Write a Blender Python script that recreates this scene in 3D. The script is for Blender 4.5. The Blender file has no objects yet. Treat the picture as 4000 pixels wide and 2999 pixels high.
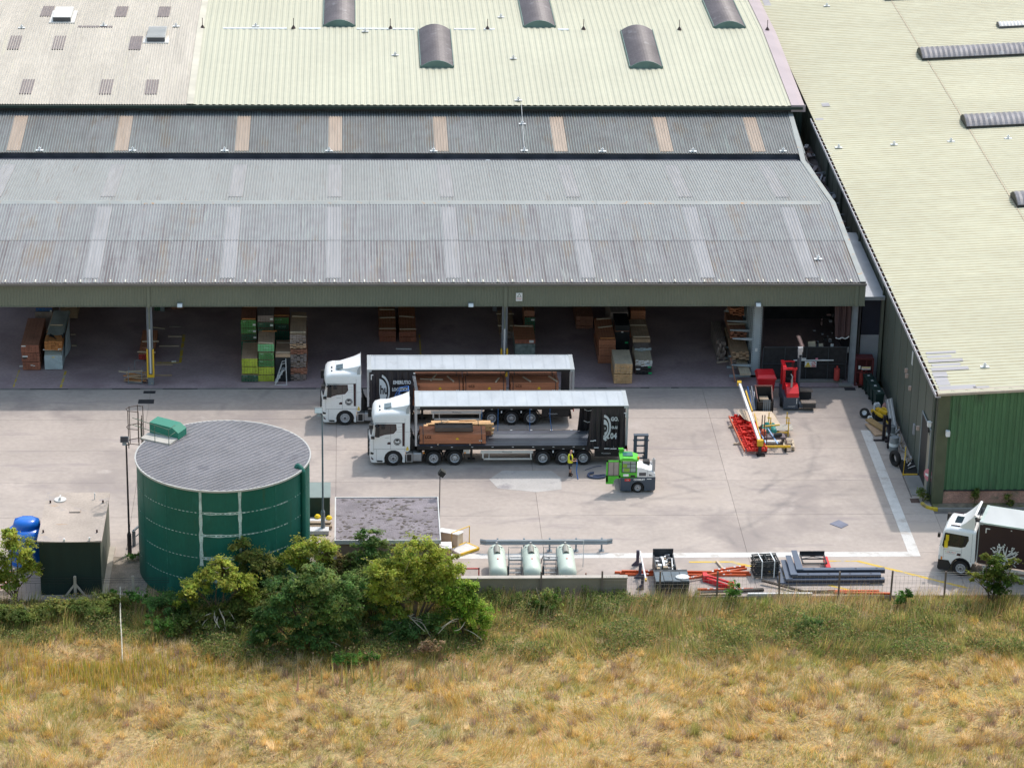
import bpy, bmesh, math, random
import numpy as np
from mathutils import Vector, Matrix, Quaternion, Euler
random.seed(7); rng = np.random.default_rng(11)
scene = bpy.context.scene
C = scene.collection
R = math.radians
# ------------------------------------------------------------------ camera, sky, sun, exposure
cam_d = bpy.data.cameras.new('camera'); cam = bpy.data.objects.new('camera', cam_d); C.objects.link(cam)
def _cam(pitch, yaw, roll, h):
    f = Vector((math.sin(yaw)*math.cos(pitch), math.cos(yaw)*math.cos(pitch), -math.sin(pitch)))
    r = Vector((math.cos(yaw), -math.sin(yaw), 0)); u = r.cross(f)
    r2 = r*math.cos(roll)+u*math.sin(roll); u2 = -r*math.sin(roll)+u*math.cos(roll)
    m = Matrix((r2, u2, -f)).transposed().to_4x4(); m.translation = (0, 0, h); return m
cam.matrix_world = _cam(R(22.513655), R(3.226024), R(1.104483), 80.471)
cam_d.sensor_fit = 'HORIZONTAL'; cam_d.sensor_width = 36.0; cam_d.lens = 36*12038.67/4000
cam_d.clip_start = 1.0; cam_d.clip_end = 6000
scene.camera = cam
SUN = Vector((.38, .49, 1.0)).normalized()
w = bpy.data.worlds.new('World'); scene.world = w; w.use_nodes = True
nt = w.node_tree; bg = nt.nodes['Background']
sky = nt.nodes.new('ShaderNodeTexSky'); sky.sky_type = 'NISHITA'; sky.sun_disc = False
sky.sun_elevation = math.asin(SUN.z); sky.sun_rotation = math.atan2(SUN.x, SUN.y)
sky.altitude = 50; sky.air_density = 2.5; sky.dust_density = 4.0; sky.ozone_density = 3.5
nt.links.new(sky.outputs[0], bg.inputs[0]); bg.inputs[1].default_value = 0.15
sd = bpy.data.lights.new('sun', 'SUN'); sun = bpy.data.objects.new('sun', sd); C.objects.link(sun)
sd.energy = 2.0; sd.angle = R(1.2); sd.color = (1.0, .945, .88)
sun.rotation_euler = (-SUN).to_track_quat('-Z', 'Y').to_euler(); sun.location = (40, 60, 160)
vs = scene.view_settings
scene.display_settings.display_device = 'sRGB'
vs.view_transform = 'Standard'; vs.look = 'None'; vs.gamma = 1; vs.use_curve_mapping = False; vs.exposure = 0.40
scene.cycles.max_bounces = 6; scene.cycles.diffuse_bounces = 3; scene.cycles.glossy_bounces = 2
scene.cycles.transparent_max_bounces = 8

# ------------------------------------------------------------------ materials
def M(name, col, rough=.65, metal=0., var=.15, vs=1.2, stretch=(1, 1, 1), rnd=0., spots=None, bump=0., bs=25., spec=.4, attr=None, fine=0., transl=0., lines=None):
    m = bpy.data.materials.new(name); m.use_nodes = True
    t = m.node_tree; N = t.nodes; L = t.links; b = N['Principled BSDF']
    b.inputs['Roughness'].default_value = rough; b.inputs['Metallic'].default_value = metal
    b.inputs['Specular IOR Level'].default_value = spec
    geo = N.new('ShaderNodeNewGeometry'); mp = N.new('ShaderNodeMapping'); mp.inputs['Scale'].default_value = stretch
    L.new(geo.outputs['Position'], mp.inputs['Vector'])
    if attr:
        a = N.new('ShaderNodeAttribute'); a.attribute_name = attr; cs = a.outputs['Color']
    else:
        rgb = N.new('ShaderNodeRGB'); rgb.outputs[0].default_value = (*col, 1); cs = rgb.outputs[0]
    def noise(sc, det=4.):
        n = N.new('ShaderNodeTexNoise'); n.inputs['Scale'].default_value = sc; n.inputs['Detail'].default_value = det
        L.new(mp.outputs[0], n.inputs['Vector']); return n.outputs['Fac']
    def mulv(c, fac, lo, hi):
        mr = N.new('ShaderNodeMapRange'); mr.inputs[1].default_value = .3; mr.inputs[2].default_value = .7
        mr.inputs[3].default_value = lo; mr.inputs[4].default_value = hi; L.new(fac, mr.inputs[0])
        v = N.new('ShaderNodeVectorMath'); v.operation = 'SCALE'; L.new(c, v.inputs[0]); L.new(mr.outputs[0], v.inputs['Scale']); return v.outputs[0]
    if var: cs = mulv(cs, noise(vs), 1-var, 1+var)
    if fine: cs = mulv(cs, noise(vs*14, 3.), 1-fine, 1+fine)
    if rnd:
        oi = N.new('ShaderNodeObjectInfo'); mr = N.new('ShaderNodeMapRange'); mr.inputs[3].default_value = 1-rnd; mr.inputs[4].default_value = 1+rnd
        L.new(oi.outputs['Random'], mr.inputs[0]); v = N.new('ShaderNodeVectorMath'); v.operation = 'SCALE'
        L.new(cs, v.inputs[0]); L.new(mr.outputs[0], v.inputs['Scale']); cs = v.outputs[0]
    for (sc_col, sc, thr, st) in (spots or []):
        mp2 = N.new('ShaderNodeMapping'); mp2.inputs['Scale'].default_value = st; L.new(geo.outputs['Position'], mp2.inputs['Vector'])
        n = N.new('ShaderNodeTexNoise'); n.inputs['Scale'].default_value = sc; n.inputs['Detail'].default_value = 5.; n.inputs['Roughness'].default_value = .65
        L.new(mp2.outputs[0], n.inputs['Vector'])
        mr = N.new('ShaderNodeMapRange'); mr.inputs[1].default_value = thr; mr.inputs[2].default_value = thr+.12; L.new(n.outputs['Fac'], mr.inputs[0])
        mx = N.new('ShaderNodeMix'); mx.data_type = 'RGBA'; L.new(mr.outputs[0], mx.inputs[0]); L.new(cs, mx.inputs[6]); mx.inputs[7].default_value = (*sc_col, 1); cs = mx.outputs[2]
    if lines:   # coloured stripes on ribs and bows, dirt on the cream roofs: (axis, period, offset, half width, colour, strength)
        ax, per, off, hw, lc, st = lines; sp = N.new('ShaderNodeSeparateXYZ'); L.new(geo.outputs['Position'], sp.inputs[0])
        a = N.new('ShaderNodeMath'); a.operation = 'SUBTRACT'; L.new(sp.outputs[ax], a.inputs[0]); a.inputs[1].default_value = off
        pp = N.new('ShaderNodeMath'); pp.operation = 'PINGPONG'; L.new(a.outputs[0], pp.inputs[0]); pp.inputs[1].default_value = per/2
        mr = N.new('ShaderNodeMapRange'); mr.inputs[1].default_value = hw*.5; mr.inputs[2].default_value = hw; mr.inputs[3].default_value = st; mr.inputs[4].default_value = 0; L.new(pp.outputs[0], mr.inputs[0])
        nz = N.new('ShaderNodeTexNoise'); nz.inputs['Scale'].default_value = .9; L.new(geo.outputs['Position'], nz.inputs['Vector']); q = N.new('ShaderNodeMapRange'); q.inputs[1].default_value = .3; q.inputs[2].default_value = .6; q.inputs[3].default_value = .45; L.new(nz.outputs['Fac'], q.inputs[0])
        mu = N.new('ShaderNodeMath'); mu.operation = 'MULTIPLY'; L.new(mr.outputs[0], mu.inputs[0]); L.new(q.outputs[0], mu.inputs[1])
        mx = N.new('ShaderNodeMix'); mx.data_type = 'RGBA'; L.new(mu.outputs[0], mx.inputs[0]); L.new(cs, mx.inputs[6]); mx.inputs[7].default_value = (*lc, 1); cs = mx.outputs[2]
    L.new(cs, b.inputs['Base Color'])
    if bump:
        bp = N.new('ShaderNodeBump'); bp.inputs['Strength'].default_value = bump; bp.inputs['Distance'].default_value = .05
        L.new(noise(bs), bp.inputs['Height']); L.new(bp.outputs[0], b.inputs['Normal'])
    if transl:
        tr = N.new('ShaderNodeBsdfTranslucent'); L.new(cs, tr.inputs[0]); ms = N.new('ShaderNodeMixShader'); ms.inputs[0].default_value = transl
        L.new(b.outputs[0], ms.inputs[1]); L.new(tr.outputs[0], ms.inputs[2]); L.new(ms.outputs[0], N['Material Output'].inputs[0])
    m['cs'] = 1
    return m
def arcs(m, items):
    """faint tyre rubber arcs on the slabs: (cx, cy, radius, width, strength)"""
    t = m.node_tree; N = t.nodes; L = t.links; b = N['Principled BSDF']; src = b.inputs['Base Color'].links[0].from_socket
    geo = N.new('ShaderNodeNewGeometry'); nz = N.new('ShaderNodeTexNoise'); nz.inputs['Scale'].default_value = .35; nz.inputs['Detail'].default_value = 6
    L.new(geo.outputs['Position'], nz.inputs['Vector'])
    for cx, cy, r, wd, st in items:
        v = N.new('ShaderNodeVectorMath'); v.operation = 'DISTANCE'; L.new(geo.outputs['Position'], v.inputs[0]); v.inputs[1].default_value = (cx, cy, 0)
        s = N.new('ShaderNodeMath'); s.operation = 'SUBTRACT'; L.new(v.outputs['Value'], s.inputs[0]); s.inputs[1].default_value = r
        a = N.new('ShaderNodeMath'); a.operation = 'ABSOLUTE'; L.new(s.outputs[0], a.inputs[0])
        mr = N.new('ShaderNodeMapRange'); mr.inputs[1].default_value = 0; mr.inputs[2].default_value = wd; mr.inputs[3].default_value = st; mr.inputs[4].default_value = 0
        L.new(a.outputs[0], mr.inputs[0])
        q = N.new('ShaderNodeMapRange'); q.inputs[1].default_value = .45; q.inputs[2].default_value = .6; L.new(nz.outputs['Fac'], q.inputs[0])
        mu = N.new('ShaderNodeMath'); mu.operation = 'MULTIPLY'; L.new(mr.outputs[0], mu.inputs[0]); L.new(q.outputs[0], mu.inputs[1])
        mx = N.new('ShaderNodeMix'); mx.data_type = 'RGBA'; L.new(mu.outputs[0], mx.inputs[0]); L.new(src, mx.inputs[6]); mx.inputs[7].default_value = (.10, .10, .11, 1); src = mx.outputs[2]
    L.new(src, b.inputs['Base Color'])
def glassy(name, col): return M(name, col, rough=.08, var=.0, spec=.8)

# ------------------------------------------------------------------ mesh builder
def catmull(P, n=4):
    out = []
    P = [Vector(p) for p in P]
    for i in range(len(P)-1):
        a, b, c, d = P[max(i-1, 0)], P[i], P[i+1], P[min(i+2, len(P)-1)]
        for k in range(n):
            t = k/n; out.append(.5*((2*b)+(c-a)*t+(2*a-5*b+4*c-d)*t*t+(3*b-a-3*c+d)*t**3))
    out.append(P[-1]); return out
class MB:
    def __init__(s): s.v = []; s.f = []; s.m = []
    def add(s, V, F, mi=0):
        o = len(s.v); s.v += [tuple(p) for p in V]; s.f += [tuple(i+o for i in f) for f in F]; s.m += [mi]*len(F); return s
    def box(s, x0, x1, y0, y1, z0, z1, mi=0, mx=None, end=None):
        V = [(x0,y0,z0),(x1,y0,z0),(x1,y1,z0),(x0,y1,z0),(x0,y0,z1),(x1,y0,z1),(x1,y1,z1),(x0,y1,z1)]
        if mx is not None: V = [tuple(mx @ Vector(p)) for p in V]
        F = [(0,3,2,1),(4,5,6,7),(0,1,5,4),(1,2,6,5),(2,3,7,6),(3,0,4,7)]
        s.add(V, F, mi)
        if end is not None: s.m[-4] = end
        return s
    def beam(s, a, b, w, h, mi=0, up=(0, 0, 1)):
        a, b = Vector(a), Vector(b); d = (b-a); L = d.length; d.normalize()
        u = Vector(up)
        if abs(d.dot(u)) > .98: u = Vector((0, 1, 0))
        x = d.cross(u).normalized(); z = x.cross(d)
        mx = Matrix((x, d, z)).transposed().to_4x4(); mx.translation = a
        return s.box(-w/2, w/2, 0, L, -h/2, h/2, mi, mx)
    def cyl(s, a, b, r, r2=None, n=10, mi=0, caps=True):
        a, b = Vector(a), Vector(b); r2 = r if r2 is None else r2
        d = (b-a).normalized(); u = Vector((0, 0, 1)) if abs(d.z) < .9 else Vector((1, 0, 0))
        x = d.cross(u).normalized(); y = d.cross(x)
        V = []
        for p, q in ((a, r), (b, r2)):
            for i in range(n):
                t = 2*math.pi*i/n; V.append(p+x*q*math.cos(t)+y*q*math.sin(t))
        F = [(i, (i+1) % n, n+(i+1) % n, n+i) for i in range(n)]
        if caps: F += [tuple(range(n-1, -1, -1)), tuple(range(n, 2*n))]
        return s.add(V, [tuple(reversed(f)) for f in F], mi)
    def tube(s, P, r, n=6, mi=0, r2=None):
        P = [Vector(p) for p in P]; V = []; F = []; N = len(P)
        for k, p in enumerate(P):
            d = (P[min(k+1, N-1)]-P[max(k-1, 0)]).normalized(); u = Vector((0, 0, 1)) if abs(d.z) < .9 else Vector((1, 0, 0))
            x = d.cross(u).normalized(); y = d.cross(x); q = r if r2 is None else r+(r2-r)*k/(N-1)
            V += [p+x*q*math.cos(2*math.pi*i/n)+y*q*math.sin(2*math.pi*i/n) for i in range(n)]
        for k in range(N-1):
            for i in range(n): F.append((k*n+i, k*n+n+i, k*n+n+(i+1) % n, k*n+(i+1) % n))
        F += [tuple(range(n)), tuple(range((N-1)*n+n-1, (N-1)*n-1, -1))]
        return s.add(V, F, mi)
    def prism(s, pts, axis, a, b, mi=0):
        """extrude 2D polygon: axis 'y' -> pts (x,z); 'x' -> pts (y,z); 'z' -> pts (x,y)"""
        n = len(pts); ar = sum(pts[i][0]*pts[(i+1) % n][1]-pts[(i+1) % n][0]*pts[i][1] for i in range(n))
        if ar < 0: pts = pts[::-1]
        def P(p, t): return (p[0], t, p[1]) if axis == 'y' else ((t, p[0], p[1]) if axis == 'x' else (p[0], p[1], t))
        if a > b: a, b = b, a
        V = [P(p, a) for p in pts]+[P(p, b) for p in pts]
        F = [tuple(range(n-1, -1, -1)), tuple(range(n, 2*n))]+[(i, (i+1) % n, n+(i+1) % n, n+i) for i in range(n)]
        if axis == 'y': F = [tuple(reversed(f)) for f in F]
        return s.add(V, F, mi)
    def lathe(s, prof, n=20, mx=None, mi=0, close=False):
        V = []; F = []; K = len(prof)
        for i in range(n):
            t = 2*math.pi*i/n
            for r, z in prof:
                p = Vector((r*math.cos(t), r*math.sin(t), z)); V.append(mx @ p if mx is not None else p)
        for i in range(n):
            j = (i+1) % n
            for k in range(K-1): F.append((i*K+k, j*K+k, j*K+k+1, i*K+k+1))
        return s.add(V, F, mi)
    def loft(s, rings, mi=0, closed=True, caps=True):
        n = len(rings[0]); V = [p for r in rings for p in r]; F = []
        for k in range(len(rings)-1):
            for i in range(n if closed else n-1):
                j = (i+1) % n; F.append((k*n+i, k*n+j, (k+1)*n+j, (k+1)*n+i))
        if caps and closed: F += [tuple(range(n-1, -1, -1)), tuple(range((len(rings)-1)*n, len(rings)*n))]
        return s.add(V, F, mi)
    def grid(s, fn, nu, nv, mi=0):
        V = [fn(i/nu, j/nv) for j in range(nv+1) for i in range(nu+1)]
        F = [(j*(nu+1)+i, j*(nu+1)+i+1, (j+1)*(nu+1)+i+1, (j+1)*(nu+1)+i) for j in range(nv) for i in range(nu)]
        return s.add(V, F, mi)
    def mesh(s, name, mats, smooth=None):
        me = bpy.data.meshes.new(name); me.from_pydata(s.v, [], s.f)
        for m in (mats if isinstance(mats, (list, tuple)) else [mats]): me.materials.append(m)
        if any(s.m): me.polygons.foreach_set('material_index', s.m)
        if smooth is not None:
            me.polygons.foreach_set('use_smooth', [True]*len(me.polygons)); me.set_sharp_from_angle(angle=R(smooth))
        me.update(); return me
    def build(s, name, mats, parent=None, loc=None, rot=None, smooth=None, fixn=False, **kw):
        me = s.mesh(name, mats, smooth)
        if fixn:
            bm = bmesh.new(); bm.from_mesh(me); bmesh.ops.recalc_face_normals(bm, faces=bm.faces[:]); bm.to_mesh(me); bm.free()
        return link(name, me, parent, loc, rot, **kw)
def link(name, me, parent=None, loc=None, rot=None, **kw):
    o = bpy.data.objects.new(name, me); C.objects.link(o)
    if parent is not None: o.parent = parent
    if loc is not None: o.location = loc
    if rot is not None: o.rotation_euler = rot if hasattr(rot, '__len__') else (0, 0, rot)
    for k, v in kw.items():
        if v is not None: o[{'cat': 'category'}.get(k, k)] = v
    return o
def thing(name, label, cat, loc=(0, 0, 0), rotz=0, group=None, kind=None):
    o = bpy.data.objects.new(name, None); C.objects.link(o); o.location = loc; o.rotation_euler = (0, 0, rotz)
    o.empty_display_size = .2; o['label'] = label; o['category'] = cat
    if group: o['group'] = group
    if kind: o['kind'] = kind
    return o
def struct(name, kind='structure'):
    o = bpy.data.objects.new(name, None); C.objects.link(o); o['kind'] = kind; return o
def dup(root, loc, rotz=0, label=None):
    r = root.copy(); C.objects.link(r); r.location = loc; r.rotation_euler = (0, 0, rotz)
    if label: r['label'] = label
    for ch in list(root.children):
        c = ch.copy(); C.objects.link(c); c.parent = r
        for g in ch.children:
            d = g.copy(); C.objects.link(d); d.parent = c
    return r
def text_mesh(body, size, bold=0.0, spacing=1.0):
    cu = bpy.data.curves.new('txt', 'FONT'); cu.body = body; cu.size = size; cu.offset = bold; cu.align_x = 'CENTER'; cu.align_y = 'CENTER'
    cu.space_character = spacing; cu.resolution_u = 2
    o = bpy.data.objects.new('txt', cu); C.objects.link(o)
    me = bpy.data.meshes.new_from_object(o); bpy.data.objects.remove(o); return me
def text(name, body, size, loc, mat, parent, face='-y', bold=0., warp=None, rotz=0., spacing=1., sx=1.):
    """flat lettering standing a few mm proud; face '-y' = upright facing -Y; warp(x)->y offset"""
    me = text_mesh(body, size, bold, spacing)
    for v in me.vertices:
        x, y = v.co.x*sx, v.co.y
        if face == '-y': v.co = (x+loc[0], (warp(x+loc[0], y+loc[2]) if warp else loc[1]), y+loc[2])
        elif face == '-x': v.co = (loc[0], -x+loc[1], y+loc[2])
        elif face == '+z': v.co = (x+loc[0], y+loc[1], loc[2])
    me.materials.clear(); me.materials.append(mat)
    return link(name, me, parent)
def disc(mb, cx, cz, r, y, n=24, mi=0, warp=None, r0=0.):
    V = []; F = []
    for i in range(n):
        t = 2*math.pi*i/n
        for q in (r0, r):
            x, z = cx+q*math.cos(t), cz+q*math.sin(t); V.append((x, warp(x, z) if warp else y, z))
    for i in range(n):
        j = (i+1) % n; F.append((2*i, 2*i+1, 2*j+1, 2*j))
    return mb.add(V, F, mi)
# ------------------------------------------------------------------ ground, yard
m_soil = M('soil', (.20, .15, .09), .95, var=.35, vs=.6, fine=.3, spots=[((.12, .13, .05), .5, .52, (1, 1, 1))])
m_far = M('far_field', (.22, .20, .10), .95, var=.3, vs=.02, fine=.3)
m_joint = M('joint_dirt', (.17, .15, .14), .95)
m_conc = M('yard_concrete', (.405, .348, .315), .85, var=.10, vs=.22, rnd=.045, fine=.06, bump=.15, bs=12,
           spots=[((.305, .262, .245), .12, .52, (1, 1, 1)), ((.27, .235, .225), .9, .70, (1, 1, 1)), ((.46, .40, .37), .35, .62, (1, 1, 1)), ((.32, .275, .265), .5, .57, (.25, 1.6, 1)), ((.42, .36, .32), .16, .56, (.6, 1.2, 1)), ((.20, .18, .18), 2.2, .70, (1, 1, 1))])
arcs(m_conc, [(10.5, 185, 17.8, .30, 0.260), (10.5, 185, 19.7, .35, 0.236), (30.5, 190, 14.5, .35, 0.248), (30.5, 190, 16.4, .35, 0.223), (22, 188, 11.2, .9, 0.124), (33, 171.5, 8.5, .25, 0.248), (33, 171.5, 10.3, .25, 0.223), (-18, 190, 16, .5, 0.136), (-18, 190, 17.9, .5, 0.136), (27, 160, 17, .30, 0.211), (27, 160, 18.9, .30, 0.186), (20, 196, 21, .35, 0.186), (20, 196, 22.9, .35, 0.161), (26.5, 184, 4.2, .25, 0.186), (14, 160, 12.5, .3, 0.186), (14, 160, 14.4, .3, 0.186)])
m_white = M('white_paint', (.60, .585, .57), .7, var=.10, vs=1.5, fine=.12, spots=[((.45, .41, .38), .9, .54, (1, 1, 1))])
m_yellow_line = M('yellow_paint', (.62, .42, .05), .7, var=.1, fine=.1, spots=[((.40, .36, .32), 1.6, .50, (1, 1, 1))])
m_black = M('black_rubber', (.018, .018, .019), .8, var=.2)
m_dark = M('dark_steel', (.03, .032, .035), .55, var=.2)
ground = MB().box(-2500, 2500, -500, 4000, -.9, -.62).build('ground', m_far, kind='structure')
yard = struct('yard')
MB().box(-38.4, 60.0, 161.35, 193.05, -.30, -.055).build('yard_base', m_joint, yard)
XJ = [-38.3, -25.9, -13.53, -1.0, 11.55, 23.85, 36.25, 48.5, 60]; YJ = [161.3, 162.35, 167.1, 172.62, 177.78, 182.78, 187.85, 193.0]
slab_me = {}
for i in range(len(XJ)-1):
    for j in range(len(YJ)-1):
        if XJ[i] >= 36 and YJ[j] >= 172.6: continue
        sx, sy = XJ[i+1]-XJ[i], YJ[j+1]-YJ[j]; k = (round(sx, 2), round(sy, 2))
        if k not in slab_me: slab_me[k] = MB().box(-sx/2+.009, sx/2-.009, -sy/2+.009, sy/2-.009, -.2, 0).mesh('concrete_slab', m_conc)
        link('concrete_slab', slab_me[k], yard, ((XJ[i]+XJ[i+1])/2, (YJ[j]+YJ[j+1])/2, -.001*((i*3+j) % 3)))
# pavement right of the yard, along the gable of the green building
pave = struct('pavement')
m_kerb = M('kerb_concrete', (.26, .25, .24), .9, var=.2, vs=.8)
m_kerby = M('kerb_yellow', (.62, .45, .04), .8, var=.2, spots=[((.3, .22, .1), 1.5, .52, (1, 1, 1))])
MB().box(36.3, 60, 173.25, 174.1, -.1, .10).build('verge_bed', M('verge_soil', (.20, .17, .13), .95, var=.4, vs=2, spots=[((.14, .14, .06), 1.2, .5, (1, 1, 1))]), pave)
for k in range(12): MB().box(36.55+k*.93, 36.55+k*.93+.91, 173.08, 173.24, -.1, .13).build('kerb', m_kerb, pave)
for a in range(4):
    t0 = math.pi*.5*a/4; t1 = math.pi*.5*(a+.95)/4; P = []
    for q, t in ((.82, t0), (.82, t1), (1.02, t1), (1.02, t0)): P.append((36.52-q*math.sin(t)*.9, 174.1-q*math.cos(t)))
    MB().prism(P, 'z', -.1, .14).build('kerb', m_kerby, pave)
# paint on the yard
ln = MB()
ln.box(-0.9+6.5, 34.3, 166.55, 167.22, .001, .005); ln.build('white_line', m_white, yard)
V = [(33.62, 185.7, .009), (34.28, 185.7, .009), (34.36, 167.0, .009), (33.62, 167.23, .009)]
q = MB(); q.prism([(33.62, 185.7), (34.25, 185.7), (34.32, 166.56), (33.64, 166.56)], 'z', .006, .010); q.build('white_line', m_white, yard)
q = MB(); q.prism([(20.2, 166.02), (20.2, 165.85), (22.6, 165.85), (29.9, 161.6), (30.2, 161.6), (22.9, 166.02)], 'z', .001, .005); q.build('yellow_line', m_yellow_line, yard)
q = MB(); q.prism([(28.3, 166.05), (28.3, 165.92), (30.3, 165.88), (36.2, 162.2), (36.6, 162.2), (30.5, 166.0)], 'z', .001, .005); q.build('yellow_line', m_yellow_line, yard)
m_patch = M('new_concrete', (.44, .415, .40), .8, var=.1, vs=.6, fine=.08, spots=[((.27, .25, .26), .45, .55, (1, 1, 1))])
q = MB(); q.prism([(9.6, 179.4), (12.75, 179.35), (13.3, 178.2), (13.2, 176.5), (11.6, 176.1), (9.2, 176.7), (8.7, 178.1)], 'z', .001, .006); q.build('concrete_patch', m_patch, yard)
m_mat = M('slate_mat', (.17, .18, .24), .7, var=.15)
tag_mat = MB(); tag_mat.prism([(29.45, 171.2), (30.1, 171.75), (30.6, 171.05), (30.1, 170.55)], 'z', .002, .03)
tag_mat.build('floor_mat', m_mat, label='blue grey rectangular mat lying alone on the open concrete yard', cat='mat')
# drain slots in front of the shed, grates and manholes
m_hole = M('drain_dark', (.012, .012, .014), .8)
drain = struct('drain_channel')
for a, b in ((-21.65, -19.1), (-16.15, -14.25), (-12.75, -10.4), (-7.0, -2.4), (-1., 1.5), (16.75, 17.35), (19.65, 20.25), (21.75, 22.25)):
    MB().box(a, b, 193.06, 193.16, .001, .006).build('slot', m_hole, drain)
MB().box(20.25, 21.75, 193.06, 193.15, .001, .007).build('slot', M('drain_rail', (.30, .28, .25), .6), drain)
MB().box(-38, 27.5, 192.98, 193.24, -.2, .001).build('channel_edge', M('channel_conc', (.20, .185, .175), .9, var=.2), drain)
for n, (x0, x1, y0, y1) in enumerate(((-14.0, -13.2, 192.3, 192.75), (-14.25, -13.2, 190.55, 191.25), (35.05, 35.62, 174.25, 174.9), (33.6, 34.35, 192.55, 193.0))):
    MB().box(x0, x1, y0, y1, .001, .012).build('manhole_cover', M('rusty_cover', (.10, .06, .05) if n == 2 else (.03, .03, .035), .8, var=.25, vs=4), yard)

# ------------------------------------------------------------------ timber shed (open fronted)
shed = thing('timber_shed', 'long open fronted timber shed with grey ribbed roof and olive green fascia', 'shed', (0, 0, 0))
m_roof = M('grey_roof', (.215, .212, .23), .55, lines=(0, .202, -31+.123, .065, (.30, .345, .35), .62),  var=.13, vs=.16, rnd=.05, stretch=(2.2, .35, 1), fine=.10, spots=[((.155, .135, .155), .9, .54, (3.2, .10, 1)), ((.20, .165, .15), .3, .55, (2.2, .3, 1)), ((.29, .31, .31), .8, .60, (2.5, .2, 1)), ((.40, .20, .07), 2.3, .67, (1, .6, 1))])
m_roof_low = M('grey_roof_stained', (.205, .195, .213), .6, lines=(0, .202, -31+.123, .065, (.29, .33, .335), .62),  var=.14, vs=.2, rnd=.07, stretch=(2.2, .35, 1), fine=.10, spots=[((.125, .105, .12), 1.0, .50, (3.0, .08, 1)), ((.19, .15, .13), .35, .54, (2.2, .3, 1)), ((.31, .325, .325), .9, .60, (2.6, .15, 1)), ((.40, .20, .06), 2.3, .66, (1, .6, 1))])
m_roof_back = M('grey_roof_back', (.25, .255, .265), .55, lines=(0, .202, -31+.123, .065, (.31, .345, .35), .62),  var=.09, vs=.16, rnd=.04, stretch=(2, .3, 1), fine=.08, spots=[((.40, .20, .07), 2.3, .68, (1, .6, 1)), ((.20, .18, .18), .9, .58, (2.5, .12, 1))])
m_roof_dark = M('dark_roof', (.135, .132, .14), .55, lines=(0, .202, -31+.123, .065, (.215, .26, .26), .62),  var=.25, vs=.12, rnd=.06, stretch=(1.6, .4, 1), fine=.15, spots=[((.21, .24, .235), .7, .57, (3., .15, 1)), ((.125, .10, .085), .5, .52, (1.2, .3, 1)), ((.095, .09, .095), 1.1, .56, (2.5, .1, 1))])
m_lightw = M('rooflight_pale', (.30, .30, .32), .45, var=.1, vs=.8, stretch=(4, .4, 1), spots=[((.25, .24, .24), 1.2, .58, (4, .15, 1))])
m_lightt = M('rooflight_tan', (.38, .305, .25), .45, var=.1, vs=.8, stretch=(4, .4, 1), rnd=.06, spots=[((.33, .25, .19), 1., .58, (4, .3, 1))])
m_flash = M('flashing', (.29, .31, .31), .5, var=.1, vs=.6, rnd=.03, spots=[((.42, .2, .06), 1.8, .60, (1, 1, 1))])
m_olive = M('olive_cladding', (.185, .20, .155), .5, var=.06, vs=.5, fine=.05)
m_gut = M('gutter_grey', (.15, .14, .13), .5, var=.1)
m_steel = M('blue_grey_steel', (.26, .29, .33), .45, var=.12, vs=2)
m_guard = M('guard_yellow', (.68, .42, .03), .45, var=.08)
m_pipe = M('white_pipe', (.62, .63, .64), .4, var=.05)
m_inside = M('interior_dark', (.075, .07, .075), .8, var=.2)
m_floor = M('shed_floor', (.38, .285, .295), .8, var=.18, vs=.35, fine=.10, spots=[((.31, .22, .235), .25, .53, (1, 1, 1)), ((.25, .22, .20), .5, .64, (1, 1, 1))])
def rib_sheet(name, W, L, n, h, mat, top=.45):
    """ribbed sheet: x across (W), y along (L), n ribs of height h"""
    V = []; F = []; p = W/n; xs = []
    for i in range(n):
        a = i*p; xs += [(a, 0), (a+p*(1-top)*.55, 0), (a+p*(1-top)*.8, h), (a+p*(1-top)*.8+p*top*.75, h)]
    xs.append((W, 0))
    for y in (0, L): V += [(x-W/2, y, z) for x, z in xs]
    k = len(xs); F = [(i, i+1, k+i+1, k+i) for i in range(k-1)]
    return MB().add(V, F).mesh(name, mat)
def row(parent, name, x0, n, W, p0, p1, ribs, h, mat, skip=(), lights=(), lmat=None, lspan=None, dz=0.):
    """a row of sheets from p0=(y,z) to p1=(y,z); sheets centred near a rooflight x get a rooflight let in"""
    L = math.hypot(p1[0]-p0[0], p1[1]-p0[1])+.06; a = math.atan2(p1[1]-p0[1], p1[0]-p0[0])
    me = rib_sheet(name, W, L, ribs, h, mat); lm = None
    for i in range(n):
        xc = x0+W*(i+.5)
        link(name, me, parent, (xc, p0[0], p0[1]+dz), (a, 0, 0))
    if lights:
        l0, l1 = lspan; lm = rib_sheet('rooflight', W*1.02, (l1-l0)*L, ribs, h, lmat)
        for x in lights:
            i = round((x-x0)/W-.5); xc = x0+W*(i+.5)
            link('rooflight', lm, parent, (xc, p0[0]+l0*L*math.cos(a), p0[1]+dz+.028+l0*L*math.sin(a)), (a, 0, 0))
EAVE, LAP, RIDGE, VAL, DLOW, DTOP = (193.28, 7.56), (200.6, 7.89), (207.74, 8.2), (221.55, 6.75), (222.55, 7.0), (230.7, 7.72)
LX = [-25.4, -17.55, -8.7, -.78, 7.2, 15.95, 23.9, 30.85]
row(shed, 'roof_sheet', -31., 65, 1.01, EAVE, LAP, 5, .045, m_roof_low, lights=LX[1:], lmat=m_lightw, lspan=(.1, 1.0))
row(shed, 'roof_sheet', -31., 65, 1.01, LAP, RIDGE, 5, .045, m_roof, lights=LX[1:], lmat=m_lightw, lspan=(0., .86), dz=.02)
row(shed, 'roof_sheet', -31., 65, 1.01, RIDGE, VAL, 5, .045, m_roof_back, lights=LX, lmat=m_lightw, lspan=(.12, .88))
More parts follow.
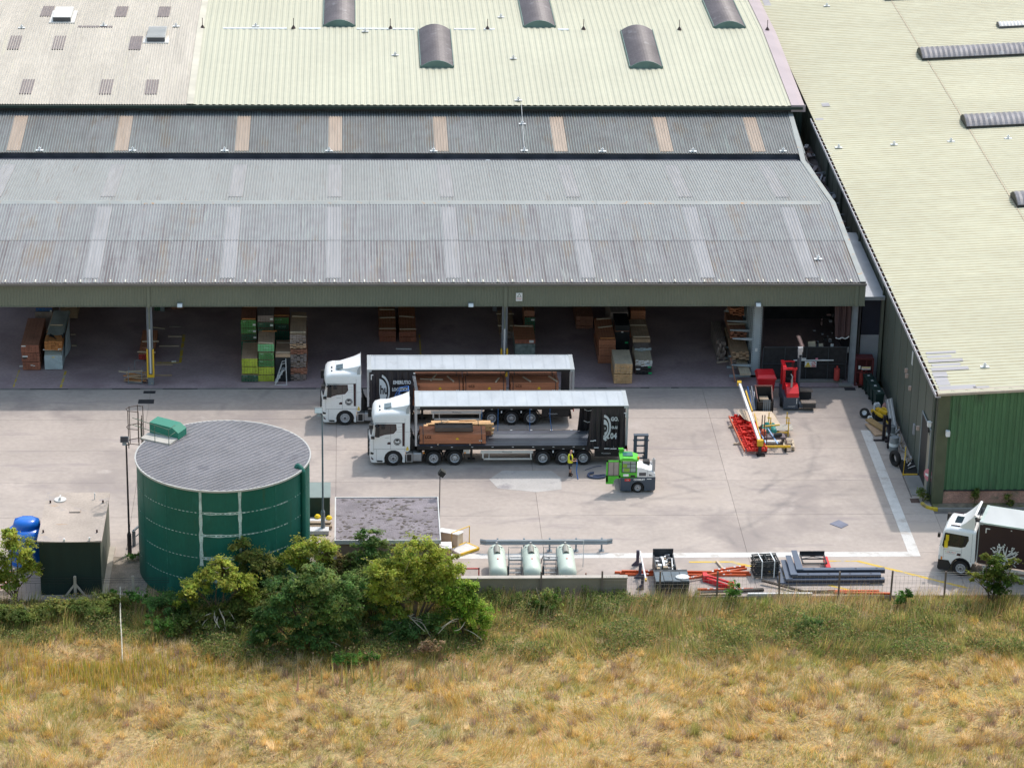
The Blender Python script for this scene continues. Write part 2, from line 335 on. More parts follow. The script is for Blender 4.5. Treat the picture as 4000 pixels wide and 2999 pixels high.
row(shed, 'roof_sheet', -31., 65, 1.01, DLOW, DTOP, 5, .05, m_roof_dark, lights=LX, lmat=m_lightt, lspan=(.04, .86))
for x in (-31+16.16*i for i in range(4)):
    q = MB(); q.prism([(RIDGE[0]-.42, RIDGE[1]+.035), (RIDGE[0], RIDGE[1]+.13), (RIDGE[0]+.42, RIDGE[1]+.02), (RIDGE[0]+.42, RIDGE[1]-.03), (RIDGE[0]-.42, RIDGE[1]-.03)], 'x', x, x+16.14); q.build('ridge_cap', m_flash, shed)
vp = [(EAVE[0], EAVE[1], 34.62), (RIDGE[0], RIDGE[1], 34.62), (VAL[0], VAL[1], 34.45), (DLOW[0]+.1, DLOW[1], 34.45), (DTOP[0], DTOP[1], 34.62)]
q = MB()
for (y0, z0, xa), (y1, z1, xb) in zip(vp[:-1], vp[1:]):
    q.add([(xa-.32, y0, z0+.075), (xa+.06, y0, z0+.075), (xb+.06, y1, z1+.075), (xb-.32, y1, z1+.075), (xa+.06, y0, z0-.25), (xb+.06, y1, z1-.25)], [(0, 1, 2, 3), (1, 4, 5, 2)])
q.build('verge_flashing', m_flash, shed)
MB().box(-44, 34.3, 221.5, 222.75, 6.45, 6.62).box(-44, 34.3, 222.62, 222.75, 6.62, 6.95).box(-44, 34.3, 221.45, 221.55, 6.6, 6.72).build('valley_gutter', M('valley_dark', (.06, .065, .085), .5, var=.3, vs=1), shed)
q = MB().box(-44, 34.72, 193.12, 193.27, 7.40, 7.53).box(-44, 34.72, 193.09, 193.125, 7.40, 7.555); q.build('eave_gutter', m_gut, shed)
m_clip = M('eave_clip', (.66, .63, .55), .5)
for k in range(66): MB().box(-31+k*.995, -31+k*.995+.07, 193.3, 193.75, 7.615, 7.65, mx=None).build('snow_clip', m_clip, shed) if k == 0 else link('snow_clip', bpy.data.meshes['snow_clip'], shed, (k*.995, 0, 0))
def fascia(x0, x1):
    n = int((x1-x0)/.2); xs = []; p = (x1-x0)/n
    for i in range(n): xs += [(x0+i*p, 0), (x0+i*p+p*.45, 0), (x0+i*p+p*.55, -.035), (x0+i*p+p*.9, -.035)]
    xs.append((x1, 0)); V = [(x, 193.42+d, z) for z in (5.88, 7.42) for x, d in xs]; k = len(xs)
    b = MB().add(V, [(i, i+1, k+i+1, k+i) for i in range(k-1)]); b.box(x0, x1, 193.45, 193.5, 5.86, 7.42); b.box(x0, x1, 193.36, 193.5, 5.84, 5.875); return b
for x0, x1 in ((-44, -37.6), (-37.4, -13.66), (-13.46, 10.25), (10.45, 34.08), (34.18, 34.72)): fascia(x0, x1).build('fascia_panel', m_olive, shed)
for x in (-37.5, -13.56, 10.35, 34.13): MB().box(x-.10, x+.10, 193.33, 193.48, 5.8, 7.4).build('fascia_downpipe', m_olive, shed)
MB().box(34.69, 34.72, 193.45, 207, 5.9, 7.4).build('side_fascia', m_olive, shed)
def column(x, y, full=True):
    q = MB(); q.box(x-.18, x+.18, y-.16, y-.14, 0, 7.2); q.box(x-.18, x+.18, y+.14, y+.16, 0, 7.2); q.box(x-.012, x+.012, y-.14, y+.14, 0, 7.2)
    q.box(x-.18, x-.16, y-.26, y-.16, 0, 7.2); q.box(x+.16, x+.18, y-.26, y-.16, 0, 7.2)
    o = q.build('column', m_steel, shed)
    if full:
        q = MB(); q.cyl((x, y-.25, .9), (x, y-.25, 4.1), .065, n=10); q.cyl((x, y-.25, 4.1), (x, y-.25, 5.8), .045, n=10, mi=1); q.build('downpipe', [m_pipe, m_olive], o, smooth=40)
        q = MB(); q.box(x-.25, x-.14, y-.30, y-.12, .8, 2.65); q.box(x+.14, x+.25, y-.30, y-.12, .8, 2.65); q.box(x-.25, x+.25, y-.34, y-.28, .62, .82); q.build('column_guard', m_guard, o)
for x in (-37.5, -13.56, 10.35): column(x, 193.95)
column(34.18, 193.95, False)
for x in (-37.5, -13.56, 10.35):
    for y in (207.7, 221.9): MB().box(x-.15, x+.15, y-.15, y+.15, 0, 6.7).build('column', m_steel, shed)
MB().box(-44, 34.6, 193.26, 231, -.25, -.004).build('floor', m_floor, shed)
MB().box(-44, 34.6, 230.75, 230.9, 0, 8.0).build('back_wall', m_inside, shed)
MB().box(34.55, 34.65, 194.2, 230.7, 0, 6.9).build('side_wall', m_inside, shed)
MB().box(-44.1, -44, 193.5, 230.7, 0, 8).build('side_wall', m_inside, shed)  # unseen left end wall, added to keep daylight out of the shed
q = MB()
for x in (-37.5, -25.5, -13.56, -1.6, 10.35, 22.3):
    for (y0, z0), (y1, z1) in ((EAVE, RIDGE), (RIDGE, VAL), (DLOW, DTOP)): q.beam((x, y0+.3, z0-.45), (x, y1, z1-.45), .2, .5)
q.build('rafter', M('rafter_steel', (.12, .13, .15), .6), shed)
# floor markings inside
for P in ([(-22.75, 196.5), (-22.65, 196.5), (-22.75, 193.5), (-22.85, 193.5)], [(-19.6, 196.3), (-19.45, 196.3), (-19.55, 193.4), (-19.7, 193.4)], [(4.75, 203), (4.85, 203), (4.9, 196), (4.78, 196)], [(-11.9, 203), (-11.7, 203), (-11.72, 197.8), (-11.9, 197.8)], [(-13.4, 197.9), (-11.9, 197.9), (-11.9, 197.75), (-13.4, 197.75)]):
    q = MB(); q.prism(P, 'z', .0, .004); q.build('bay_line', m_yellow_line, shed)
# roof anchors (pale plates)
m_anchor = M('anchor_white', (.66, .67, .69), .4)
qa = MB(); qa.box(-.28, .28, -.16, .16, .05, .08); qa.cyl((0, 0, .08), (0, 0, .34), .05, n=8); qa.box(-.1, .1, -.1, .1, .17, .24); me_anchor = qa.mesh('roof_anchor', m_anchor)
def zdark(y): return DLOW[1]+(y-DLOW[0])*(DTOP[1]-DLOW[1])/(DTOP[0]-DLOW[0])
for x, y in ((-23.46, 222.9), (-16.48, 222.9), (-9.55, 222.9), (-1.66, 222.9), (6.27, 222.9), (13.17, 223.0), (19.12, 222.9), (26.05, 222.9), (32.97, 223.0), (13.28, 228.2)):
    link('roof_anchor', me_anchor, shed, (x, y, zdark(y)))
link('roof_anchor', me_anchor, shed, (31.98, 197.2, 7.76))
q = MB().tube([(13.17, 223, 7.2), (13.28, 228.2, 7.66), (13.3, 230.3, 8.5)], .02, 5); q.build('conductor_cable', m_anchor, shed)
# fascia floodlights and the notice
m_lamp = M('lamp_case', (.30, .31, .33), .4); m_lens = M('lamp_lens', (.72, .76, .78), .15)
for x in (-11.46, 8.02, 27.44):
    q = MB(); q.prism([(193.40, 5.98), (193.40, 6.12), (193.15, 6.12), (193.02, 5.94), (193.05, 5.90)], 'x', x-.17, x+.17); q.prism([(193.16, 6.125), (193.0, 5.94), (192.99, 5.95), (193.15, 6.135)], 'x', x-.16, x+.16, 1); q.build('floodlight', [m_lamp, m_lens], shed)
m_sgn = M('sign_white', (.78, .79, .80), .4); m_sgnk = M('sign_black', (.02, .02, .025), .5); m_sgny = M('sign_yellow', (.80, .55, .02), .4); m_sgnr = M('sign_red', (.65, .04, .04), .45)
sg = MB().box(11.05, 11.48, 193.30, 193.33, 6.25, 6.83).build('notice_board', m_sgn, shed)
q = MB(); q.prism([(11.12, 6.55), (11.42, 6.55), (11.27, 6.80)], 'y', 193.292, 193.298, 0); q.prism([(11.17, 6.575), (11.37, 6.575), (11.27, 6.745)], 'y', 193.286, 193.291, 1); q.build('warning_symbol', [m_sgnk, m_sgn], sg)
text('lettering', 'Danger', .12, (11.27, 193.29, 6.45), m_sgnr, sg)
text('lettering', 'Crane overhead', .05, (11.265, 193.29, 6.35), m_sgnk, sg)

# ------------------------------------------------------------------ big warehouse behind the shed
hall = thing('warehouse', 'large warehouse with pale cream ribbed roof and barrel rooflights behind the shed', 'warehouse')
m_cream = M('cream_roof', (.475, .468, .37), .5, var=.05, vs=.1, rnd=.025, fine=.03, lines=(0, .5, -12.45, .035, (.30, .29, .22), .55))
m_asb = M('old_roof', (.475, .44, .39), .75, var=.08, vs=.15, rnd=.05, stretch=(2.2, .4, 1), fine=.08, spots=[((.40, .37, .33), .8, .56, (3.5, .12, 1)), ((.50, .47, .39), .8, .58, (3, .15, 1))])
m_dkgreen = M('dark_green_cladding', (.022, .040, .034), .5, var=.1)
HE, HS, HR, HB, HB2 = (230.25, 8.4), (239.8, 8.8), (248.8, 9.2), (258.5, 9.0), (292, 8.3)
for p0, p1 in ((HE, HS), (HS, HR), (HR, HB), (HB, HB2)):
    row(hall, 'roof_sheet', -12.45, 47, 1.0, p0, p1, 2, .045, m_cream, dz=.0)
    row(hall, 'old_roof_sheet', -36.45, 24, 1.0, p0, p1, 5, .045, m_asb)
q = MB()
for p0, p1 in ((HE, HR), (HR, HB2)): q.add([(-12.75, p0[0], p0[1]+.09), (-12.2, p0[0], p0[1]+.09), (-12.2, p1[0], p1[1]+.09), (-12.75, p1[0], p1[1]+.09)], [(0, 1, 2, 3)])
q.build('roof_step_flashing', M('step_flashing', (.55, .52, .44), .7, var=.15, vs=.5), hall)
m_mauve = M('mauve_flashing', (.40, .33, .36), .5, var=.08, vs=.4)
q = MB()
for p0, p1 in ((HE, HR), (HR, HB2)): q.loft([[(34.5, p[0], p[1]+.10), (35.2, p[0], p[1]+.02), (35.62, p[0], p[1]-.12), (35.62, p[0], p[1]-.45), (34.5, p[0], p[1]-.05)] for p in (p0, p1)], caps=False)
q.box(34.5, 35.62, 230.2, 230.26, 7.95, 8.5); q.build('gable_flashing', m_mauve, hall)
m_rib = M('ridge_white', (.62, .66, .70), .4, var=.05)
for a, b in ((-10.6, -5.3), (-4.3, -2.5), (.5, 5.3), (8.6, 10.4), (11.1, 12.0), (17.3, 18.2)): MB().box(a, b, 248.62, 248.98, 9.19, 9.262).build('ridge_patch', m_rib, hall)
q = MB().box(-44, 35.4, 230.05, 230.22, 8.16, 8.36); q.build('eave_gutter', m_dkgreen, hall)
def ribwall(x0, x1, y, z0, z1, pitch, d, mat, name, parent):
    n = max(1, int(round(abs(x1-x0)/pitch))); p = (x1-x0)/n; xs = []
    for i in range(n): xs += [(x0+i*p, 0), (x0+i*p+p*.5, 0), (x0+i*p+p*.58, -d), (x0+i*p+p*.92, -d)]
    xs.append((x1, 0)); k = len(xs)
    return MB().add([(x, y+dd, z) for z in (z0, z1) for x, dd in xs], [(i, i+1, k+i+1, k+i) for i in range(k-1)]).build(name, mat, parent)
ribwall(-44, 35.4, 230.95, 5.0, 8.3, .3, .04, m_dkgreen, 'front_wall', hall)
MB().box(35.35, 35.5, 231.0, 292, 4, 8.3).box(-44, 35.4, 231.05, 231.2, 0, 8.3).build('gable_wall', m_dkgreen, hall)
# barrel rooflights
m_barrel = M('weathered_grp', (.155, .135, .145), .5, var=.2, vs=.5, rnd=.04, fine=.15, spots=[((.25, .235, .25), .8, .58, (1, 1, 1))])
m_barrelg = M('barrel_end', (.12, .20, .19), .5, var=.15)
def barrel(mb, W, L, rise, rib, amp, end=True):
    nx = 12; ny = int(L/rib)*2
    def fn(u, v):
        t = -1+2*u; k = .025*(1 if int(round(v*ny)) % 2 else -1)*amp; z = rise*(1-t*t)
        return (t*(W/2), v*L, z+.14+k)
    mb.grid(fn, nx, ny, 0)
    P = [(-W/2+W*i/12, rise*(1-(-1+i/6)**2)+.12) for i in range(13)]
    if end: mb.prism(P+[(W/2, 0), (-W/2, 0)], 'y', -.06, .0, 1); mb.prism(P+[(W/2, 0), (-W/2, 0)], 'y', L, L+.05, 1)
    mb.box(-W/2-.06, -W/2, -.05, L+.05, -.05, .2, 1); mb.box(W/2, W/2+.06, -.05, L+.05, -.05, .2, 1); return mb
sl = math.atan2(HR[1]-HE[1], HR[0]-HE[0])
me_b1 = barrel(MB(), 2.6, 9.2, .5, .2, 1.).mesh('barrel_rooflight', [m_barrel, m_barrelg])
for x in (6.95, 23.85): link('barrel_rooflight', me_b1, hall, (x, 239.1, 8.8), (sl, 0, 0))
for x in (-.95, 15.8, 31.8): link('barrel_rooflight', me_b1, hall, (x, 249.5, 9.2), (-.02, 0, 0))
m_rod = M('rod_dark', (.07, .045, .045), .5)
q = MB(); q.cyl((0, 0, 0), (0, 0, .9), .03, n=6); q.cyl((0, 0, .03), (0, 0, .28), .2, .05, n=8); me_rod = q.mesh('lightning_rod', m_rod)
for x in (-12.3, -4.76, 3.31, 11.4, 19.44, 27.49, 34.9): link('lightning_rod', me_rod, hall, (x, 248.8, 9.22))
for x, y, z in ((-7.9, 249.2, 9.25), (3.6, 242, 8.92), (1.2, 247.9, 9.2), (13.2, 241.2, 8.9), (13.1, 231.2, 8.48), (12.7, 252.6, 9.15), (-14.5, 249.1, 9.25), (-20.5, 249.2, 9.25), (-27.2, 248.6, 9.2)): link('roof_anchor', me_anchor, hall, (x, y, z))
m_sq = M('dirty_rooflight', (.20, .165, .17), .5, var=.15, vs=1.5, stretch=(3, .6, 1))
lm = rib_sheet('small_rooflight', 1.0, 3.4, 5, .045, m_sq)
for x, y in ((-25.59, 252.4), (-19.36, 252.4), (-15.77, 252.4), (-27.44, 243.2), (-23.85, 243.2), (-17.59, 243.2), (-25.43, 232.5), (-19.24, 232.5), (-15.69, 232.5)):
    z = 8.4+(y-230.25)*math.tan(sl) if y < 248 else 9.2-.02*(y-248.8); link('small_rooflight', lm, hall, (x, y, z+.035), (sl if y < 248 else -.02, 0, 0))
m_vent = M('vent_white', (.62, .61, .60), .5, var=.06); m_ventd = M('vent_dark', (.10, .10, .11), .5)
for (x, y, sm) in ((-24.05, 250.2, 0), (-15.95, 244.9, 1)):
    z = 9.18 if sm == 0 else 9.02; q = MB()
    q.box(-1.05, 1.05, -.05, 3.6, 0, .10); q.box(-.75, .75, .2, 3.4, .10, .50); q.box(-.72, .72, .18, .21, .12, .46, 1)
    for k in range(9 if sm else 0): q.box(-.74, .74, .35+k*.34, .44+k*.34, .5, .56, 0)
    q.build('roof_vent', [m_vent, m_ventd], hall, (x, y, z))
for k in range(8): MB().box(-22.6+k*.36, -22.3+k*.36, 248.9, 249.3, 9.2, 9.27).build('louvre', m_sq, hall)

# ------------------------------------------------------------------ green building on the right
gb = thing('green_warehouse', 'green clad warehouse with cream ribbed roof and brick plinth right of the yard', 'warehouse')
m_cream2 = M('cream_roof_side', (.475, .465, .345), .5, var=.06, vs=.1, rnd=.03, fine=.04, lines=(1, .5, 173.75, .075, (.29, .23, .12), .75))
m_wall2 = M('olive_wall', (.12, .135, .115), .55, var=.12, vs=.25, fine=.06, stretch=(1, 1.6, .15), spots=[((.12, .105, .075), .5, .62, (1, 1.5, .1))])
m_green = M('green_cladding', (.07, .165, .08), .5, var=.15, vs=.5, rnd=.07, stretch=(1, 1, .25), fine=.08, spots=[((.055, .11, .06), .8, .55, (1.5, 1, .25)), ((.11, .12, .07), .7, .66, (1, 1, .3))])
slope = math.tan(R(3))
GX, GY0, GY1 = 36.2, 173.75, 291.
def ribsheet_x(L): return rib_sheet('roof_sheet', 1.0, L, 2, .05, m_cream2)
s1 = ribsheet_x(11.6); s2 = ribsheet_x(20)
for i in range(117):
    y = GY0+.5+i*1.0
    link('roof_sheet', s1, gb, (GX-.05, y, 7.62), Euler((R(3), 0, -math.pi/2), 'XYZ'))
    link('roof_sheet', s2, gb, (GX-.05+11.57, y, 7.63+11.57*slope), Euler((R(3), 0, -math.pi/2), 'XYZ'))
MB().box(36.3, 36.42, 174.05, 290, 0, 7.55).build('side_wall', m_wall2, gb)
for k in range(48):
    y = 175.9+k*2.4
    if k == 0: me = MB().box(36.27, 36.305, -.02, .02, .1, 7.5).mesh('cladding_joint', m_wall2)
    link('cladding_joint', me, gb, (0, y, 0))
MB().box(36.6, 66, 290, 290.1, 0, 8).box(66, 66.1, 174, 290, 0, 8.5).build('far_wall', m_wall2, gb)
q = MB().box(35.95, 36.0, 173.7, 229.6, 7.42, 7.60).box(35.95, 36.3, 173.7, 229.6, 7.38, 7.42); q.build('eave_gutter', M('gutter_pale', (.55, .52, .56), .4), gb)
MB().box(36.0, 36.28, 173.75, 229.6, 7.425, 7.44).build('gutter_bed', M('gutter_mud', (.10, .045, .03), .9, var=.3, vs=2), gb)
me = MB().box(35.9, 36.35, -.03, .03, 7.60, 7.64).mesh('gutter_bracket', m_pipe)
for k in range(58): link('gutter_bracket', me, gb, (0, 174.2+k*.95, 0))
# gable: corner trim, ribbed panels, plinth
xs = 36.95
for k in range(26):
    x0 = xs+k*.9
    zt = 7.66+(x0-36.2)*slope; b = MB(); pr = [(0, 0), (.12, 0), (.17, -.06), (.37, -.06), (.42, 0), (.57, 0), (.62, -.06), (.82, -.06), (.87, 0), (.9, 0)]
    V = [(x0+x, 174.0+d, z) for z in (1.0, zt+.03) for x, d in pr]; n = len(pr); b.add(V, [(i, i+1, n+i+1, n+i) for i in range(n-1)]); b.build('cladding_panel', m_green, gb)
MB().box(36.28, 36.95, 173.88, 174.3, .05, 7.62).build('corner_trim', M('corner_trim', (.085, .10, .06), .5, var=.15, vs=.8), gb)
def brick_mat():
    m = M('brickwork', (.42, .235, .185), .85, var=.2, vs=.8, fine=.2, spots=[((.22, .17, .12), .8, .58, (1, 1, 1))]); t = m.node_tree; N = t.nodes; L = t.links; b = N['Principled BSDF']
    br = N.new('ShaderNodeTexBrick'); br.inputs['Scale'].default_value = 1; br.inputs['Brick Width'].default_value = .225; br.inputs['Row Height'].default_value = .075; br.inputs['Mortar Size'].default_value = .008
    br.inputs['Color1'].default_value = (1, 1, 1, 1); br.inputs['Color2'].default_value = (.8, .8, .8, 1); br.inputs['Mortar'].default_value = (1.2, 1.4, 1.5, 1)
    g = N.new('ShaderNodeNewGeometry'); s = N.new('ShaderNodeSeparateXYZ'); c = N.new('ShaderNodeCombineXYZ'); L.new(g.outputs['Position'], s.inputs[0]); L.new(s.outputs[0], c.inputs[0]); L.new(s.outputs[2], c.inputs[1]); L.new(c.outputs[0], br.inputs[0])
    v = N.new('ShaderNodeVectorMath'); v.operation = 'MULTIPLY'; L.new(b.inputs['Base Color'].links[0].from_socket, v.inputs[0]); L.new(br.outputs[0], v.inputs[1]); L.new(v.outputs[0], b.inputs['Base Color']); return m
m_brick = brick_mat()
MB().box(36.95, 62, 173.98, 174.25, 0, .95).build('brick_plinth', m_brick, gb); MB().box(36.95, 62, 173.90, 174.0, .95, 1.03).build('plinth_drip', m_dark, gb)
q = MB(); q.add([(36.1, 173.70, 7.62), (62, 173.70, 7.62+25.9*slope), (62, 173.70, 7.46+25.9*slope), (36.1, 173.70, 7.46), (36.1, 174.15, 7.69), (62, 174.15, 7.69+25.9*slope)], [(0, 3, 2, 1), (0, 1, 5, 4)]); q.build('verge_trim', M('verge_trim', (.42, .36, .30), .6, var=.1), gb)
m_slate = M('weathered_patch', (.34, .33, .36), .6, var=.15, stretch=(.3, 3, 1), spots=[((.55, .55, .45), 1.5, .58, (.3, 4, 1))])
def zr(x): return 7.62+(x-36.15)*slope+.052
for x0, x1, y0, y1 in ((36.5, 38.4, 180.1, 180.45), (36.45, 38.0, 179.4, 179.8), (36.4, 38.6, 178.7, 179.15), (36.5, 38.3, 178.0, 178.4), (36.35, 38.7, 177.3, 177.8), (36.3, 37.2, 176.3, 177.1), (36.3, 37.1, 174.9, 176.2), (36.3, 38.6, 174.15, 174.8), (38.4, 39.4, 174.2, 174.5), (36.4, 37.0, 262, 264.5), (37.3, 37.9, 232.3, 233.2), (36.3, 36.9, 228.9, 229.4)):
    MB().add([(x0, y0, zr(x0)), (x1, y0, zr(x1)), (x1, y1, zr(x1)), (x0, y1, zr(x0))], [(0, 1, 2, 3)]).build('weathered_patch', m_slate, gb)
m_barrel2 = M('weathered_grp_side', (.23, .22, .24), .5, var=.25, vs=.8, rnd=.04, fine=.15, spots=[((.36, .36, .38), .9, .58, (1, 1, 1))])
me_b2 = barrel(MB(), 2.6, 14., .55, .42, 1.3).mesh('barrel_rooflight', [m_barrel2, m_dark])
for x, y in ((47.1, 263.2), (47.2, 244.7), (47.45, 226.3), (47.7, 207.9), (47.9, 189.5)): link('barrel_rooflight', me_b2, gb, (x, y, zr(x)), Euler((R(3), 0, -math.pi/2), 'XYZ'))
me_b3 = barrel(MB(), 1.3, 6., .25, .3, 1.).mesh('barrel_rooflight', [m_vent, m_ventd]); link('barrel_rooflight', me_b3, gb, (55.2, 252.2, zr(55.2)), Euler((R(3), 0, -math.pi/2), 'XYZ'))
for x, y in ((41.75, 260.9), (37.05, 221.9), (41.29, 222.), (45.67, 222.1), (50.06, 222.15), (39.72, 177.5)): link('roof_anchor', me_anchor, gb, (x, y, zr(x)-.04))
MB().box(47.55, 47.62, 174, 290, zr(47.58)-.01, zr(47.58)+.012).build('seam_strip', M('seam_rust', (.42, .34, .25), .6), gb)
# doorway, lamps, downpipes and signs on the yard side
MB().box(36.22, 36.32, 176.4, 178.5, .12, 4.35).build('door', M('door_dark', (.022, .024, .026), .5, var=.1), gb); MB().box(36.2, 36.31, 175.5, 176.35, .12, 3.9).build('door_panel', M('door_panel', (.30, .27, .22), .7, var=.15, vs=.8), gb)
MB().box(36.18, 36.24, 178.5, 178.6, .1, 4.45).box(36.18, 36.24, 175.42, 175.52, .1, 4.4).box(36.18, 36.24, 175.4, 178.6, 4.36, 4.44).build('door_frame', M('door_frame', (.28, .32, .34), .4), gb)
for y, z0 in ((174.6, 0), (194.4, 0), (205.2, 3), (214.0, 3.), (221, 3)): MB().cyl((36.16, y, z0), (36.16, y, 7.4), .09, n=8).cyl((36.16, y, 7.38), (36.05, y, 7.5), .1, n=8).build('downpipe', M('downpipe_green', (.05, .07, .06), .5), gb, smooth=40)
def lampbox(x, y, z, rx=0): MB().box(x-.22, x, y-.13, y+.13, z-.16, z+.16).box(x, x+.2, y-.03, y+.03, z+.08, z+.13).build('wall_lamp', m_sgn, gb)
lampbox(36.05, 174.9, 5.1); MB().box(36.75, 37.0, 173.45, 173.7, 4.85, 5.2).box(36.82, 36.9, 173.7, 173.9, 5.1, 5.15).build('wall_lamp', m_sgn, gb)
m_pod = M('lamp_pod', (.55, .42, .38), .4)
for y, z in ((184.9, 4.6), (184.6, 4.35), (183.2, 4.05), (179.7, 2.75)): MB().box(36.12, 36.3, y-.08, y+.08, z-.14, z+.14).build('bulkhead_lamp', m_pod, gb)
MB().box(36.2, 36.3, 181.0, 181.28, 1.7, 2.4).build('wall_box', M('wall_box', (.40, .40, .44), .4), gb)
MB().box(36.26, 36.3, 183.3, 183.6, 5.6, 6.5).build('wall_notice', m_sgn, gb)
# lean-to roof and debris in the gap
lean = thing('lean_to', 'narrow flat grey lean to between the open shed and the green warehouse', 'lean-to')
MB().box(34.76, 36.2, 194.05, 207, 6.12, 6.24).build('roof', M('lean_roof', (.43, .45, .50), .5, var=.15, vs=.5, spots=[((.62, .63, .66), .5, .58, (1, 1, 1)), ((.2, .18, .18), .8, .68, (1, 1, 1))]), lean)
MB().box(34.76, 36.2, 193.98, 194.05, 6.02, 6.27).build('roof_edge', m_steel, lean)
MB().box(34.78, 36.1, 194.5, 194.58, 3.3, 6.05).build('upper_panel', M('navy_panel', (.012, .016, .035), .6), lean); MB().box(34.78, 36.1, 194.5, 194.58, 0, 3.3).build('lower_panel', M('grey_panel', (.27, .29, .34), .6, var=.08), lean)
MB().box(36.02, 36.2, 194.1, 194.5, 0, 6.1).build('corner_post', m_wall2, lean)
MB().box(34.76, 36.25, 207, 230.5, 4.9, 5.0).build('gutter_deck', M('gap_deck', (.10, .085, .09), .9, var=.3, vs=1), lean)
q = MB()
for k in range(70):
    x, y = rng.uniform(34.9, 36.1), rng.uniform(207.2, 229.5); a = rng.uniform(0, 6.28); l = rng.uniform(.3, 1.1)
    q.beam((x, y, 5.05+rng.uniform(0, .4)), (x+math.cos(a)*l*.5, y+math.sin(a)*l, 5.05+rng.uniform(0, .5)), rng.uniform(.08, .4), .04, mi=int(rng.integers(0, 3)))
q.build('gap_debris', [M('debris_a', (.25, .22, .24), .8), M('debris_b', (.12, .07, .06), .9), M('debris_c', (.35, .36, .40), .7)], lean, kind='stuff')
for y in (209.5, 212.4, 214.9, 217.3, 222.): MB().beam((34.8, y, 5.6), (36.2, y+.15, 5.65), .08, .08).build('cross_bar', m_steel, lean)
# ------------------------------------------------------------------ lorries
m_truckw = M('truck_white', (.84, .85, .86), .3, var=.03, vs=.9, fine=.03, spec=.5, spots=[((.62, .60, .57), 1.1, .66, (1, 1, .5))])
m_glass = glassy('cab_glass', (.016, .019, .022)); m_trim = M('cab_trim', (.022, .022, .024), .5, var=.1); m_maroon = M('maroon_stripe', (.045, .016, .022), .35)
m_tyre = M('tyre_black', (.022, .021, .022), .85, var=.15, vs=3); m_rim = M('rim_alloy', (.52, .53, .56), .35, metal=.35, var=.1); m_hub = M('hub_dark', (.10, .10, .11), .5)
m_alu = M('brushed_alu', (.42, .42, .43), .38, metal=.4, var=.1, vs=4); m_chas = M('chassis_black', (.016, .016, .018), .6, var=.2)
m_line = M('panel_gap', (.12, .12, .13), .6); m_amber = M('amber_lens', (.85, .28, .02), .3); m_red = M('red_lens', (.5, .02, .02), .3)
m_curt = M('curtain_black', (.014, .014, .020), .38, var=.2, vs=2, spec=.5); m_print = M('curtain_print', (.55, .60, .64), .5, var=.05)
m_tilt = M('roof_tilt', (.42, .455, .50), .45, var=.09, vs=.9, stretch=(1.3, .5, 1), fine=.04, lines=(0, .74, 4.5, .07, (.33, .365, .41), .6), spots=[((.34, .36, .39), .7, .6, (1, .5, 1))]); m_railw = M('rail_grey', (.40, .43, .45), .4, var=.05); m_guardw = M('side_guard_white', (.62, .61, .58), .45, var=.06)
m_deck = M('deck_blue_grey', (.085, .095, .125), .32, var=.2, vs=.6, fine=.1, spec=.6); m_deck2 = M('deck_pale', (.15, .16, .19), .28, var=.2, vs=.5, spec=.6)
m_strap = M('strap_blue', (.03, .16, .50), .6); m_silver = M('post_silver', (.45, .47, .50), .35, metal=.3)
m_hook = M('buckle_white', (.72, .75, .78), .4)
def wheel(parent, x, y, r, wdt=.3, inner=False, name='wheel', side=-1):
    """tyre standing on the ground, outer face at y, outward direction side along y"""
    mx = Matrix.Translation((x, y, r)) @ Matrix.Rotation(R(90)*(1 if side < 0 else -1), 4, 'X')
    t = MB(); t.lathe([(r*.60, -.02), (r*.80, .0), (r*.93, -.01), (r, -.06), (r, -wdt+.04), (r*.9, -wdt), (r*.58, -wdt), (r*.58, -.02)], 28, mx)
    o = t.build(name, m_tyre, parent, smooth=40, fixn=True)
    d = MB(); d.lathe([(r*.60, -.015), (r*.57, .0), (r*.52, -.02), (r*.46, -.07 if not inner else -.18), (r*.30, -.075 if not inner else -.2), (r*.28, -.0 if not inner else -.06), (r*.12, .015 if not inner else -.03), (.0, .02 if not inner else -.02)], 28, mx)
    d.build('rim', m_rim, o, smooth=35, fixn=True)
    b = MB()
    for k in range(8):
        a = 2*math.pi*k/8; p = mx @ Vector((r*.38*math.cos(a), r*.38*math.sin(a), -.06 if not inner else -.17)); q = mx @ Vector((r*.38*math.cos(a), r*.38*math.sin(a), -.03 if not inner else -.14)); b.cyl(p, q, r*.045, n=6)
    b.cyl(mx @ Vector((0, 0, 0)), mx @ Vector((0, 0, .03 if not inner else 0.0)), r*.16, n=10); b.build('wheel_nuts', m_hub, o); return o
def mudguard(parent, x, y0, y1, r, a0=15, a1=165, mat=None):
    n = 10; rings = []
    for k in range(n+1):
        a = R(a0+(a1-a0)*k/n); c, s = math.cos(a), math.sin(a)
        rings.append([(x+r*c, y0, .5+r*s), (x+(r+.03)*c, y0, .5+(r+.03)*s), (x+(r+.03)*c, y1, .5+(r+.03)*s), (x+r*c, y1, .5+r*s)])
    MB().loft(rings).build('mudguard', mat or m_trim, parent, fixn=True)
def cab_body(P, W, insets, parent, mat, name='body'):
    rings = []
    for y, fx, rz in insets:
        ring = []
        for x, z in P:
            f = max(0, min(1, (.45-x)/.4)); t = max(0, min(1, (z-(max(p[1] for p in P)-.45))/.45)); ring.append((x+fx*f, y, z+rz*t))
        rings.append(ring)
    return MB().loft(rings).build(name, mat, parent, smooth=38, fixn=True)
def arch(cx, cz, r, a0, a1, n=9): return [(cx+r*math.cos(R(a0+(a1-a0)*k/n)), cz+r*math.sin(R(a0+(a1-a0)*k/n))) for k in range(n+1)]
def plate(parent, name, pts, mat, y=-.012, d=.02): return MB().prism(pts, 'y', y, y+d).build(name, mat, parent)
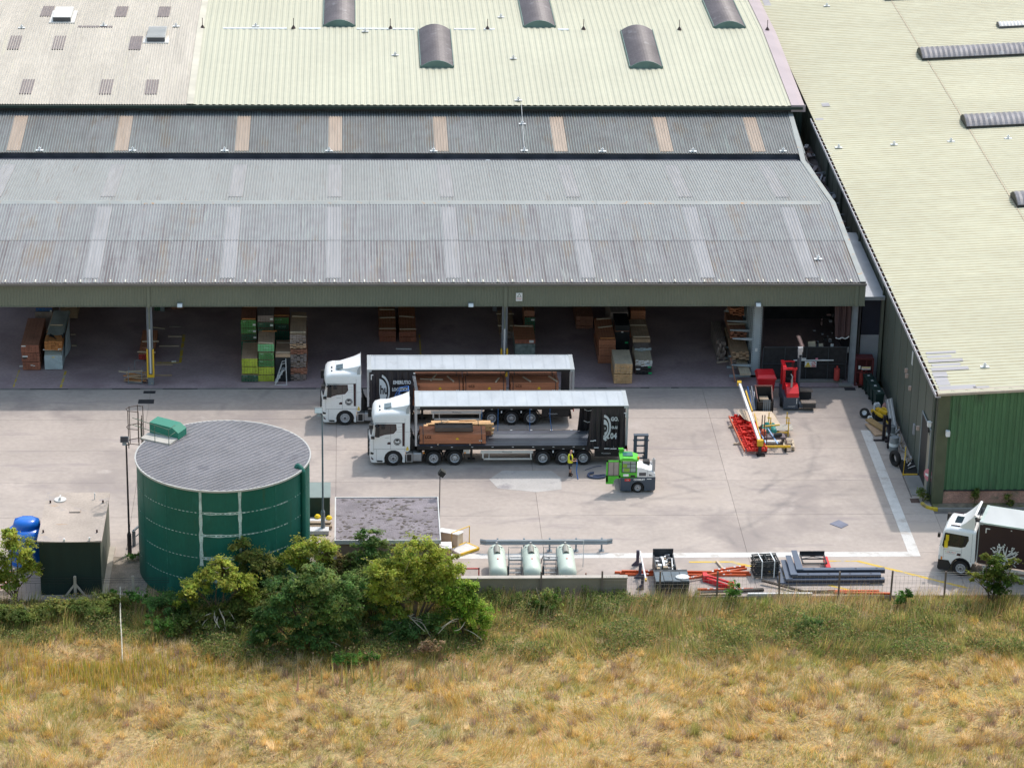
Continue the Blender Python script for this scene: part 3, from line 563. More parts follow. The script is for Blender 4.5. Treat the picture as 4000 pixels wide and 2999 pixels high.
def circle_logo(parent, cx, cz, r, y, word):
    b = MB(); disc(b, cx, cz, r, y, 28, 0, None, r*.86); disc(b, cx, cz, r*.76, y, 28); o = b.build('round_logo', m_sgnk, parent)
    text('lettering', word, r*.78, (cx, y-.004, cz+.01), m_sgn, o, bold=.012)
    q = MB(); q.box(cx-r*.4, cx+r*.4, y-.006, y-.003, cz-r*.42, cz-r*.34); q.build('strapline', m_sgn, o)
    q = MB()
    for k, a in enumerate((-52, -40, -28)): disc(q, cx+r*.93*math.cos(R(a)), cz+r*.93*math.sin(R(a)), r*.07, y-.006, 8)
    q.build('logo_dots', m_sgn, o)
def tractor(label, loc, ins=0):
    t = thing('lorry_tractor', label, 'lorry', loc, 0, 'white articulated lorry cabs')
    P = [(.05, .24), (0, .5), (-.02, 1.2), (.02, 1.9), (.10, 2.2), (.22, 2.92), (.17, 3.12), (.2, 3.38), (.34, 3.6), (.66, 3.72), (1.5, 3.76), (2.48, 3.78), (2.54, 3.7), (2.54, 1.12), (2.42, .98), (2.22, .98), (2.22, .24), (2.1, .24)]+arch(1.49, .5, .60, -20, 200)+[(.88, .24)]
    cab_body(P, 2.5, [(.0, .14, -.34), (.03, .06, -.22), (.12, .01, -.09), (.35, -.03, 0), (1.25, -.10, .05), (2.15, -.03, 0), (2.38, .01, -.09), (2.47, .06, -.22), (2.5, .14, -.34)], t, m_truckw)
    # windscreen wraps the front
    rr = []
    for y, fx in ((.10, .02), (.4, -.035), (1.25, -.105), (2.1, -.035), (2.4, .02)): rr.append([(.055+fx, y, 2.03), (.20+fx, y, 2.9), (.24+fx, y, 2.9), (.10+fx, y, 2.03)])
    MB().loft(rr).build('windscreen', m_glass, t, smooth=60, fixn=True)
    plate(t, 'side_window', [(.36, 2.08), (.33, 2.2), (.42, 2.84), (1.29, 2.84), (1.29, 2.25), (.95, 2.22)], m_glass); plate(t, 'side_window', [(1.325, 2.26), (1.325, 2.84), (1.62, 2.84), (1.64, 2.52), (1.46, 2.30)], m_glass)
    plate(t, 'window_surround', [(.30, 2.02), (.36, 2.9), (1.66, 2.9), (1.70, 2.5), (1.5, 2.24), (.95, 2.17), (.45, 2.0)], m_maroon, -.006, .01)
    plate(t, 'side_stripe', [(2.06, 1.38), (2.04, 2.97), (2.20, 2.97), (2.20, 1.38)], m_maroon)
    b = MB()
    for x0, x1, z0, z1 in ((1.305, 1.318, 1.12, 2.25), (.22, .232, .98, 2.0), (.22, 2.5, 1.165, 1.178), (.30, 2.22, 2.955, 2.985), (1.75, 2.03, 2.70, 2.708), (1.72, 2.03, 2.52, 2.528), (1.65, 2.03, 2.36, 2.368), (2.24, 2.5, 2.35, 2.358), (2.215, 2.225, 1.0, 3.3), (.40, .41, .3, 1.16), (.93, 1.22, 1.95, 1.962)): b.box(x0, x1, -.008, .0, z0, z1)
    b.build('panel_gaps', m_line, t)
    plate(t, 'door_handle', [(1.08, 1.57), (1.16, 1.66), (1.31, 1.66), (1.31, 1.5), (1.12, 1.5)], m_maroon)
    circle_logo(t, 1.74, 1.68, .245, -.012, 'hub')
    q = MB(); q.prism([(2.30, 1.22), (2.46, 1.22), (2.38, 1.37)], 'y', -.012, -.008); q.box(2.30, 2.46, -.012, -.008, 1.08, 1.20); q.build('warning_sticker', m_sgny, t)
    plate(t, 'headlamp', [(.03, .98), (.02, .84), (.20, .80), (.24, .92)], m_trim); plate(t, 'fog_lamp', [(.06, .64), (.08, .5), (.22, .42), (.2, .52)], m_maroon); plate(t, 'step_well', [(.42, .40), (.46, .28), (.80, .28), (.80, .38)], m_trim)
    q = MB()
    for z in (.62, .9, 1.2, 1.5): q.box(-.145, -.06, .3, 2.2, z, z+.16)
    q.build('grille', m_trim, t)
    q = MB(); q.box(.40, .60, -.30, -.14, 2.12, 2.80); q.box(.3, .5, -.2, .02, 2.80, 2.85); q.box(.72, .95, -.22, -.02, 2.66, 2.86); q.box(.05, .28, -.25, -.05, 1.98, 2.10); q.build('mirror', m_trim, t)
    q = MB(); q.box(-.12, .12, 2.56, 2.75, 2.3, 2.85); q.box(-.06, .2, -.30, -.08, 2.72, 2.95); q.box(-.05, .15, -.1, .2, 2.86, 2.9); q.build('mirror', m_trim, t)
    # roof deflector
    rings = []
    for x, y0, y1, z in ((.72, .75, 1.75, 3.70), (.9, .5, 2.0, 3.80), (1.5, .30, 2.2, 3.93), (2.1, .15, 2.35, 4.10), (2.50, .06, 2.44, 4.26)):
        b0 = 3.5 if x > 1 else 3.62; rings.append([(x, y0, b0), (x, y0+.10, z-.12*(z-b0)), (x, y0+.28, z), (x, (y0+y1)/2, z+.02), (x, y1-.28, z), (x, y1-.10, z-.12*(z-b0)), (x, y1, b0)])
    MB().loft(rings).build('roof_deflector', m_truckw, t, smooth=40, fixn=True)
    MB().prism([(2.51, 3.5), (2.51, 4.2), (2.46, 4.2), (2.3, 3.9), (2.28, 3.5)], 'y', .05, .09).prism([(2.51, 3.5), (2.53, 4.24), (2.51, 4.24), (2.5, 3.5)], 'y', .1, 2.4).build('deflector_back', m_railw, t)
    mx = Matrix.Translation((.92, .42, 3.82)) @ Matrix.Rotation(R(-10), 4, 'Y'); MB().box(0, .45, 0, .72, 0, .03, 0, mx).build('sunroof', M('sunroof', (.10, .14, .17), .15), t)
    q = MB()
    for y in (.35, .8, 1.0): q.box(.58, .68, y, y+.12, 3.68, 3.76)
    q.build('marker_lamps', m_trim, t)
    # chassis
    MB().box(2.2, 6.1, .78, .95, .72, .98).box(2.2, 6.1, 1.55, 1.72, .72, .98).box(2.55, 3.2, .5, 2.0, .6, 1.15).build('chassis', m_chas, t)
    MB().box(2.28, 2.72, .03, .5, .26, .86).build('step_box', m_alu, t); MB().box(2.36, 2.64, .015, .03, .32, .78).box(2.36, 2.64, 0.0, .015, .52, .56).build('step', m_trim, t)
    MB().prism([(.05+.02, .30), (.05, .36), (.05, .80), (.09, .86), (.62, .86), (.66, .80), (.66, .30)], 'x', 2.76, 3.28).build('fuel_tank', m_alu, t, fixn=True)
    MB().box(3.2, 3.33, .1, .8, .45, .95).box(2.6, 2.72, .3, .5, .98, 2.2).tube(catmull([(2.6, .8, 2.1), (2.85, .75, 1.6), (2.95, .9, 1.3), (3.1, 1.0, 1.9)]), .05).tube(catmull([(2.6, 1.0, 2.2), (2.8, .95, 1.5), (3.0, 1.2, 1.35), (3.15, 1.2, 1.9)]), .05).build('air_lines', m_chas, t)
    for x, y in ((1.48, -.01), (1.48, 2.51)): wheel(t, x, y, .525, side=-1 if y < 1 else 1)
    for x, inn in ((4.06, False), (5.41, True)):
        for y in (.0, 2.5): wheel(t, x, y, .515 if inn else .50, .55, inn, side=-1 if y < 1 else 1)
        mudguard(t, x, .0, .55, .62, 0, 180)
    for x in (3.42, 6.06): MB().box(x-.05, x+.05, -.01, .02, .86, .94).build('marker_lens', m_amber, t)
    return t
def pleat(a, k, ph=0.): return lambda x, z=2.: -.03+a*(math.sin(k*x+ph)+.45*math.sin(k*2.3*x+1.3+ph)+.25*math.sin(k*.37*x+z*.8))
def curtain(parent, xt0, xt1, xb0, xb1, z0, z1, fn, y=0., mat=None, name='curtain'):
    def g(u, v):
        x = (xb0+(xb1-xb0)*u)*(1-v)+(xt0+(xt1-xt0)*u)*v; z = z0+(z1-z0)*v; return (x, y+fn(x, z)*min(1, (1-v)*2+.25), z+(.05*math.sin(9*x) if v == 0 else 0))
    return MB().grid(g, 90, 8).build(name, mat or m_curt, parent, smooth=60)
def trailer(label, loc, zt, near=None, group='curtain sided trailers with open sides'):
    t = thing('curtain_trailer', label, 'trailer', loc, 0, group); L = 13.6; W = 2.55
    MB().box(.0, L, .0, .06, 1.14, 1.385).box(0, L, W-.06, W, 1.14, 1.385).box(0, L, .06, W-.06, 1.2, 1.34).box(.3, L-.3, .85, 1.0, .8, 1.2).box(.3, L-.3, 1.55, 1.7, .8, 1.2).build('chassis', m_chas, t)
    for k, (y0, y1) in enumerate(((.07, .66), (.68, 1.27), (1.29, 1.86), (1.88, 2.48))): MB().box(.1, L-.1, y0, y1, 1.34, 1.372).build('deck_board', m_deck if k != 2 else m_deck2, t)
    MB().box(.1, L-.1, 1.80, 1.825, 1.372, 1.385).box(.1, L-.1, .66, .675, 1.372, 1.382).build('deck_rail', m_railw, t)
    q = MB()
    for k in range(10): q.box(1.0+k*1.3, 1.12+k*1.3, -.012, 0, 1.30, 1.33); q.box(1.0+k*1.3, 1.15+k*1.3, W-.05, W+.01, 1.386, 1.40)
    q.build('rope_hooks', m_hook, t)
    # roof with sagging tilt sheet and rails
    def rf(u, v): return (.25+(L-.5)*u, .1+(W-.2)*v, zt+.012*math.sin(u*55)*math.sin(math.pi*v)+.02*math.sin(math.pi*v)-.004*math.sin(u*23+2))
    MB().grid(rf, 80, 8).build('roof_sheet', m_tilt, t, smooth=60)
    MB().box(0, L, 0, .10, zt-.02, zt+.02).box(0, L, W-.1, W, zt-.02, zt+.02).box(0, .28, .1, W-.1, zt-.03, zt+.016).box(L-.26, L, .1, W-.1, zt-.03, zt+.016).build('roof_rail', m_railw, t)
    MB().box(.25, L-.2, .01, .06, zt-.17, zt-.02).box(.25, L-.2, W-.06, W-.01, zt-.17, zt-.02).build('curtain_track', m_trim, t)
    q = MB()
    for k in range(18): q.box(.5+k*.74, .55+k*.74, .06, W-.06, zt-.07, zt-.03)
    q.build('roof_bows', m_silver, t)
    MB().box(0, .05, .05, W-.05, 1.2, zt-.03).build('bulkhead', m_railw, t)
    for x0, x1 in ((0, .13), (L-.14, L)):
        for y0, y1 in ((.0, .11), (W-.11, W)): MB().box(x0, x1, y0, y1, 1.14, zt-.02).build('corner_post', m_silver, t)
    for y0, y1 in ((-.01, .16), (W-.16, W+.01)): MB().box(0, .3, y0, y1, zt-.16, zt+.022).box(L-.28, L, y0, y1, zt-.16, zt+.022).build('corner_casting', m_railw, t)
    # running gear
    for x in (8.2, 9.5, 10.8):
        for y in (.03, W-.03): wheel(t, x, y, .50, .36, True, side=-1 if y < 1 else 1)
        mudguard(t, x, .03, .40, .60, 8, 172)
        MB().box(x-.06, x+.06, -.01, .02, 1.155, 1.185).build('marker_lens', m_hook, t)
        if x < 10: MB().box(x+.6, x+.68, .0, .03, .9, 1.05).build('chock_label', m_hook, t)
    MB().box(7.9, 11.1, .4, W-.4, .45, .9).build('axles', m_chas, t)
    q = MB(); q.box(4.2, 7.55, .0, .05, .87, 1.06); q.box(4.3, 4.40, .0, .05, .42, .87); q.box(4.3, 7.5, .0, .05, .42, .52); q.box(7.38, 7.46, .0, .05, .5, .87); q.box(4.72, 4.77, .02, .05, .5, 1.15); gd = q.build('side_guard', m_guardw, t)
    text('lettering', 'Montracon', .14, (5.9, -.004, .965), m_chas, gd)
    for y in (.35, W-.5): MB().box(3.55, 3.70, y, y+.15, .35, 1.2).box(3.4, 3.85, y-.05, y+.2, .28, .36).build('landing_leg', m_chas, t)
    MB().box(3.1, 3.5, .1, .5, .82, 1.12).build('locker', m_guardw, t)
    MB().box(13.35, 13.5, .1, W-.1, .45, .6).box(13.3, 13.42, .4, .55, .5, 1.2).box(13.3, 13.42, 2., 2.15, .5, 1.2).build('rear_bumper', m_chas, t)
    MB().box(11.5, 13.3, .03, .06, .62, 1.12).build('rear_valance', m_chas, t)
    text('lettering', 'Montracon', .13, (12.25, .022, .84), m_hook, t)
    MB().box(L-.02, L+.03, .1, W-.1, .95, 1.15).build('tail_lamps', m_red, t)
    return t
TA = (1.17, 180.22, 0)
tractor('white lorry cab in front, nearest the yard, coupled to the half empty flat deck', TA)
T1 = trailer('curtain sided trailer with mostly bare deck and curtain bunched at its rear', (4.03, 180.18, 0), 4.135)
cf = pleat(.055, 17.)
cu = curtain(T1, 11.25, 13.42, 10.95, 13.46, 1.10, 4.0, cf)
w1 = lambda x, z: -.14
def halfell(cx, cz, rx, ry, r0x, r0z, y, a0=-90, a1=90, n=16):
    b = MB(); V = []
    for k in range(n+1):
        a = R(a0+(a1-a0)*k/n); V += [(cx+r0x*math.cos(a), y, cz+r0z*math.sin(a)), (cx+rx*math.cos(a), y, cz+ry*math.sin(a))]
    return b.add(V, [(2*k, 2*k+1, 2*k+3, 2*k+2) for k in range(n)])
halfell(12.03, 2.72, .47, .86, .36, .68, -.135).build('logo_ring', m_print, cu); halfell(12.03, 2.66, .30, .60, 0, 0, -.135).build('logo_disc', m_print, cu)
text('lettering', 'p', .95, (12.12, -.145, 2.72), m_curt, cu, bold=.05, sx=.55)
for k, a in enumerate((-76, -60)): q = MB(); q.prism([(12.06+k*.16, 1.86+k*.13), (12.18+k*.16, 1.76+k*.13), (12.28+k*.16, 1.86+k*.13), (12.12+k*.16, 1.96+k*.13)], 'y', -.14, -.13); q.build('logo_mark', m_print, cu)
text('lettering', 'GO.', .38, (12.72, -.14, 3.28), m_print, cu, bold=.015, sx=.75); text('lettering', 'o.u', .38, (12.72, -.14, 2.74), m_print, cu, bold=.012, sx=.8); text('lettering', '04', .56, (12.68, -.14, 2.10), m_print, cu, bold=.02, sx=.75)
q = MB()
for x0, x1, z in ((11.45, 11.75, 1.28), (12.1, 12.45, 1.22), (12.5, 12.9, 1.2), (13.0, 13.15, 1.15), (13.25, 13.42, 1.16), (11.2, 11.42, 1.75), (11.42, 11.56, 1.78)): q.box(x0, x1, -.15, -.12, z, z+.05)
q.box(13.3, 13.46, -.02, -.005, 3.62, 3.68); q.box(13.41, 13.46, -.02, -.005, 3.35, 3.62); q.build('buckles', m_hook, cu)
cu2 = curtain(T1, 10.75, 11.6, 10.55, 11.7, 1.35, 4.0, pleat(.05, 15, 2.), 2.48)
for z in (3.6, 2.9, 2.1): MB().tube([(10.95, 2.40, z), (11.2, 2.36, z-.1), (11.6, 2.38, z-.02)], .03, 5).build('curtain_strap', m_hook, cu2)
for x, zb, d in ((4.35, 1.35, 0), (4.3+1.1, 1.3, 0), (7.45, 1.3, .03), (8.75, 1.32, .15)): MB().tube([(x, 2.42, 4.0), (x, 2.42, 2.4), (x+d, 2.45, zb)], .022, 5).build('load_strap', m_strap, T1)
TB = (-1.92, 186.78, 0)
tractor('white lorry cab behind, parked nearest the shed and coupled to the loaded trailer', TB)
T2 = trailer('curtain sided trailer loaded with brown timber packs, parked nearest the shed', (1.02, 186.66, 0), 4.0)
cu = curtain(T2, .12, 3.1, .2, 2.95, 1.0, 3.87, pleat(.06, 14.))
halfell(.86, 2.55, .62, 1.18, .53, 1.0, -.14, -75, 80).build('logo_ring', m_print, cu); halfell(.80, 2.50, .50, .92, 0, 0, -.14, -80, 90).build('logo_disc', m_print, cu)
text('lettering', 'hu', .85, (1.10, -.150, 2.62), m_curt, cu, bold=.03, sx=.62)
text('lettering', 'EMERUTIO', .34, (2.28, -.15, 3.16), m_print, cu, bold=.016, sx=.72); text('lettering', 'LOGISTICK', .32, (2.15, -.15, 2.66), m_print, cu, bold=.014, sx=.66); text('lettering', '7 4 71.0', .42, (2.32, -.15, 2.06), m_print, cu, bold=.02, sx=.72)
q = MB(); q.box(.24, .40, -.15, -.13, 3.66, 3.72); q.box(.24, .30, -.15, -.13, 3.35, 3.66); q.box(3.02, 3.14, -.16, -.13, 3.76, 3.84); q.box(3.08, 3.18, -.16, -.13, 3.45, 3.50); q.build('buckles', m_hook, cu)
MB().beam((3.05, -.06, 3.6), (3.46, -.06, 1.3), .20, .05, up=(0, 1, 0)).build('side_pole', m_silver, T2)
MB().box(12.9, 13.45, 2.3, 2.5, 1.4, 3.85).build('curtain', m_curt, T2); MB().box(13.1, 13.4, 2.2, 2.3, 3.2, 3.8).build('curtain_tie', m_strap, T2)
# ------------------------------------------------------------------ timber packs
m_mahog = M('red_brown_timber', (.46, .185, .10), .7, rnd=.1, var=.16, vs=1.5, fine=.12, stretch=(.4, 2, 3)); m_brownt = M('brown_timber', (.36, .165, .11), .75, var=.18, vs=1.2, fine=.15)
m_tan = M('tan_timber', (.46, .31, .205), .75, var=.18, vs=1.4, fine=.15); m_pine = M('pine_timber', (.66, .42, .22), .7, var=.13, vs=1.5, fine=.1); m_pinep = M('pale_timber', (.56, .46, .34), .75, var=.15, vs=1.5, fine=.12)
m_greyt = M('grey_timber', (.27, .22, .205), .8, var=.2, vs=1.5, fine=.15); m_lime = M('lime_end', (.42, .50, .05), .7, var=.22, vs=2, fine=.1); m_green_end = M('green_end', (.085, .26, .08), .7, var=.2, vs=2); m_dgreen_end = M('dark_green_end', (.035, .11, .065), .7, var=.2, vs=2)
m_mint = M('mint_end', (.18, .48, .22), .7, var=.1); m_wrapb = M('wrap_blue_grey', (.42, .50, .55), .4, var=.1, vs=1.4, fine=.08); m_wrapg = M('wrap_grey', (.30, .33, .32), .5, var=.12, vs=1.2); m_wrapk = M('wrap_black', (.014, .018, .022), .4, var=.3, vs=2)
m_bear = M('bearer_pale', (.52, .42, .32), .75, var=.12); m_label = M('pack_label', (.70, .71, .72), .5); m_lblg = M('label_green', (.03, .45, .16), .5); m_orange = M('orange_end', (.48, .20, .07), .7, var=.2, vs=4)
m_band = M('steel_band', (.05, .045, .05), .4); m_band_dark = m_band
m_brown_end = M('brown_end', (.34, .13, .085), .75, var=.25, vs=3, fine=.15)
def pack(label, x0, x1, y0, y1, z0, z1, mat, end=None, cols=5, rows=5, along='y', cat='timber pack', straps=(), labels=(), group=None, name='timber_pack', jit=.0, seed=0):
    """a banded pack of sawn boards: every board its own piece, in one mesh; bands and tickets are parts"""
    cx, cy = (x0+x1)/2, (y0+y1)/2; t = thing(name, label, cat, (cx, cy, z0), 0, group); rg = random.Random(int(abs(x0*97+y0*31+z0*13)*10)+seed)
    X, Y, H = x1-x0, y1-y0, z1-z0; b = MB()
    n1 = X if along == 'y' else Y
    for i in range(cols):
        for j in range(rows):
            g = .006; e = rg.uniform(-jit, jit) if jit else rg.uniform(-.012, .012); zz0, zz1 = j*H/rows+.004, (j+1)*H/rows-.004-rg.uniform(0, .014)
            if along == 'y': b.box(-X/2+i*X/cols+g, -X/2+(i+1)*X/cols-g, -Y/2+e, Y/2+e*.5, zz0, zz1, 0, end=1 if end else None)
            else: b.box(-X/2+e, X/2-e, -Y/2+i*Y/cols+g, -Y/2+(i+1)*Y/cols-g, zz0, zz1, 0)
    b.build('boards', [mat, end or mat], t, kind='stuff')
    for s in straps:
        q = MB(); 
        if along == 'y':
            y = -Y/2+s*Y; q.box(-X/2-.008, X/2+.008, y-.02, y+.02, H, H+.008); q.box(-X/2-.008, -X/2, y-.02, y+.02, 0, H); q.box(X/2, X/2+.008, y-.02, y+.02, 0, H)
        else:
            x = -X/2+s*X; q.box(x-.022, x+.022, -Y/2-.012, Y/2+.012, H, H+.01); q.box(x-.022, x+.022, -Y/2-.018, -Y/2-.006, 0, H)
        q.build('band', m_band, t)
    for (lx, lz, lw, lh, lm) in labels:
        MB().box(-X/2+lx*X, -X/2+lx*X+lw, -Y/2-.02, -Y/2-.014, lz*H, lz*H+lh).build('ticket', lm, t)
    return t
def lcs(label, x0, x1, y0, y1, z0, z1, word='LCS', k=.1):
    t = pack(label, x0, x1, y0, y1, z0, z1, m_mahog, None, 6, 9, 'x', straps=(.05, .94), jit=.03, group='red brown timber packs on the trailers')
    X = x1-x0; Y = y1-y0; H = z1-z0
    text('stencil', word, .24, (-X/2+.52, -Y/2-.018, H*.70), m_brownt_dark, t, bold=.006)
    q = MB(); q.prism([(.18, H*.45), (.40, H*.45), (.33, H*.63), (.25, H*.63)], 'y', -Y/2-.022, -Y/2-.016); q.build('yellow_mark', m_sgny, t)
    MB().box(X/2-.42, X/2-.34, -Y/2-.022, -Y/2-.016, H*.28, H*.38).box(X/2-.3, X/2-.24, -Y/2-.022, -Y/2-.016, H*.28, H*.38).build('ticket', m_label, t)
    return t
m_brownt_dark = M('stencil_dark', (.06, .025, .015), .8)
lcs('red brown timber pack stencilled LCS on the front half of the bare trailer deck', 4.35, 8.55, 180.38, 181.75, 1.46, 2.12)
def bearer(label, p0, p1, w=.09, h=.07, mat=None, group='loose pale timber bearers', name='bearer'):
    return MB().beam(p0, p1, w, h).build(name, mat or m_bear, label=label, cat='bearer', group=group)
for x in (5.5, 7.55): bearer(['pale bearer under the LCS pack, nearer the lorry cab', 'pale bearer under the LCS pack, farther from the lorry cab'][int(x > 6)], (x, 180.3, 1.42), (x, 181.8, 1.42))
t = pack('dark grey flat pack in a frame lying on top of the LCS pack', 5.35, 7.7, 180.75, 181.5, 2.16, 2.36, M('dark_panels', (.10, .085, .085), .6, var=.1), None, 1, 4, 'x', straps=(.08, .52, .88))
MB().box(-1.2, 1.2, -.42, -.36, .0, .26).box(-1.2, 1.2, .36, .42, 0, .26).box(-1.22, -1.16, -.4, .4, 0, .26).box(1.16, 1.22, -.4, .4, 0, .26).build('frame', M('panel_frame', (.13, .10, .085), .7), t)
pack('long pale pine bundle at the far side of the bare trailer deck', 5.05, 9.0, 181.85, 182.45, 1.45, 2.2, m_pine, None, 3, 7, 'x', straps=(.18, .78), jit=.18)
pack('shorter pale pine boards sticking out beside the long pine bundle', 4.7, 5.8, 182.0, 182.5, 1.45, 1.98, m_pine, None, 3, 6, 'x', jit=.1)
pack('brown boards with sawn pale ends lying behind the LCS pack', 6.5, 8.95, 181.77, 181.86, 1.40, 1.72, m_brownt, None, 1, 3, 'x', jit=.05)
bearer('white batten lying skewed across the long pine bundle', (5.55, 181.5, 2.4), (6.25, 182.3, 2.27), .08, .04, m_pinep); bearer('pale yellow lath lying along the top of the pine bundle', (6.9, 182.3, 2.24), (8.0, 182.4, 2.24), .09, .03, m_pine)
for x0, x1, n, lb in ((3.75, 7.28, 0, 'left'), (7.36, 10.15, 1, 'middle'), (10.45, 13.6, 2, 'right')):
    a = lcs(['topmost red brown pack at the front of the loaded trailer behind the curtain', 'topmost red brown pack in the middle of the loaded trailer', 'topmost red brown pack nearest the rear of the loaded trailer'][n], x0, x1, 186.80, 188.0, 2.2, 3.0)
    lcs(['lower red brown pack at the front of the loaded trailer', 'lower red brown pack in the middle of the loaded trailer', 'lower red brown pack nearest the rear of the loaded trailer'][n], x0, x1, 186.80, 188.0, 1.4, 2.16)
    pack(['far side brown pack at the front of the loaded trailer', 'far side brown pack in the middle of the loaded trailer', 'far side brown pack nearest the rear of the loaded trailer'][n], x0, x1, 188.05, 189.1, 1.4, 2.95, m_brownt, None, 5, 14, 'x', straps=(.1, .9))
for n, (p0, p1) in enumerate((((4.5, 187.4, 3.05), (6.0, 187.3, 3.05)), ((5.6, 187.9, 3.2), (5.2, 187.0, 3.08)), ((6.3, 187.7, 3.12), (6.7, 186.85, 3.08)), ((9.7, 187.4, 3.1), (9.45, 186.8, 3.06)), ((11.3, 187.6, 3.1), (11.75, 186.85, 3.07)), ((13.0, 187.7, 3.1), (13.5, 186.85, 3.07)))):
    bearer(['long pale bearer at the front end of the loaded trailer top', 'slanting bearer by the long one on the loaded trailer top', 'bearer hanging over the gap between front and middle packs', 'bearer lying over the rear edge of the middle loaded pack', 'slanting bearer on the rear loaded pack, nearer the cab', 'slanting bearer on the rear loaded pack, nearer the tail'][n], p0, p1, .09, .06)

# ------------------------------------------------------------------ rigid lorry on the right
T3 = thing('rigid_lorry', 'white lorry with dark maroon box body and white tree emblem at the right edge', 'lorry', (34.88, 164.35, 0), R(-21.5))
P = [(.05, .62), (.0, .9), (.0, 1.3), (.03, 1.75), (.22, 2.75), (.36, 2.98), (.7, 3.08), (2.1, 3.12), (2.18, 3.05), (2.22, .95), (2.1, .95)]+arch(1.42, .6, .60, 5, 175)+[(.78, .75)]
cab_body(P, 2.5, [(0, .16, -.30), (.03, .07, -.18), (.14, .01, -.07), (.4, -.03, 0), (1.25, -.09, .03), (2.1, -.03, 0), (2.36, .01, -.07), (2.47, .07, -.18), (2.5, .16, -.3)], T3, m_truckw)
rr = []
for y, fx in ((.08, .03), (.4, -.035), (1.25, -.095), (2.1, -.035), (2.42, .03)): rr.append([(.03+fx, y, 1.75), (.22+fx, y, 2.68), (.28+fx, y, 2.68), (.10+fx, y, 1.75)])
MB().loft(rr).build('windscreen', m_glass, T3, smooth=60, fixn=True)
plate(T3, 'side_window', [(.22, 1.85), (.34, 2.70), (1.75, 2.66), (1.78, 2.4), (1.6, 1.95), (1.35, 1.86), (.6, 1.84), (.45, 1.72), (.3, 1.72)], m_glass)
q = MB(); q.box(.42, .60, -.10, -.02, 2.22, 2.58); q.box(.36, .56, -.10, -.02, 1.76, 2.20); q.build('hi_vis_jacket', M('hi_vis_yellow', (.80, .60, .02), .5), T3)
q = MB(); q.prism([(.05, .9), (.02, .35), (.1, .25), (.72, .28), (.80, .7), (.66, .92)], 'y', -.03, 2.53); q.build('bumper', m_trim, T3)
mudguard(T3, 1.42, -.02, .3, .60, 0, 170, m_trim)
plate(T3, 'headlamp', [(.04, 1.18), (.03, .92), (.26, .90), (.26, 1.12)], m_hook); plate(T3, 'indicator', [(.2, 1.12), (.2, .90), (.28, .90), (.28, 1.10)], m_amber, -.02)
plate(T3, 'door_handle', [(1.12, 1.32), (1.16, 1.46), (1.36, 1.46), (1.36, 1.3)], m_maroon)
b = MB()
for x0, x1, z0, z1 in ((1.40, 1.41, 1.1, 1.85), (.33, .34, 1.0, 1.75), (.3, 1.4, 1.6, 1.607), (1.98, 1.99, 1.0, 2.85), (.45, 1.0, 1.36, 1.366)): b.box(x0, x1, -.008, 0, z0, z1)
b.build('panel_gaps', m_line, T3)
for k, (ch, mm) in enumerate(zip('TIMBERCT', (m_lime, m_sgnr, m_sgnr, m_dark, m_dark, m_sgnr, m_sgnr, m_amber))): text('lettering', ch, .12, (.45+k*.085, -.014, 1.46), mm, T3)
q = MB(); q.box(-.05, .1, -.28, -.1, 2.45, 2.7) ; q.box(-.02, .2, 2.55, 2.8, 2.2, 2.75); q.build('mirror', m_trim, T3)
mx = Matrix.Translation((.75, .75, 3.11)); MB().box(0, .55, 0, .85, 0, .05, 0, mx).build('sunroof', M('sunroof_dark', (.02, .035, .05), .1), T3); MB().box(.6, 1.15, .28, .32, 3.08, 3.13).box(.5, 1.05, 2.1, 2.14, 3.08, 3.14).build('roof_slots', m_maroon, T3)
rings = []
for x, y0, y1, z in ((1.15, .35, 2.15, 3.12), (1.5, .25, 2.25, 3.42), (1.8, .18, 2.32, 3.75), (1.98, .15, 2.35, 4.02)): rings.append([(x, y0, z-.0), (x-.02, y1, z), (x+.10, y1, z-.04), (x+.10, y0, z-.04)])
MB().loft(rings).build('roof_deflector', m_truckw, T3, smooth=50, fixn=True); MB().prism([(1.15, 3.08), (1.98, 3.95), (2.05, 3.6), (2.05, 3.05)], 'y', .13, .17).build('deflector_side', m_truckw, T3); MB().tube(catmull([(2.0, .4, 3.1), (2.05, .4, 3.5), (1.9, .4, 3.6)]), .025).tube(catmull([(2.0, 2.0, 3.1), (2.1, 2.0, 3.6), (1.9, 2.0, 3.8)]), .025).box(1.7, 2.2, 1.2, 1.5, 3.05, 3.25).build('deflector_stay', m_trim, T3)
m_box = M('maroon_curtain', (.040, .022, .026), .45, var=.08, vs=.8); m_rooft = M('box_roof', (.46, .48, .49), .5, var=.07, vs=.5, stretch=(1.6, .5, 1))
MB().box(2.34, 9.5, .02, 2.53, 1.05, 3.62).build('box_body', m_box, T3)
MB().box(2.5, 9.5, .06, 2.49, 3.655, 3.70).build('box_roof', m_rooft, T3); MB().box(2.32, 2.5, 0, 2.55, 3.60, 3.712).box(2.5, 9.5, 0, .06, 3.6, 3.70).box(2.5, 9.5, 2.49, 2.55, 3.6, 3.70).build('roof_rail', M('roof_rail_green', (.42, .50, .48), .4), T3); MB().box(2.33, 2.55, -.01, .2, 3.55, 3.716).box(2.31, 2.36, 0, .06, 1.05, 3.6).build('corner_casting', m_railw, T3)
q = MB(); q.box(2.72, 2.98, -.006, .01, 3.32, 3.38); q.box(2.72, 2.78, -.006, .01, 3.06, 3.32); q.box(4.2, 4.28, -.006, .01, 3.42, 3.46); q.build('reflective_mark', m_sgn, T3)
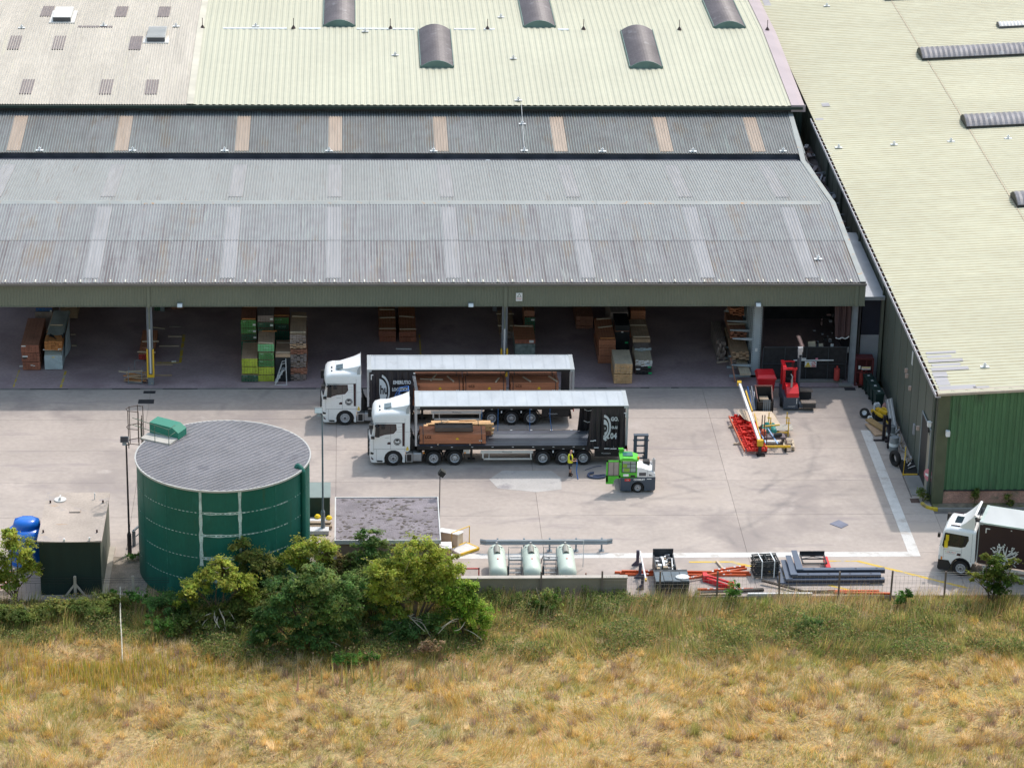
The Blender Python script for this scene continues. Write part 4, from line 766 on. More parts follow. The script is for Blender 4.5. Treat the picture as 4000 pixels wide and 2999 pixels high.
# the tree emblem: branches and leaves
em = MB(); Y0 = -.008
def stroke(P, w0, w1):
    n = len(P)
    for k in range(n-1):
        a, b2 = Vector((P[k][0], P[k][1])), Vector((P[k+1][0], P[k+1][1])); d = (b2-a).normalized(); nn = Vector((-d.y, d.x)); wa = w0+(w1-w0)*k/(n-1); wb = w0+(w1-w0)*(k+1)/(n-1)
        em.add([(a+nn*wa).to_3d()[:2]+(0,), (a-nn*wa).to_3d()[:2]+(0,), (b2-nn*wb).to_3d()[:2]+(0,), (b2+nn*wb).to_3d()[:2]+(0,)], [(0, 1, 2, 3)])
def leafm(x, z, a, l=.16): d = Vector((math.cos(a), math.sin(a))); n = Vector((-d.y, d.x)); p = Vector((x, z)); em.add([(*p, 0), (*(p+d*l*.5+n*l*.28), 0), (*(p+d*l), 0), (*(p+d*l*.5-n*l*.28), 0)], [(0, 1, 2, 3)])
ex, ez = 3.85, 1.65
stroke([(ex, ez-.5), (ex, ez), (ex-.05, ez+.12)], .20, .12)
for P in ([(0, 0), (-.25, .12), (-.38, .5), (-.42, .85)], [(0, 0), (-.22, .08), (-.5, .12), (-.75, .0)], [(-.25, .12), (-.5, .3), (-.72, .42)], [(-.3, .25), (-.2, .55), (-.14, .8)], [(0, 0), (.18, .1), (.22, .5), (.28, .85)], [(.18, .1), (.05, .45), (.02, .72)], [(0, 0), (.25, .1), (.55, .45), (.8, .85)], [(.3, .15), (.7, .35), (1.1, .62)], [(.5, .25), (.9, .6)], [(0, 0), (.4, -.02), (.8, .15), (1.05, .45)], [(.4, -.02), (.75, -.1), (1.05, -.18)], [(.2, -.1), (.6, -.3), (1.0, -.6)]): stroke([(ex+a*.85, ez+c*.85) for a, c in P], .055, .015)
for k in range(46):
    a = random.uniform(-.5, math.pi+.1); r = random.uniform(.5, .95); leafm(ex+.1+r*math.cos(a)*.9, ez+.05+r*math.sin(a)*.8, a+random.uniform(-.9, .9))
em.v = [(x, Y0, z) for x, z, _ in em.v]; em.build('tree_emblem', m_sgn, T3)
MB().box(2.3, 9.5, .7, .85, .7, 1.05).box(2.3, 9.5, 1.6, 1.75, .7, 1.05).build('chassis', m_chas, T3); MB().box(2.7, 6.6, -.0, .05, .78, .92).box(2.7, 6.6, -.0, .05, .45, .55).box(2.75, 2.83, 0, .05, .5, .9).box(4.6, 4.68, 0, .05, .5, .9).build('side_guard', m_guardw, T3); MB().box(2.4, 3.1, .2, .6, .9, 1.02).build('battery_box', m_alu, T3)
for x in (1.42, 7.2):
    for y in (-.01, 2.51): wheel(T3, x, y, .50, .32, False, side=-1 if y < 1 else 1)
# ------------------------------------------------------------------ green side loading forklift
m_lime_p = M('lime_green_paint', (.10, .52, .045), .4, var=.1, vs=2, fine=.06); m_slate_p = M('slate_paint', (.055, .075, .105), .45, var=.1); m_clear = M('cab_pane', (.10, .13, .13), .08, spec=.8)
FL = thing('side_loader_forklift', 'lime green and slate side loading forklift with its cab door swung open', 'forklift', (16.86, 175.95, 0))
q = MB(); q.prism([(0, .16), (0, 1.06), (2.2, 1.06), (2.2, .22), (2.12, .14), (1.5, .12)]+arch(1.1, .34, .42, 0, 180)+[(.68, .12), (.1, .12)], 'y', 0, .55); q.box(.0, 2.2, .55, 2.3, .25, .72); q.prism([(0, .25), (0, 1.06), (2.2, 1.06), (2.2, .25)], 'y', 1.5, 2.3); q.box(1.0, 2.2, .5, 1.6, .6, 1.05); q.build('body', m_slate_p, FL)
text('lettering', 'COMBILIFT', .155, (1.18, -.006, .90), m_sgn, FL, bold=.01, sx=.92); MB().box(1.66, 1.95, -.006, 0, .92, .97).build('badge', m_sgn, FL)
MB().box(.27, .62, -.006, 0, .80, .96).build('red_badge', m_sgnr, FL); text('lettering', 'C4', .12, (.45, -.012, .88), m_sgn, FL)
wheel(FL, 1.1, -.02, .345, .3); wheel(FL, .5, 2.3, .3, .3, side=1); wheel(FL, 1.8, 2.3, .3, .3, side=1)
c = MB()
for x in (.04, .98):
    for y in (.02, .95): c.box(x-.035, x+.035, y-.03, y+.03, 1.06, 2.22)
c.box(.0, 1.03, -.02, .06, 1.06, 1.42); c.box(.0, 1.03, -.02, 1.0, 1.04, 1.1); c.box(0, 1.03, .92, .98, 1.06, 1.5)
c.prism([(-.06, 2.2), (-.08, 2.32), (.15, 2.40), (.7, 2.38), (1.12, 2.24), (1.08, 2.18)], 'y', -.06, 1.02); c.box(-.05, .25, .9, 1.0, 2.4, 2.6); c.box(-.1, .2, .98, 1.08, 2.55, 2.62); c.build('cab', m_lime_p, FL)
mx = Matrix.Translation((.14, .25, 2.41)); MB().box(0, .62, 0, .6, 0, .02, 0, mx).build('roof_glass', M('tinted_roof', (.03, .14, .13), .12), FL)
MB().box(.09, .94, -.028, -.022, 1.44, 2.16).build('side_pane', M('see_through', (.28, .36, .34), .1, spec=.7), FL)
q = MB()
for z in (1.74, 1.98): q.box(.06, .97, -.04, -.028, z-.012, z+.012)
q.box(.58, .61, -.04, -.028, 1.44, 2.16); q.box(.06, .10, -.04, -.02, 1.42, 2.2); q.box(.93, .97, -.04, -.02, 1.42, 2.2); q.box(.06, .97, -.04, -.02, 1.40, 1.44); q.build('pane_bars', m_trim, FL)
MB().box(.18, .55, -.045, -.041, 1.47, 1.70).box(.12, .38, -.045, -.041, 1.76, 2.0).build('seat', M('seat_lime', (.25, .42, .06), .6), FL); MB().box(.16, .5, -.03, -.021, 1.14, 1.30).build('cab_label', m_sgn, FL); MB().box(.62, .9, -.03, -.021, 1.10, 1.22).build('cab_vent', m_trim, FL)
d = MB(); d.box(-.92, -.80, -.02, .03, .75, 2.22); d.box(-.12, -.02, -.02, .03, 1.05, 2.22); d.box(-.92, -.02, -.02, .03, 2.12, 2.22); d.prism([(-.93, .62), (-.93, 1.20), (-.02, 1.20), (-.02, 1.0), (-.3, .98), (-.42, .85), (-.44, .62)], 'y', -.02, .03)
dr = d.build('door', m_lime_p, FL); MB().box(-.80, -.12, -.0, .01, 1.20, 2.12).build('door_pane', M('door_glass', (.30, .27, .25), .1, spec=.7), dr); MB().box(-.46, -.44, -.025, .0, 1.2, 2.12).box(-.82, -.79, -.028, .0, 1.18, 2.14).box(-.14, -.11, -.028, 0, 1.18, 2.14).box(-.82, -.11, -.028, 0, 1.17, 1.20).build('door_seal', m_trim, dr)
q = MB(); q.prism([(1.04, 1.07), (1.02, 1.72), (1.3, 1.70), (1.72, 1.55), (2.16, 1.32), (2.2, 1.07)], 'y', .02, 1.2); q.build('bonnet', m_truckw, FL); MB().box(1.16, 1.6, .01, .02, 1.15, 1.38).prism([(1.78, 1.15), (1.78, 1.28), (2.05, 1.16)], 'y', .01, .02).build('bonnet_grille', m_hub, FL); MB().box(1.69, 1.70, .008, .02, 1.08, 1.55).build('bonnet_joint', m_trim, FL)
MB().cyl((2.08, .25, 1.4), (2.08, .25, 2.2), .105, n=14).cyl((2.08, .25, 2.2), (2.08, .25, 2.3), .045, n=8).build('exhaust', m_alu, FL, smooth=40); MB().box(1.5, 1.9, .9, 1.3, 1.4, 1.75).build('air_filter', m_trim, FL); MB().cyl((1.9, .4, 1.9), (1.94, .38, 1.9), .1, n=12).build('mirror', m_sgn, FL)
MB().cyl((1.08, .1, 2.26), (1.08, .1, 2.42), .06, n=10).build('beacon', m_amber, FL, smooth=40)
q = MB()
for x in (1.16, 1.86): q.box(x-.10, x+.10, 2.95, 3.2, .15, 2.6); q.box(x-.05, x+.05, 3.2, 3.3, .15, 2.5)
for z in (.4, 1.0, 1.35, 1.85, 2.25): q.box(1.1, 1.92, 3.0, 3.08, z, z+.09)
q.box(1.0, 2.02, 2.9, 3.0, 2.28, 2.34); q.box(1.04, 1.98, 2.92, 3.22, 2.58, 2.66); q.cyl((1.72, 3.05, .4), (1.72, 3.05, 2.5), .02, n=6); q.build('mast', m_slate_p, FL)
q = MB()
for x in (1.2, 1.82): MB().box(x-.07, x+.07, 3.26, 4.3, .62, .68).box(x-.07, x+.07, 3.18, 3.26, .62, 1.3).build('fork', m_trim, FL)
# ------------------------------------------------------------------ the man beside the trailer
PR = thing('person', 'bald man in yellow hi vis vest and dark shorts standing by the trailer wheels', 'person', (13.87, 178.62, 0), 0)
def skinned(name, verts, edges, radii, mat, parent, sub=1, root=0):
    me = bpy.data.meshes.new(name); me.from_pydata(verts, edges, []); me.materials.append(mat); o = link(name, me, parent)
    o.modifiers.new('skin', 'SKIN'); 
    sv = me.skin_vertices[0].data if me.skin_vertices else None
    if sv is None:
        bm = bmesh.new(); bm.from_mesh(me); bm.verts.layers.skin.verify(); bm.to_mesh(me); bm.free(); sv = me.skin_vertices[0].data
    for i, r in enumerate(radii): sv[i].radius = (r, r) if not isinstance(r, tuple) else r
    sv[root].use_root = True
    s = o.modifiers.new('sub', 'SUBSURF'); s.levels = sub; s.render_levels = sub
    for p in me.polygons: p.use_smooth = True
    return o
m_skin = M('skin', (.52, .28, .20), .55); m_vest = M('hi_vis', (.72, .74, .04), .5); m_tee = M('black_tee', (.015, .015, .018), .8); m_short = M('charcoal_shorts', (.03, .033, .045), .8); m_shoe = M('brown_boots', (.035, .022, .02), .7)
V = [(0, 0, .95), (0, 0, 1.12), (0, 0, 1.30), (0.01, 0, 1.44), (.02, 0, 1.53), (.05, 0, 1.66), (.05, 0, 1.78),
     (0, -.17, 1.42), (.02, -.23, 1.18), (.22, -.20, 1.08), (.32, -.17, 1.09), (0, .17, 1.42), (.03, .23, 1.18), (.24, .19, 1.08), (.34, .15, 1.09),
     (0, -.10, .86), (.02, -.11, .50), (-.02, -.11, .10), (.12, -.12, .045), (0, .10, .86), (.04, .11, .50), (.05, .11, .10), (.19, .12, .045)]
Ed = [(0, 1), (1, 2), (2, 3), (3, 4), (4, 5), (5, 6), (3, 7), (7, 8), (8, 9), (9, 10), (3, 11), (11, 12), (12, 13), (13, 14), (0, 15), (15, 16), (16, 17), (17, 18), (0, 19), (19, 20), (20, 21), (21, 22)]
rad = [.14, .14, .155, .12, .058, .10, .075, .062, .047, .038, .036, .062, .047, .038, .036, .095, .062, .045, .04, .095, .062, .045, .04]
for hx, hy, hz, s in ((10, -.17, 1.09, -1), (14, .15, 1.09, 1)):
    for k in range(4):
        bx = V[hx][0]; n0 = len(V); l = (.075, .085, .08, .06)[k]; V += [(bx+.045, hy+(k-1.5)*.02, hz), (bx+.045+l*.6, hy+(k-1.5)*.021, hz-.01), (bx+.045+l*.8, hy+(k-1.5)*.02, hz-.045)]; Ed += [(hx, n0), (n0, n0+1), (n0+1, n0+2)]; rad += [.011, .0095, .008]
    n0 = len(V); V += [(V[hx][0]+.01, hy-s*.05, hz+.015), (V[hx][0]+.06, hy-s*.06, hz)]; Ed += [(hx, n0), (n0, n0+1)]; rad += [.012, .009]
skinned('body', V, Ed, rad, m_skin, PR, 1)
def ring(cx, cy, z, rx, ry, n=14): return [(cx+rx*math.cos(2*math.pi*k/n), cy+ry*math.sin(2*math.pi*k/n), z) for k in range(n)]
MB().loft([ring(0, 0, .93, .17, .20), ring(0, 0, 1.1, .165, .19), ring(0, 0, 1.32, .175, .215), ring(0, 0, 1.44, .13, .19), ring(.01, 0, 1.50, .08, .12)]).build('hi_vis_vest', m_vest, PR, smooth=60, fixn=True)
q = MB()
for y in (-.19, .19): q.loft([ring(.0, y*.95, 1.46, .07, .07, 10), ring(.01, y*1.15, 1.33, .075, .07, 10), ring(.02, y*1.22, 1.20, .07, .065, 10)])
q.build('sleeve', m_tee, PR, smooth=60, fixn=True)
q = MB(); q.loft([ring(0, 0, .98, .165, .19), ring(0, 0, .84, .17, .20)])
for y, x in ((-.105, .0), (.105, .02)): q.loft([ring(0, y, .88, .12, .10, 12), ring(x*.6, y*1.05, .68, .11, .095, 12), ring(x, y*1.06, .52, .10, .09, 12)])
q.build('shorts', m_short, PR, smooth=60, fixn=True); MB().box(.03, .06, -.205, -.19, .55, .72).build('shorts_flash', m_sgn, PR)
q = MB()
for y, x in ((-.115, -.02), (.115, .05)): q.loft([ring(x, y, .26, .058, .055, 10), ring(x, y, .12, .062, .058, 10), ring(x+.03, y, .07, .10, .058, 10), ring(x+.05, y, .0, .135, .06, 10)])
q.build('boots', m_shoe, PR, smooth=50, fixn=True)
q = MB(); q.lathe([(0, -.022), (.02, -.01), (.022, .01), (0, .03)], 8, Matrix.Translation((.14, 0, 1.66))); q.build('nose', m_skin, PR); q = MB()
for y in (-.10, .10): q.cyl((.04, y-.01, 1.665), (.04, y+.01, 1.665), .03, n=8)
q.build('ears', m_skin, PR); MB().box(.138, .15, -.05, -.02, 1.69, 1.705).box(.138, .15, .02, .05, 1.69, 1.705).build('eyes', m_tee, PR); MB().box(.135, .146, -.03, .03, 1.605, 1.615).build('mouth', m_maroon, PR)
MB().tube(catmull([(14.28, 178.6, 1.1), (14.3, 178.5, .8), (14.27, 178.42, .4), (14.33, 178.2, .06), (14.35, 178.0, .05)]), .03, 5).build('load_strap', m_strap, label='blue load strap hanging from the hands of the man in the vest', cat='strap')
m_slatestrap = M('strap_slate', (.07, .09, .16), .7)
MB().tube(catmull([(14.9, 179.4, .04), (15.6, 179.9, .05), (16.0, 180.0, .04)]), .02, 5).tube(catmull([(15.4, 178.9, .06), (15.1, 178.7, .1), (15.05, 178.3, .08), (15.5, 178.1, .07), (16.0, 178.2, .08), (16.1, 178.5, .07), (15.7, 178.35, .1), (15.3, 178.25, .12)]), .075, 6).build('strap_heap', m_slatestrap, label='slate coloured load strap coiled in a heap on the concrete', cat='strap')
# blue mobile steps between the lorries
ST = thing('mobile_steps', 'blue mobile access steps with handrails standing between the two lorries', 'steps', (2.2, 184.9, 0))
m_bluep = M('step_blue', (.04, .14, .42), .5); q = MB()
for y in (0, .65):
    q.beam((-.3, y, 0), (.9, y, 2.3), .05, .05); q.beam((.9, y, 0), (.9, y, 3.2), .05, .05); q.beam((1.5, y, 0), (1.5, y, 3.3), .05, .05); q.beam((-.2, y, .9), (.9, y, 3.2), .04, .04); q.beam((.9, y, 3.2), (1.5, y, 3.3), .04, .04); q.beam((.9, y, 2.7), (1.5, y, 2.7), .04, .04); q.beam((.9, y, .5), (1.5, y, 2.2), .03, .03)
q.beam((1.5, 0, 3.3), (1.5, .65, 3.3), .04, .04); q.build('frame', m_bluep, ST)
for k in range(9): MB().box(-.3+k*.13, -.1+k*.13, 0, .65, .22+k*.255, .26+k*.255).build('step', m_bluep, ST)
MB().box(.88, 1.52, 0, .65, 2.3, 2.35).build('platform', m_bluep, ST)

# ------------------------------------------------------------------ big green water tank
TK = thing('water_tank', 'big round dark green water tank with grey ribbed lid and white seams', 'tank', (-7.53, 165.75, 0)); TR = 5.05; TZ = 7.13
m_tank = M('tank_green', (.007, .118, .092), .55, var=.16, vs=.5, fine=.08, stretch=(1, 1, .4), spots=[((.02, .17, .14), .7, .58, (1, 1, .3)), ((.03, .10, .06), .9, .60, (1.5, 1.5, .2)), ((.10, .21, .18), 1.4, .70, (1, 1, .5))]); m_tseam = M('tank_sealant', (.50, .62, .62), .7, var=.25, vs=3, fine=.3); m_tseamd = M('tank_seam_green', (.03, .165, .135), .7, var=.4, vs=4, fine=.3)
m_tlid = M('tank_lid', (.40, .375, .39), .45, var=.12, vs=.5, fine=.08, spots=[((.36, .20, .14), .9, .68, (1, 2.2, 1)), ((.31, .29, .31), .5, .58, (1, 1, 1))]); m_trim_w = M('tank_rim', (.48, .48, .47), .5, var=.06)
n = 72; NP = 22
for i in range(NP):   # curved shell plates in five rings would hide behind trees; one ring of plates per bay, four courses
    pass
cz = [0, 1.45, 2.9, 4.35, 5.75, TZ]
for j in range(5):
    for i in range(14):
        a0, a1 = 2*math.pi*i/14, 2*math.pi*(i+1)/14; V = []; m_ = 6
        if j == 0: 
            pass
        b = MB()
        for k in range(m_+1):
            a = a0+.002+(a1-a0-.004)*k/m_; V += [(TR*math.cos(a), TR*math.sin(a), cz[j]+.008), (TR*math.cos(a), TR*math.sin(a), cz[j+1]-.008)]
        b.add(V, [(2*k, 2*k+2, 2*k+3, 2*k+1) for k in range(m_)]); b.build('shell_plate', m_tank, TK, smooth=60)
q = MB(); q.lathe([(TR-.03, 0), (TR-.03, TZ)], n); q.build('shell_backing', m_tseamd, TK, smooth=60)
def seam(a0, a1, z, w, mat, nm):
    b = MB(); N_ = max(2, int((a1-a0)/.05)); V = []
    for k in range(N_+1):
        a = a0+(a1-a0)*k/N_; jw = w*(.6+.6*random.random()); V += [((TR+.012)*math.cos(a), (TR+.012)*math.sin(a), z-jw), ((TR+.012)*math.cos(a), (TR+.012)*math.sin(a), z+jw)]
    b.add(V, [(2*k, 2*k+2, 2*k+3, 2*k+1) for k in range(N_)]).build(nm, mat, TK)
def vseam(a, z0, z1, w, mat):
    b = MB(); N_ = 14; V = []
    for k in range(N_+1):
        z = z0+(z1-z0)*k/N_; jw = w*(.6+.7*random.random())/TR; V += [((TR+.012)*math.cos(a-jw), (TR+.012)*math.sin(a-jw), z), ((TR+.012)*math.cos(a+jw), (TR+.012)*math.sin(a+jw), z)]
    b.add(V, [(2*k, 2*k+1, 2*k+3, 2*k+2) for k in range(N_)]).build('seam_sealant', mat, TK)
B = 2*math.pi/14; A0 = 10*B
for z in cz[1:-1]:
    seam(-math.pi, math.pi, z, .025, m_tseamd, 'seam'); seam(A0, A0+B, z, .095, m_tseam, 'seam_sealant'); seam(A0+B, A0+B*2.4, z, .035, m_tseam, 'seam_sealant')
    for a0, a1 in ((A0-B*1.9, A0-.05), (A0-B*3, A0-B*2.2), (A0+B*2.6, A0+B*3.4)): seam(a0, a1, z, .02, m_tseam, 'seam_sealant')
for a in (A0, A0+B): vseam(a, 2.4, TZ-.05, .10, m_tseam)
for k in (-2, -1, 2, 3, -3): vseam(A0+k*B, .2, TZ-.1, .02, m_tseamd)
# lid: ribs running diagonally, clipped to the circle
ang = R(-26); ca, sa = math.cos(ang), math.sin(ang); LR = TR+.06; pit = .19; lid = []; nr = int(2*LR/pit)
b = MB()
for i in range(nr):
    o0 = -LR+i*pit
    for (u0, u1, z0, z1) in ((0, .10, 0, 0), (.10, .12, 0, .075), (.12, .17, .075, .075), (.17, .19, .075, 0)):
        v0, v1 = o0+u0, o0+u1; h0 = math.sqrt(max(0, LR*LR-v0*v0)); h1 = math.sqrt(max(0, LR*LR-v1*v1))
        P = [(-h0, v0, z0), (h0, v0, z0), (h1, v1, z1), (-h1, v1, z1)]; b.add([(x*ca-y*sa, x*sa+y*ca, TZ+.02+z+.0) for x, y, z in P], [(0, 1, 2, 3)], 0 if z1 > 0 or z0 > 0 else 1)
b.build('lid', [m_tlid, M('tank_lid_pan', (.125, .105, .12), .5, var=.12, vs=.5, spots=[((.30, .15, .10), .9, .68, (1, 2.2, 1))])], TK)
q = MB(); q.lathe([(TR-.05, TZ-.02), (TR+.10, TZ-.02), (TR+.10, TZ+.09), (TR+.02, TZ+.09), (TR+.02, TZ-.01)], n); q.build('lid_rim', m_trim_w, TK, smooth=30, fixn=True)
def onlid(u, v, z=0.): return (u*ca-v*sa, u*sa+v*ca, TZ+.11+z)
mxl = Matrix.Translation((0, 0, TZ+.09)) @ Matrix.Rotation(ang, 4, 'Z')
m_hatch = M('hatch_green', (.02, .20, .14), .5, var=.06)
hx = Matrix.Translation((-3.55, 2.62, TZ+.09)) @ Matrix.Rotation(R(-27), 4, 'Z')
def hb(x0, x1, y0, y1, z0, z1, mat, nm): MB().box(x0, x1, y0, y1, z0, z1, 0, hx).build(nm, mat, TK)
b = MB(); P = [(-1.0, 0), (-1.0, .78), (.55, .70), (.95, .42), (.95, 0)]; b.prism(P, 'y', -.02, .95); b.v = [tuple(hx @ Vector(p)) for p in b.v]; b.build('access_hatch', m_hatch, TK)
hb(-1.1, .9, -.95, -.02, .0, .10, M('platform_grey', (.48, .46, .43), .6, var=.1), 'lid_platform')
q = MB()
for x in (-1.05, -.1, .85): q.cyl(hx @ Vector((x, -.95, 0)), hx @ Vector((x, -.95, 1.0)), .022, n=6)
for z in (.55, 1.0): q.tube([hx @ Vector((-1.6, -.95, z+.3)), hx @ Vector((.85, -.95, z)), hx @ Vector((.85, -.2, z))], .02, 6)
q.build('hand_rail', M('rail_green_grey', (.10, .15, .11), .5), TK)
# ladder cage on the far left edge
m_cage = M('cage_brown', (.10, .07, .06), .6, var=.2); lc = hx @ Vector((-1.75, -.35, 0)); q = MB()
for dx, dy in ((-.42, -.35), (-.38, .28), (.1, .5), (.42, .35), (.2, -.48)): q.cyl((lc.x+dx, lc.y+dy, TZ-.7), (lc.x+dx, lc.y+dy, TZ+1.75), .028, n=6)
for z in (-.4, .55, 1.7): q.tube([(lc.x+dx, lc.y+dy, TZ+z) for dx, dy in ((.2, -.48), (-.42, -.35), (-.55, 0), (-.38, .28), (.1, .5), (.42, .35))], .025, 5)
q.build('ladder_cage', m_cage, TK); MB().cyl((lc.x+.35, lc.y-.25, TZ-1.2), (lc.x+.35, lc.y-.25, TZ+1.2), .03, n=6).cyl((lc.x+.35, lc.y+.2, TZ-1.2), (lc.x+.35, lc.y+.2, TZ+1.2), .03, n=6).build('ladder', m_cage, TK)
# overflow pipe on the right
pa = R(-24); px, py = (TR+.12)*math.cos(pa), (TR+.12)*math.sin(pa); ix, iy = (TR-.35)*math.cos(pa), (TR-.35)*math.sin(pa)
MB().tube(catmull([(px, py, 0.1), (px, py, 3), (px, py, 6.6), (px-.05, py, 7.1), (ix+.15, iy, 7.35), (ix, iy, 7.2)], 5), .15, 10).build('overflow_pipe', M('pipe_green', (.012, .125, .10), .5), TK, smooth=50)

# ------------------------------------------------------------------ container, blue tank, cabinet, hut
CT = thing('container_shed', 'dark green steel container with flat rusty grey roof beside the blue tank', 'container', (-16.3, 165.3, 0))
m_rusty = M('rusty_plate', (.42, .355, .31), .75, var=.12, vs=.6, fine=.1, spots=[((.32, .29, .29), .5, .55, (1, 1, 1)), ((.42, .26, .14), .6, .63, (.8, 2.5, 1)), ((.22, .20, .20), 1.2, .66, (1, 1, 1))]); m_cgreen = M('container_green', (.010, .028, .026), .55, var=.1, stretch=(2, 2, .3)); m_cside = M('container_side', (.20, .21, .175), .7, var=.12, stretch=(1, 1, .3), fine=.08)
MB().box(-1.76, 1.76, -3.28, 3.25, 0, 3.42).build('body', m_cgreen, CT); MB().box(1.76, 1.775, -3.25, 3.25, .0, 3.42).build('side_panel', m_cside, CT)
MB().grid(lambda u, v: (-1.86+3.72*u, -3.36+6.72*v, 3.47-.07*math.sin(math.pi*u)*(1-v)+.03), 10, 4).box(-1.86, 1.86, -3.36, 3.36, 3.40, 3.44).build('roof', m_rusty, CT)
q = MB(); q.cyl((-1.0, 2.3, 3.48), (-1.0, 2.3, 3.56), .36, n=18); q.box(-1.04, -.96, 2.1, 2.5, 3.55, 3.75); q.build('roof_hatch', m_vent, CT); MB().box(-.32, .32, .55, .98, 3.48, 3.55).build('hatch_plate', m_rusty, CT)
q = MB()
for x, y in ((-1.55, 1.9), (1.55, 1.9), (-1.6, -2.2), (1.5, -2.2)): q.box(x-.05, x+.05, y-.02, y+.02, 3.48, 3.66)
q.build('lifting_eyes', m_maroon, CT); MB().box(1.0, 1.06, 2.4, 2.46, 3.48, 3.9).box(1.1, 1.2, -3.3, -3.2, 3.5, 3.66).box(-.35, -.25, -3.32, -3.22, 3.46, 3.6).build('vents', m_sgn, CT)
BT = thing('blue_tank', 'bright blue plastic tank with domed lid left of the container', 'tank', (-19.25, 166.7, 0)); m_blue = M('tank_blue', (.012, .16, .66), .22, var=.05, spec=.6)
MB().lathe([(0, 0), (1.12, 0), (1.15, .15), (1.15, 1.75), (1.18, 1.8), (1.15, 1.86), (1.1, 2.0), (.85, 2.2), (.6, 2.24), (0, 2.24)], 28).build('body', m_blue, BT, smooth=35)
o8 = lambda r, z: [(r*1.15*math.cos(R(22.5+45*k)), r*math.sin(R(22.5+45*k)), z) for k in range(8)]
MB().loft([o8(.72, 2.15), o8(.74, 2.4), o8(.66, 2.62), o8(.35, 2.74)]).build('lid', m_blue, BT, smooth=50, fixn=True); MB().cyl((1.0, .4, 2.0), (1.0, .4, 2.45), .04, n=6).build('vent_pipe', m_trim, BT)
OB = thing('plastic_barrier', 'orange red mesh barrier half hidden behind the left tree', 'barrier', (-20.9, 162.6, 0)); m_orn = M('orange_mesh', (.62, .13, .06), .6)
q = MB()
for k in range(9): q.box(-1.2+k*.3, -1.17+k*.3, 0, .03, 0, 1.2)
for k in range(7): q.box(-1.2, 1.25, .0, .03, .1+k*.18, .16+k*.18)
q.build('netting', m_orn, OB); MB().box(-1.3, -1.2, 0, .1, 0, 1.4).box(1.2, 1.3, 0, .1, 0, 1.4).build('post', m_bear, OB)
CB = thing('cabinet', 'small dark green equipment cabinet with sloping grey top right of the water tank', 'cabinet', (-2.45, 173.6, 0))
MB().box(-1.1, 1.1, -1.0, 1.0, 0, 1.28).build('body', M('cabinet_green', (.008, .035, .022), .5), CB); MB().prism([(-1.05, 1.28), (1.05, 1.34), (1.05, 1.40), (-1.05, 1.33)], 'x', -1.14, 1.14).build('top', M('cabinet_top', (.20, .25, .24), .5, var=.08), CB)
m_whitejunk = M('white_sheet', (.62, .62, .64), .6, var=.08); m_wood = M('weathered_wood', (.33, .26, .19), .8, var=.2)
q = MB(); q.box(-3.0, -1.25, 171.2, 171.6, .0, .35, 0); q.box(-3.1, -1.2, 170.7, 171.0, .1, .25, 1); q.box(-2.9, -1.3, 170.9, 171.2, .3, .38, 1); q.box(-2.95, -1.4, 169.9, 170.5, .05, .3, 0)
q.build('offcut_pile', [m_whitejunk, m_wood], label='pile of white sheets and planks between cabinet and lamp post', cat='offcuts')
for k, (x, y) in enumerate(((-2.1, 171.7), (-1.4, 171.5))): MB().lathe([(.18, 0), (.2, .1), (.12, .2), (0, .22)], 10, Matrix.Translation((x, y, .35))).build('yellow_bucket', m_sgny, label=['yellow bucket on the white sheets, nearer the tank', 'yellow bucket on the white sheets, nearer the hut'][k], cat='bucket', group='yellow buckets by the cabinet')
HT = thing('flat_roofed_hut', 'brick hut with flat mossy grey felt roof and white edge trim', 'hut', (2.1, 166.45, 0)); m_felt = M('mossy_felt', (.22, .195, .215), .9, var=.2, vs=.9, fine=.2, bump=.5, bs=10, spots=[((.06, .05, .05), 1.1, .54, (1, 1.8, 1)), ((.10, .10, .04), 1.6, .60, (1, 1.5, 1)), ((.27, .25, .27), .7, .60, (1, 1, 1))])
MB().box(-3.0, 3.0, -2.9, 2.9, 0, 2.6).build('wall', M('hut_wall', (.30, .22, .18), .8, var=.15), HT); MB().box(-3.05, 3.05, -2.98, 2.98, 2.62, 2.70).build('roof', m_felt, HT)
MB().box(-3.12, -3.05, -3.06, 3.06, 2.5, 2.75).box(3.05, 3.12, -3.06, 3.06, 2.5, 2.75).box(-3.05, 3.05, 2.98, 3.04, 2.5, 2.75).box(-3.05, 3.05, -3.04, -2.98, 2.5, 2.75).build('roof_trim', M('trim_white', (.55, .55, .55), .5, var=.1), HT)
q = MB(); m_mossb = M('moss_dark', (.12, .10, .085), .95, var=.4, vs=5)
for k in range(420):
    x, y = rng.uniform(-2.95, 2.95), rng.uniform(-2.9, 2.9)
    if math.sin(x*1.3+2)*math.sin(y*1.1)+rng.normal(0, .5) < .1: continue
    s = rng.uniform(.02, .085); q.lathe([(s, 0), (s*.7, s*.35), (0, s*.4)], 5, Matrix.Translation((x, y, 2.70)) @ Matrix.Scale(1.8, 4, (1, .2, 0)))
q.build('moss', m_mossb, HT, kind='stuff')
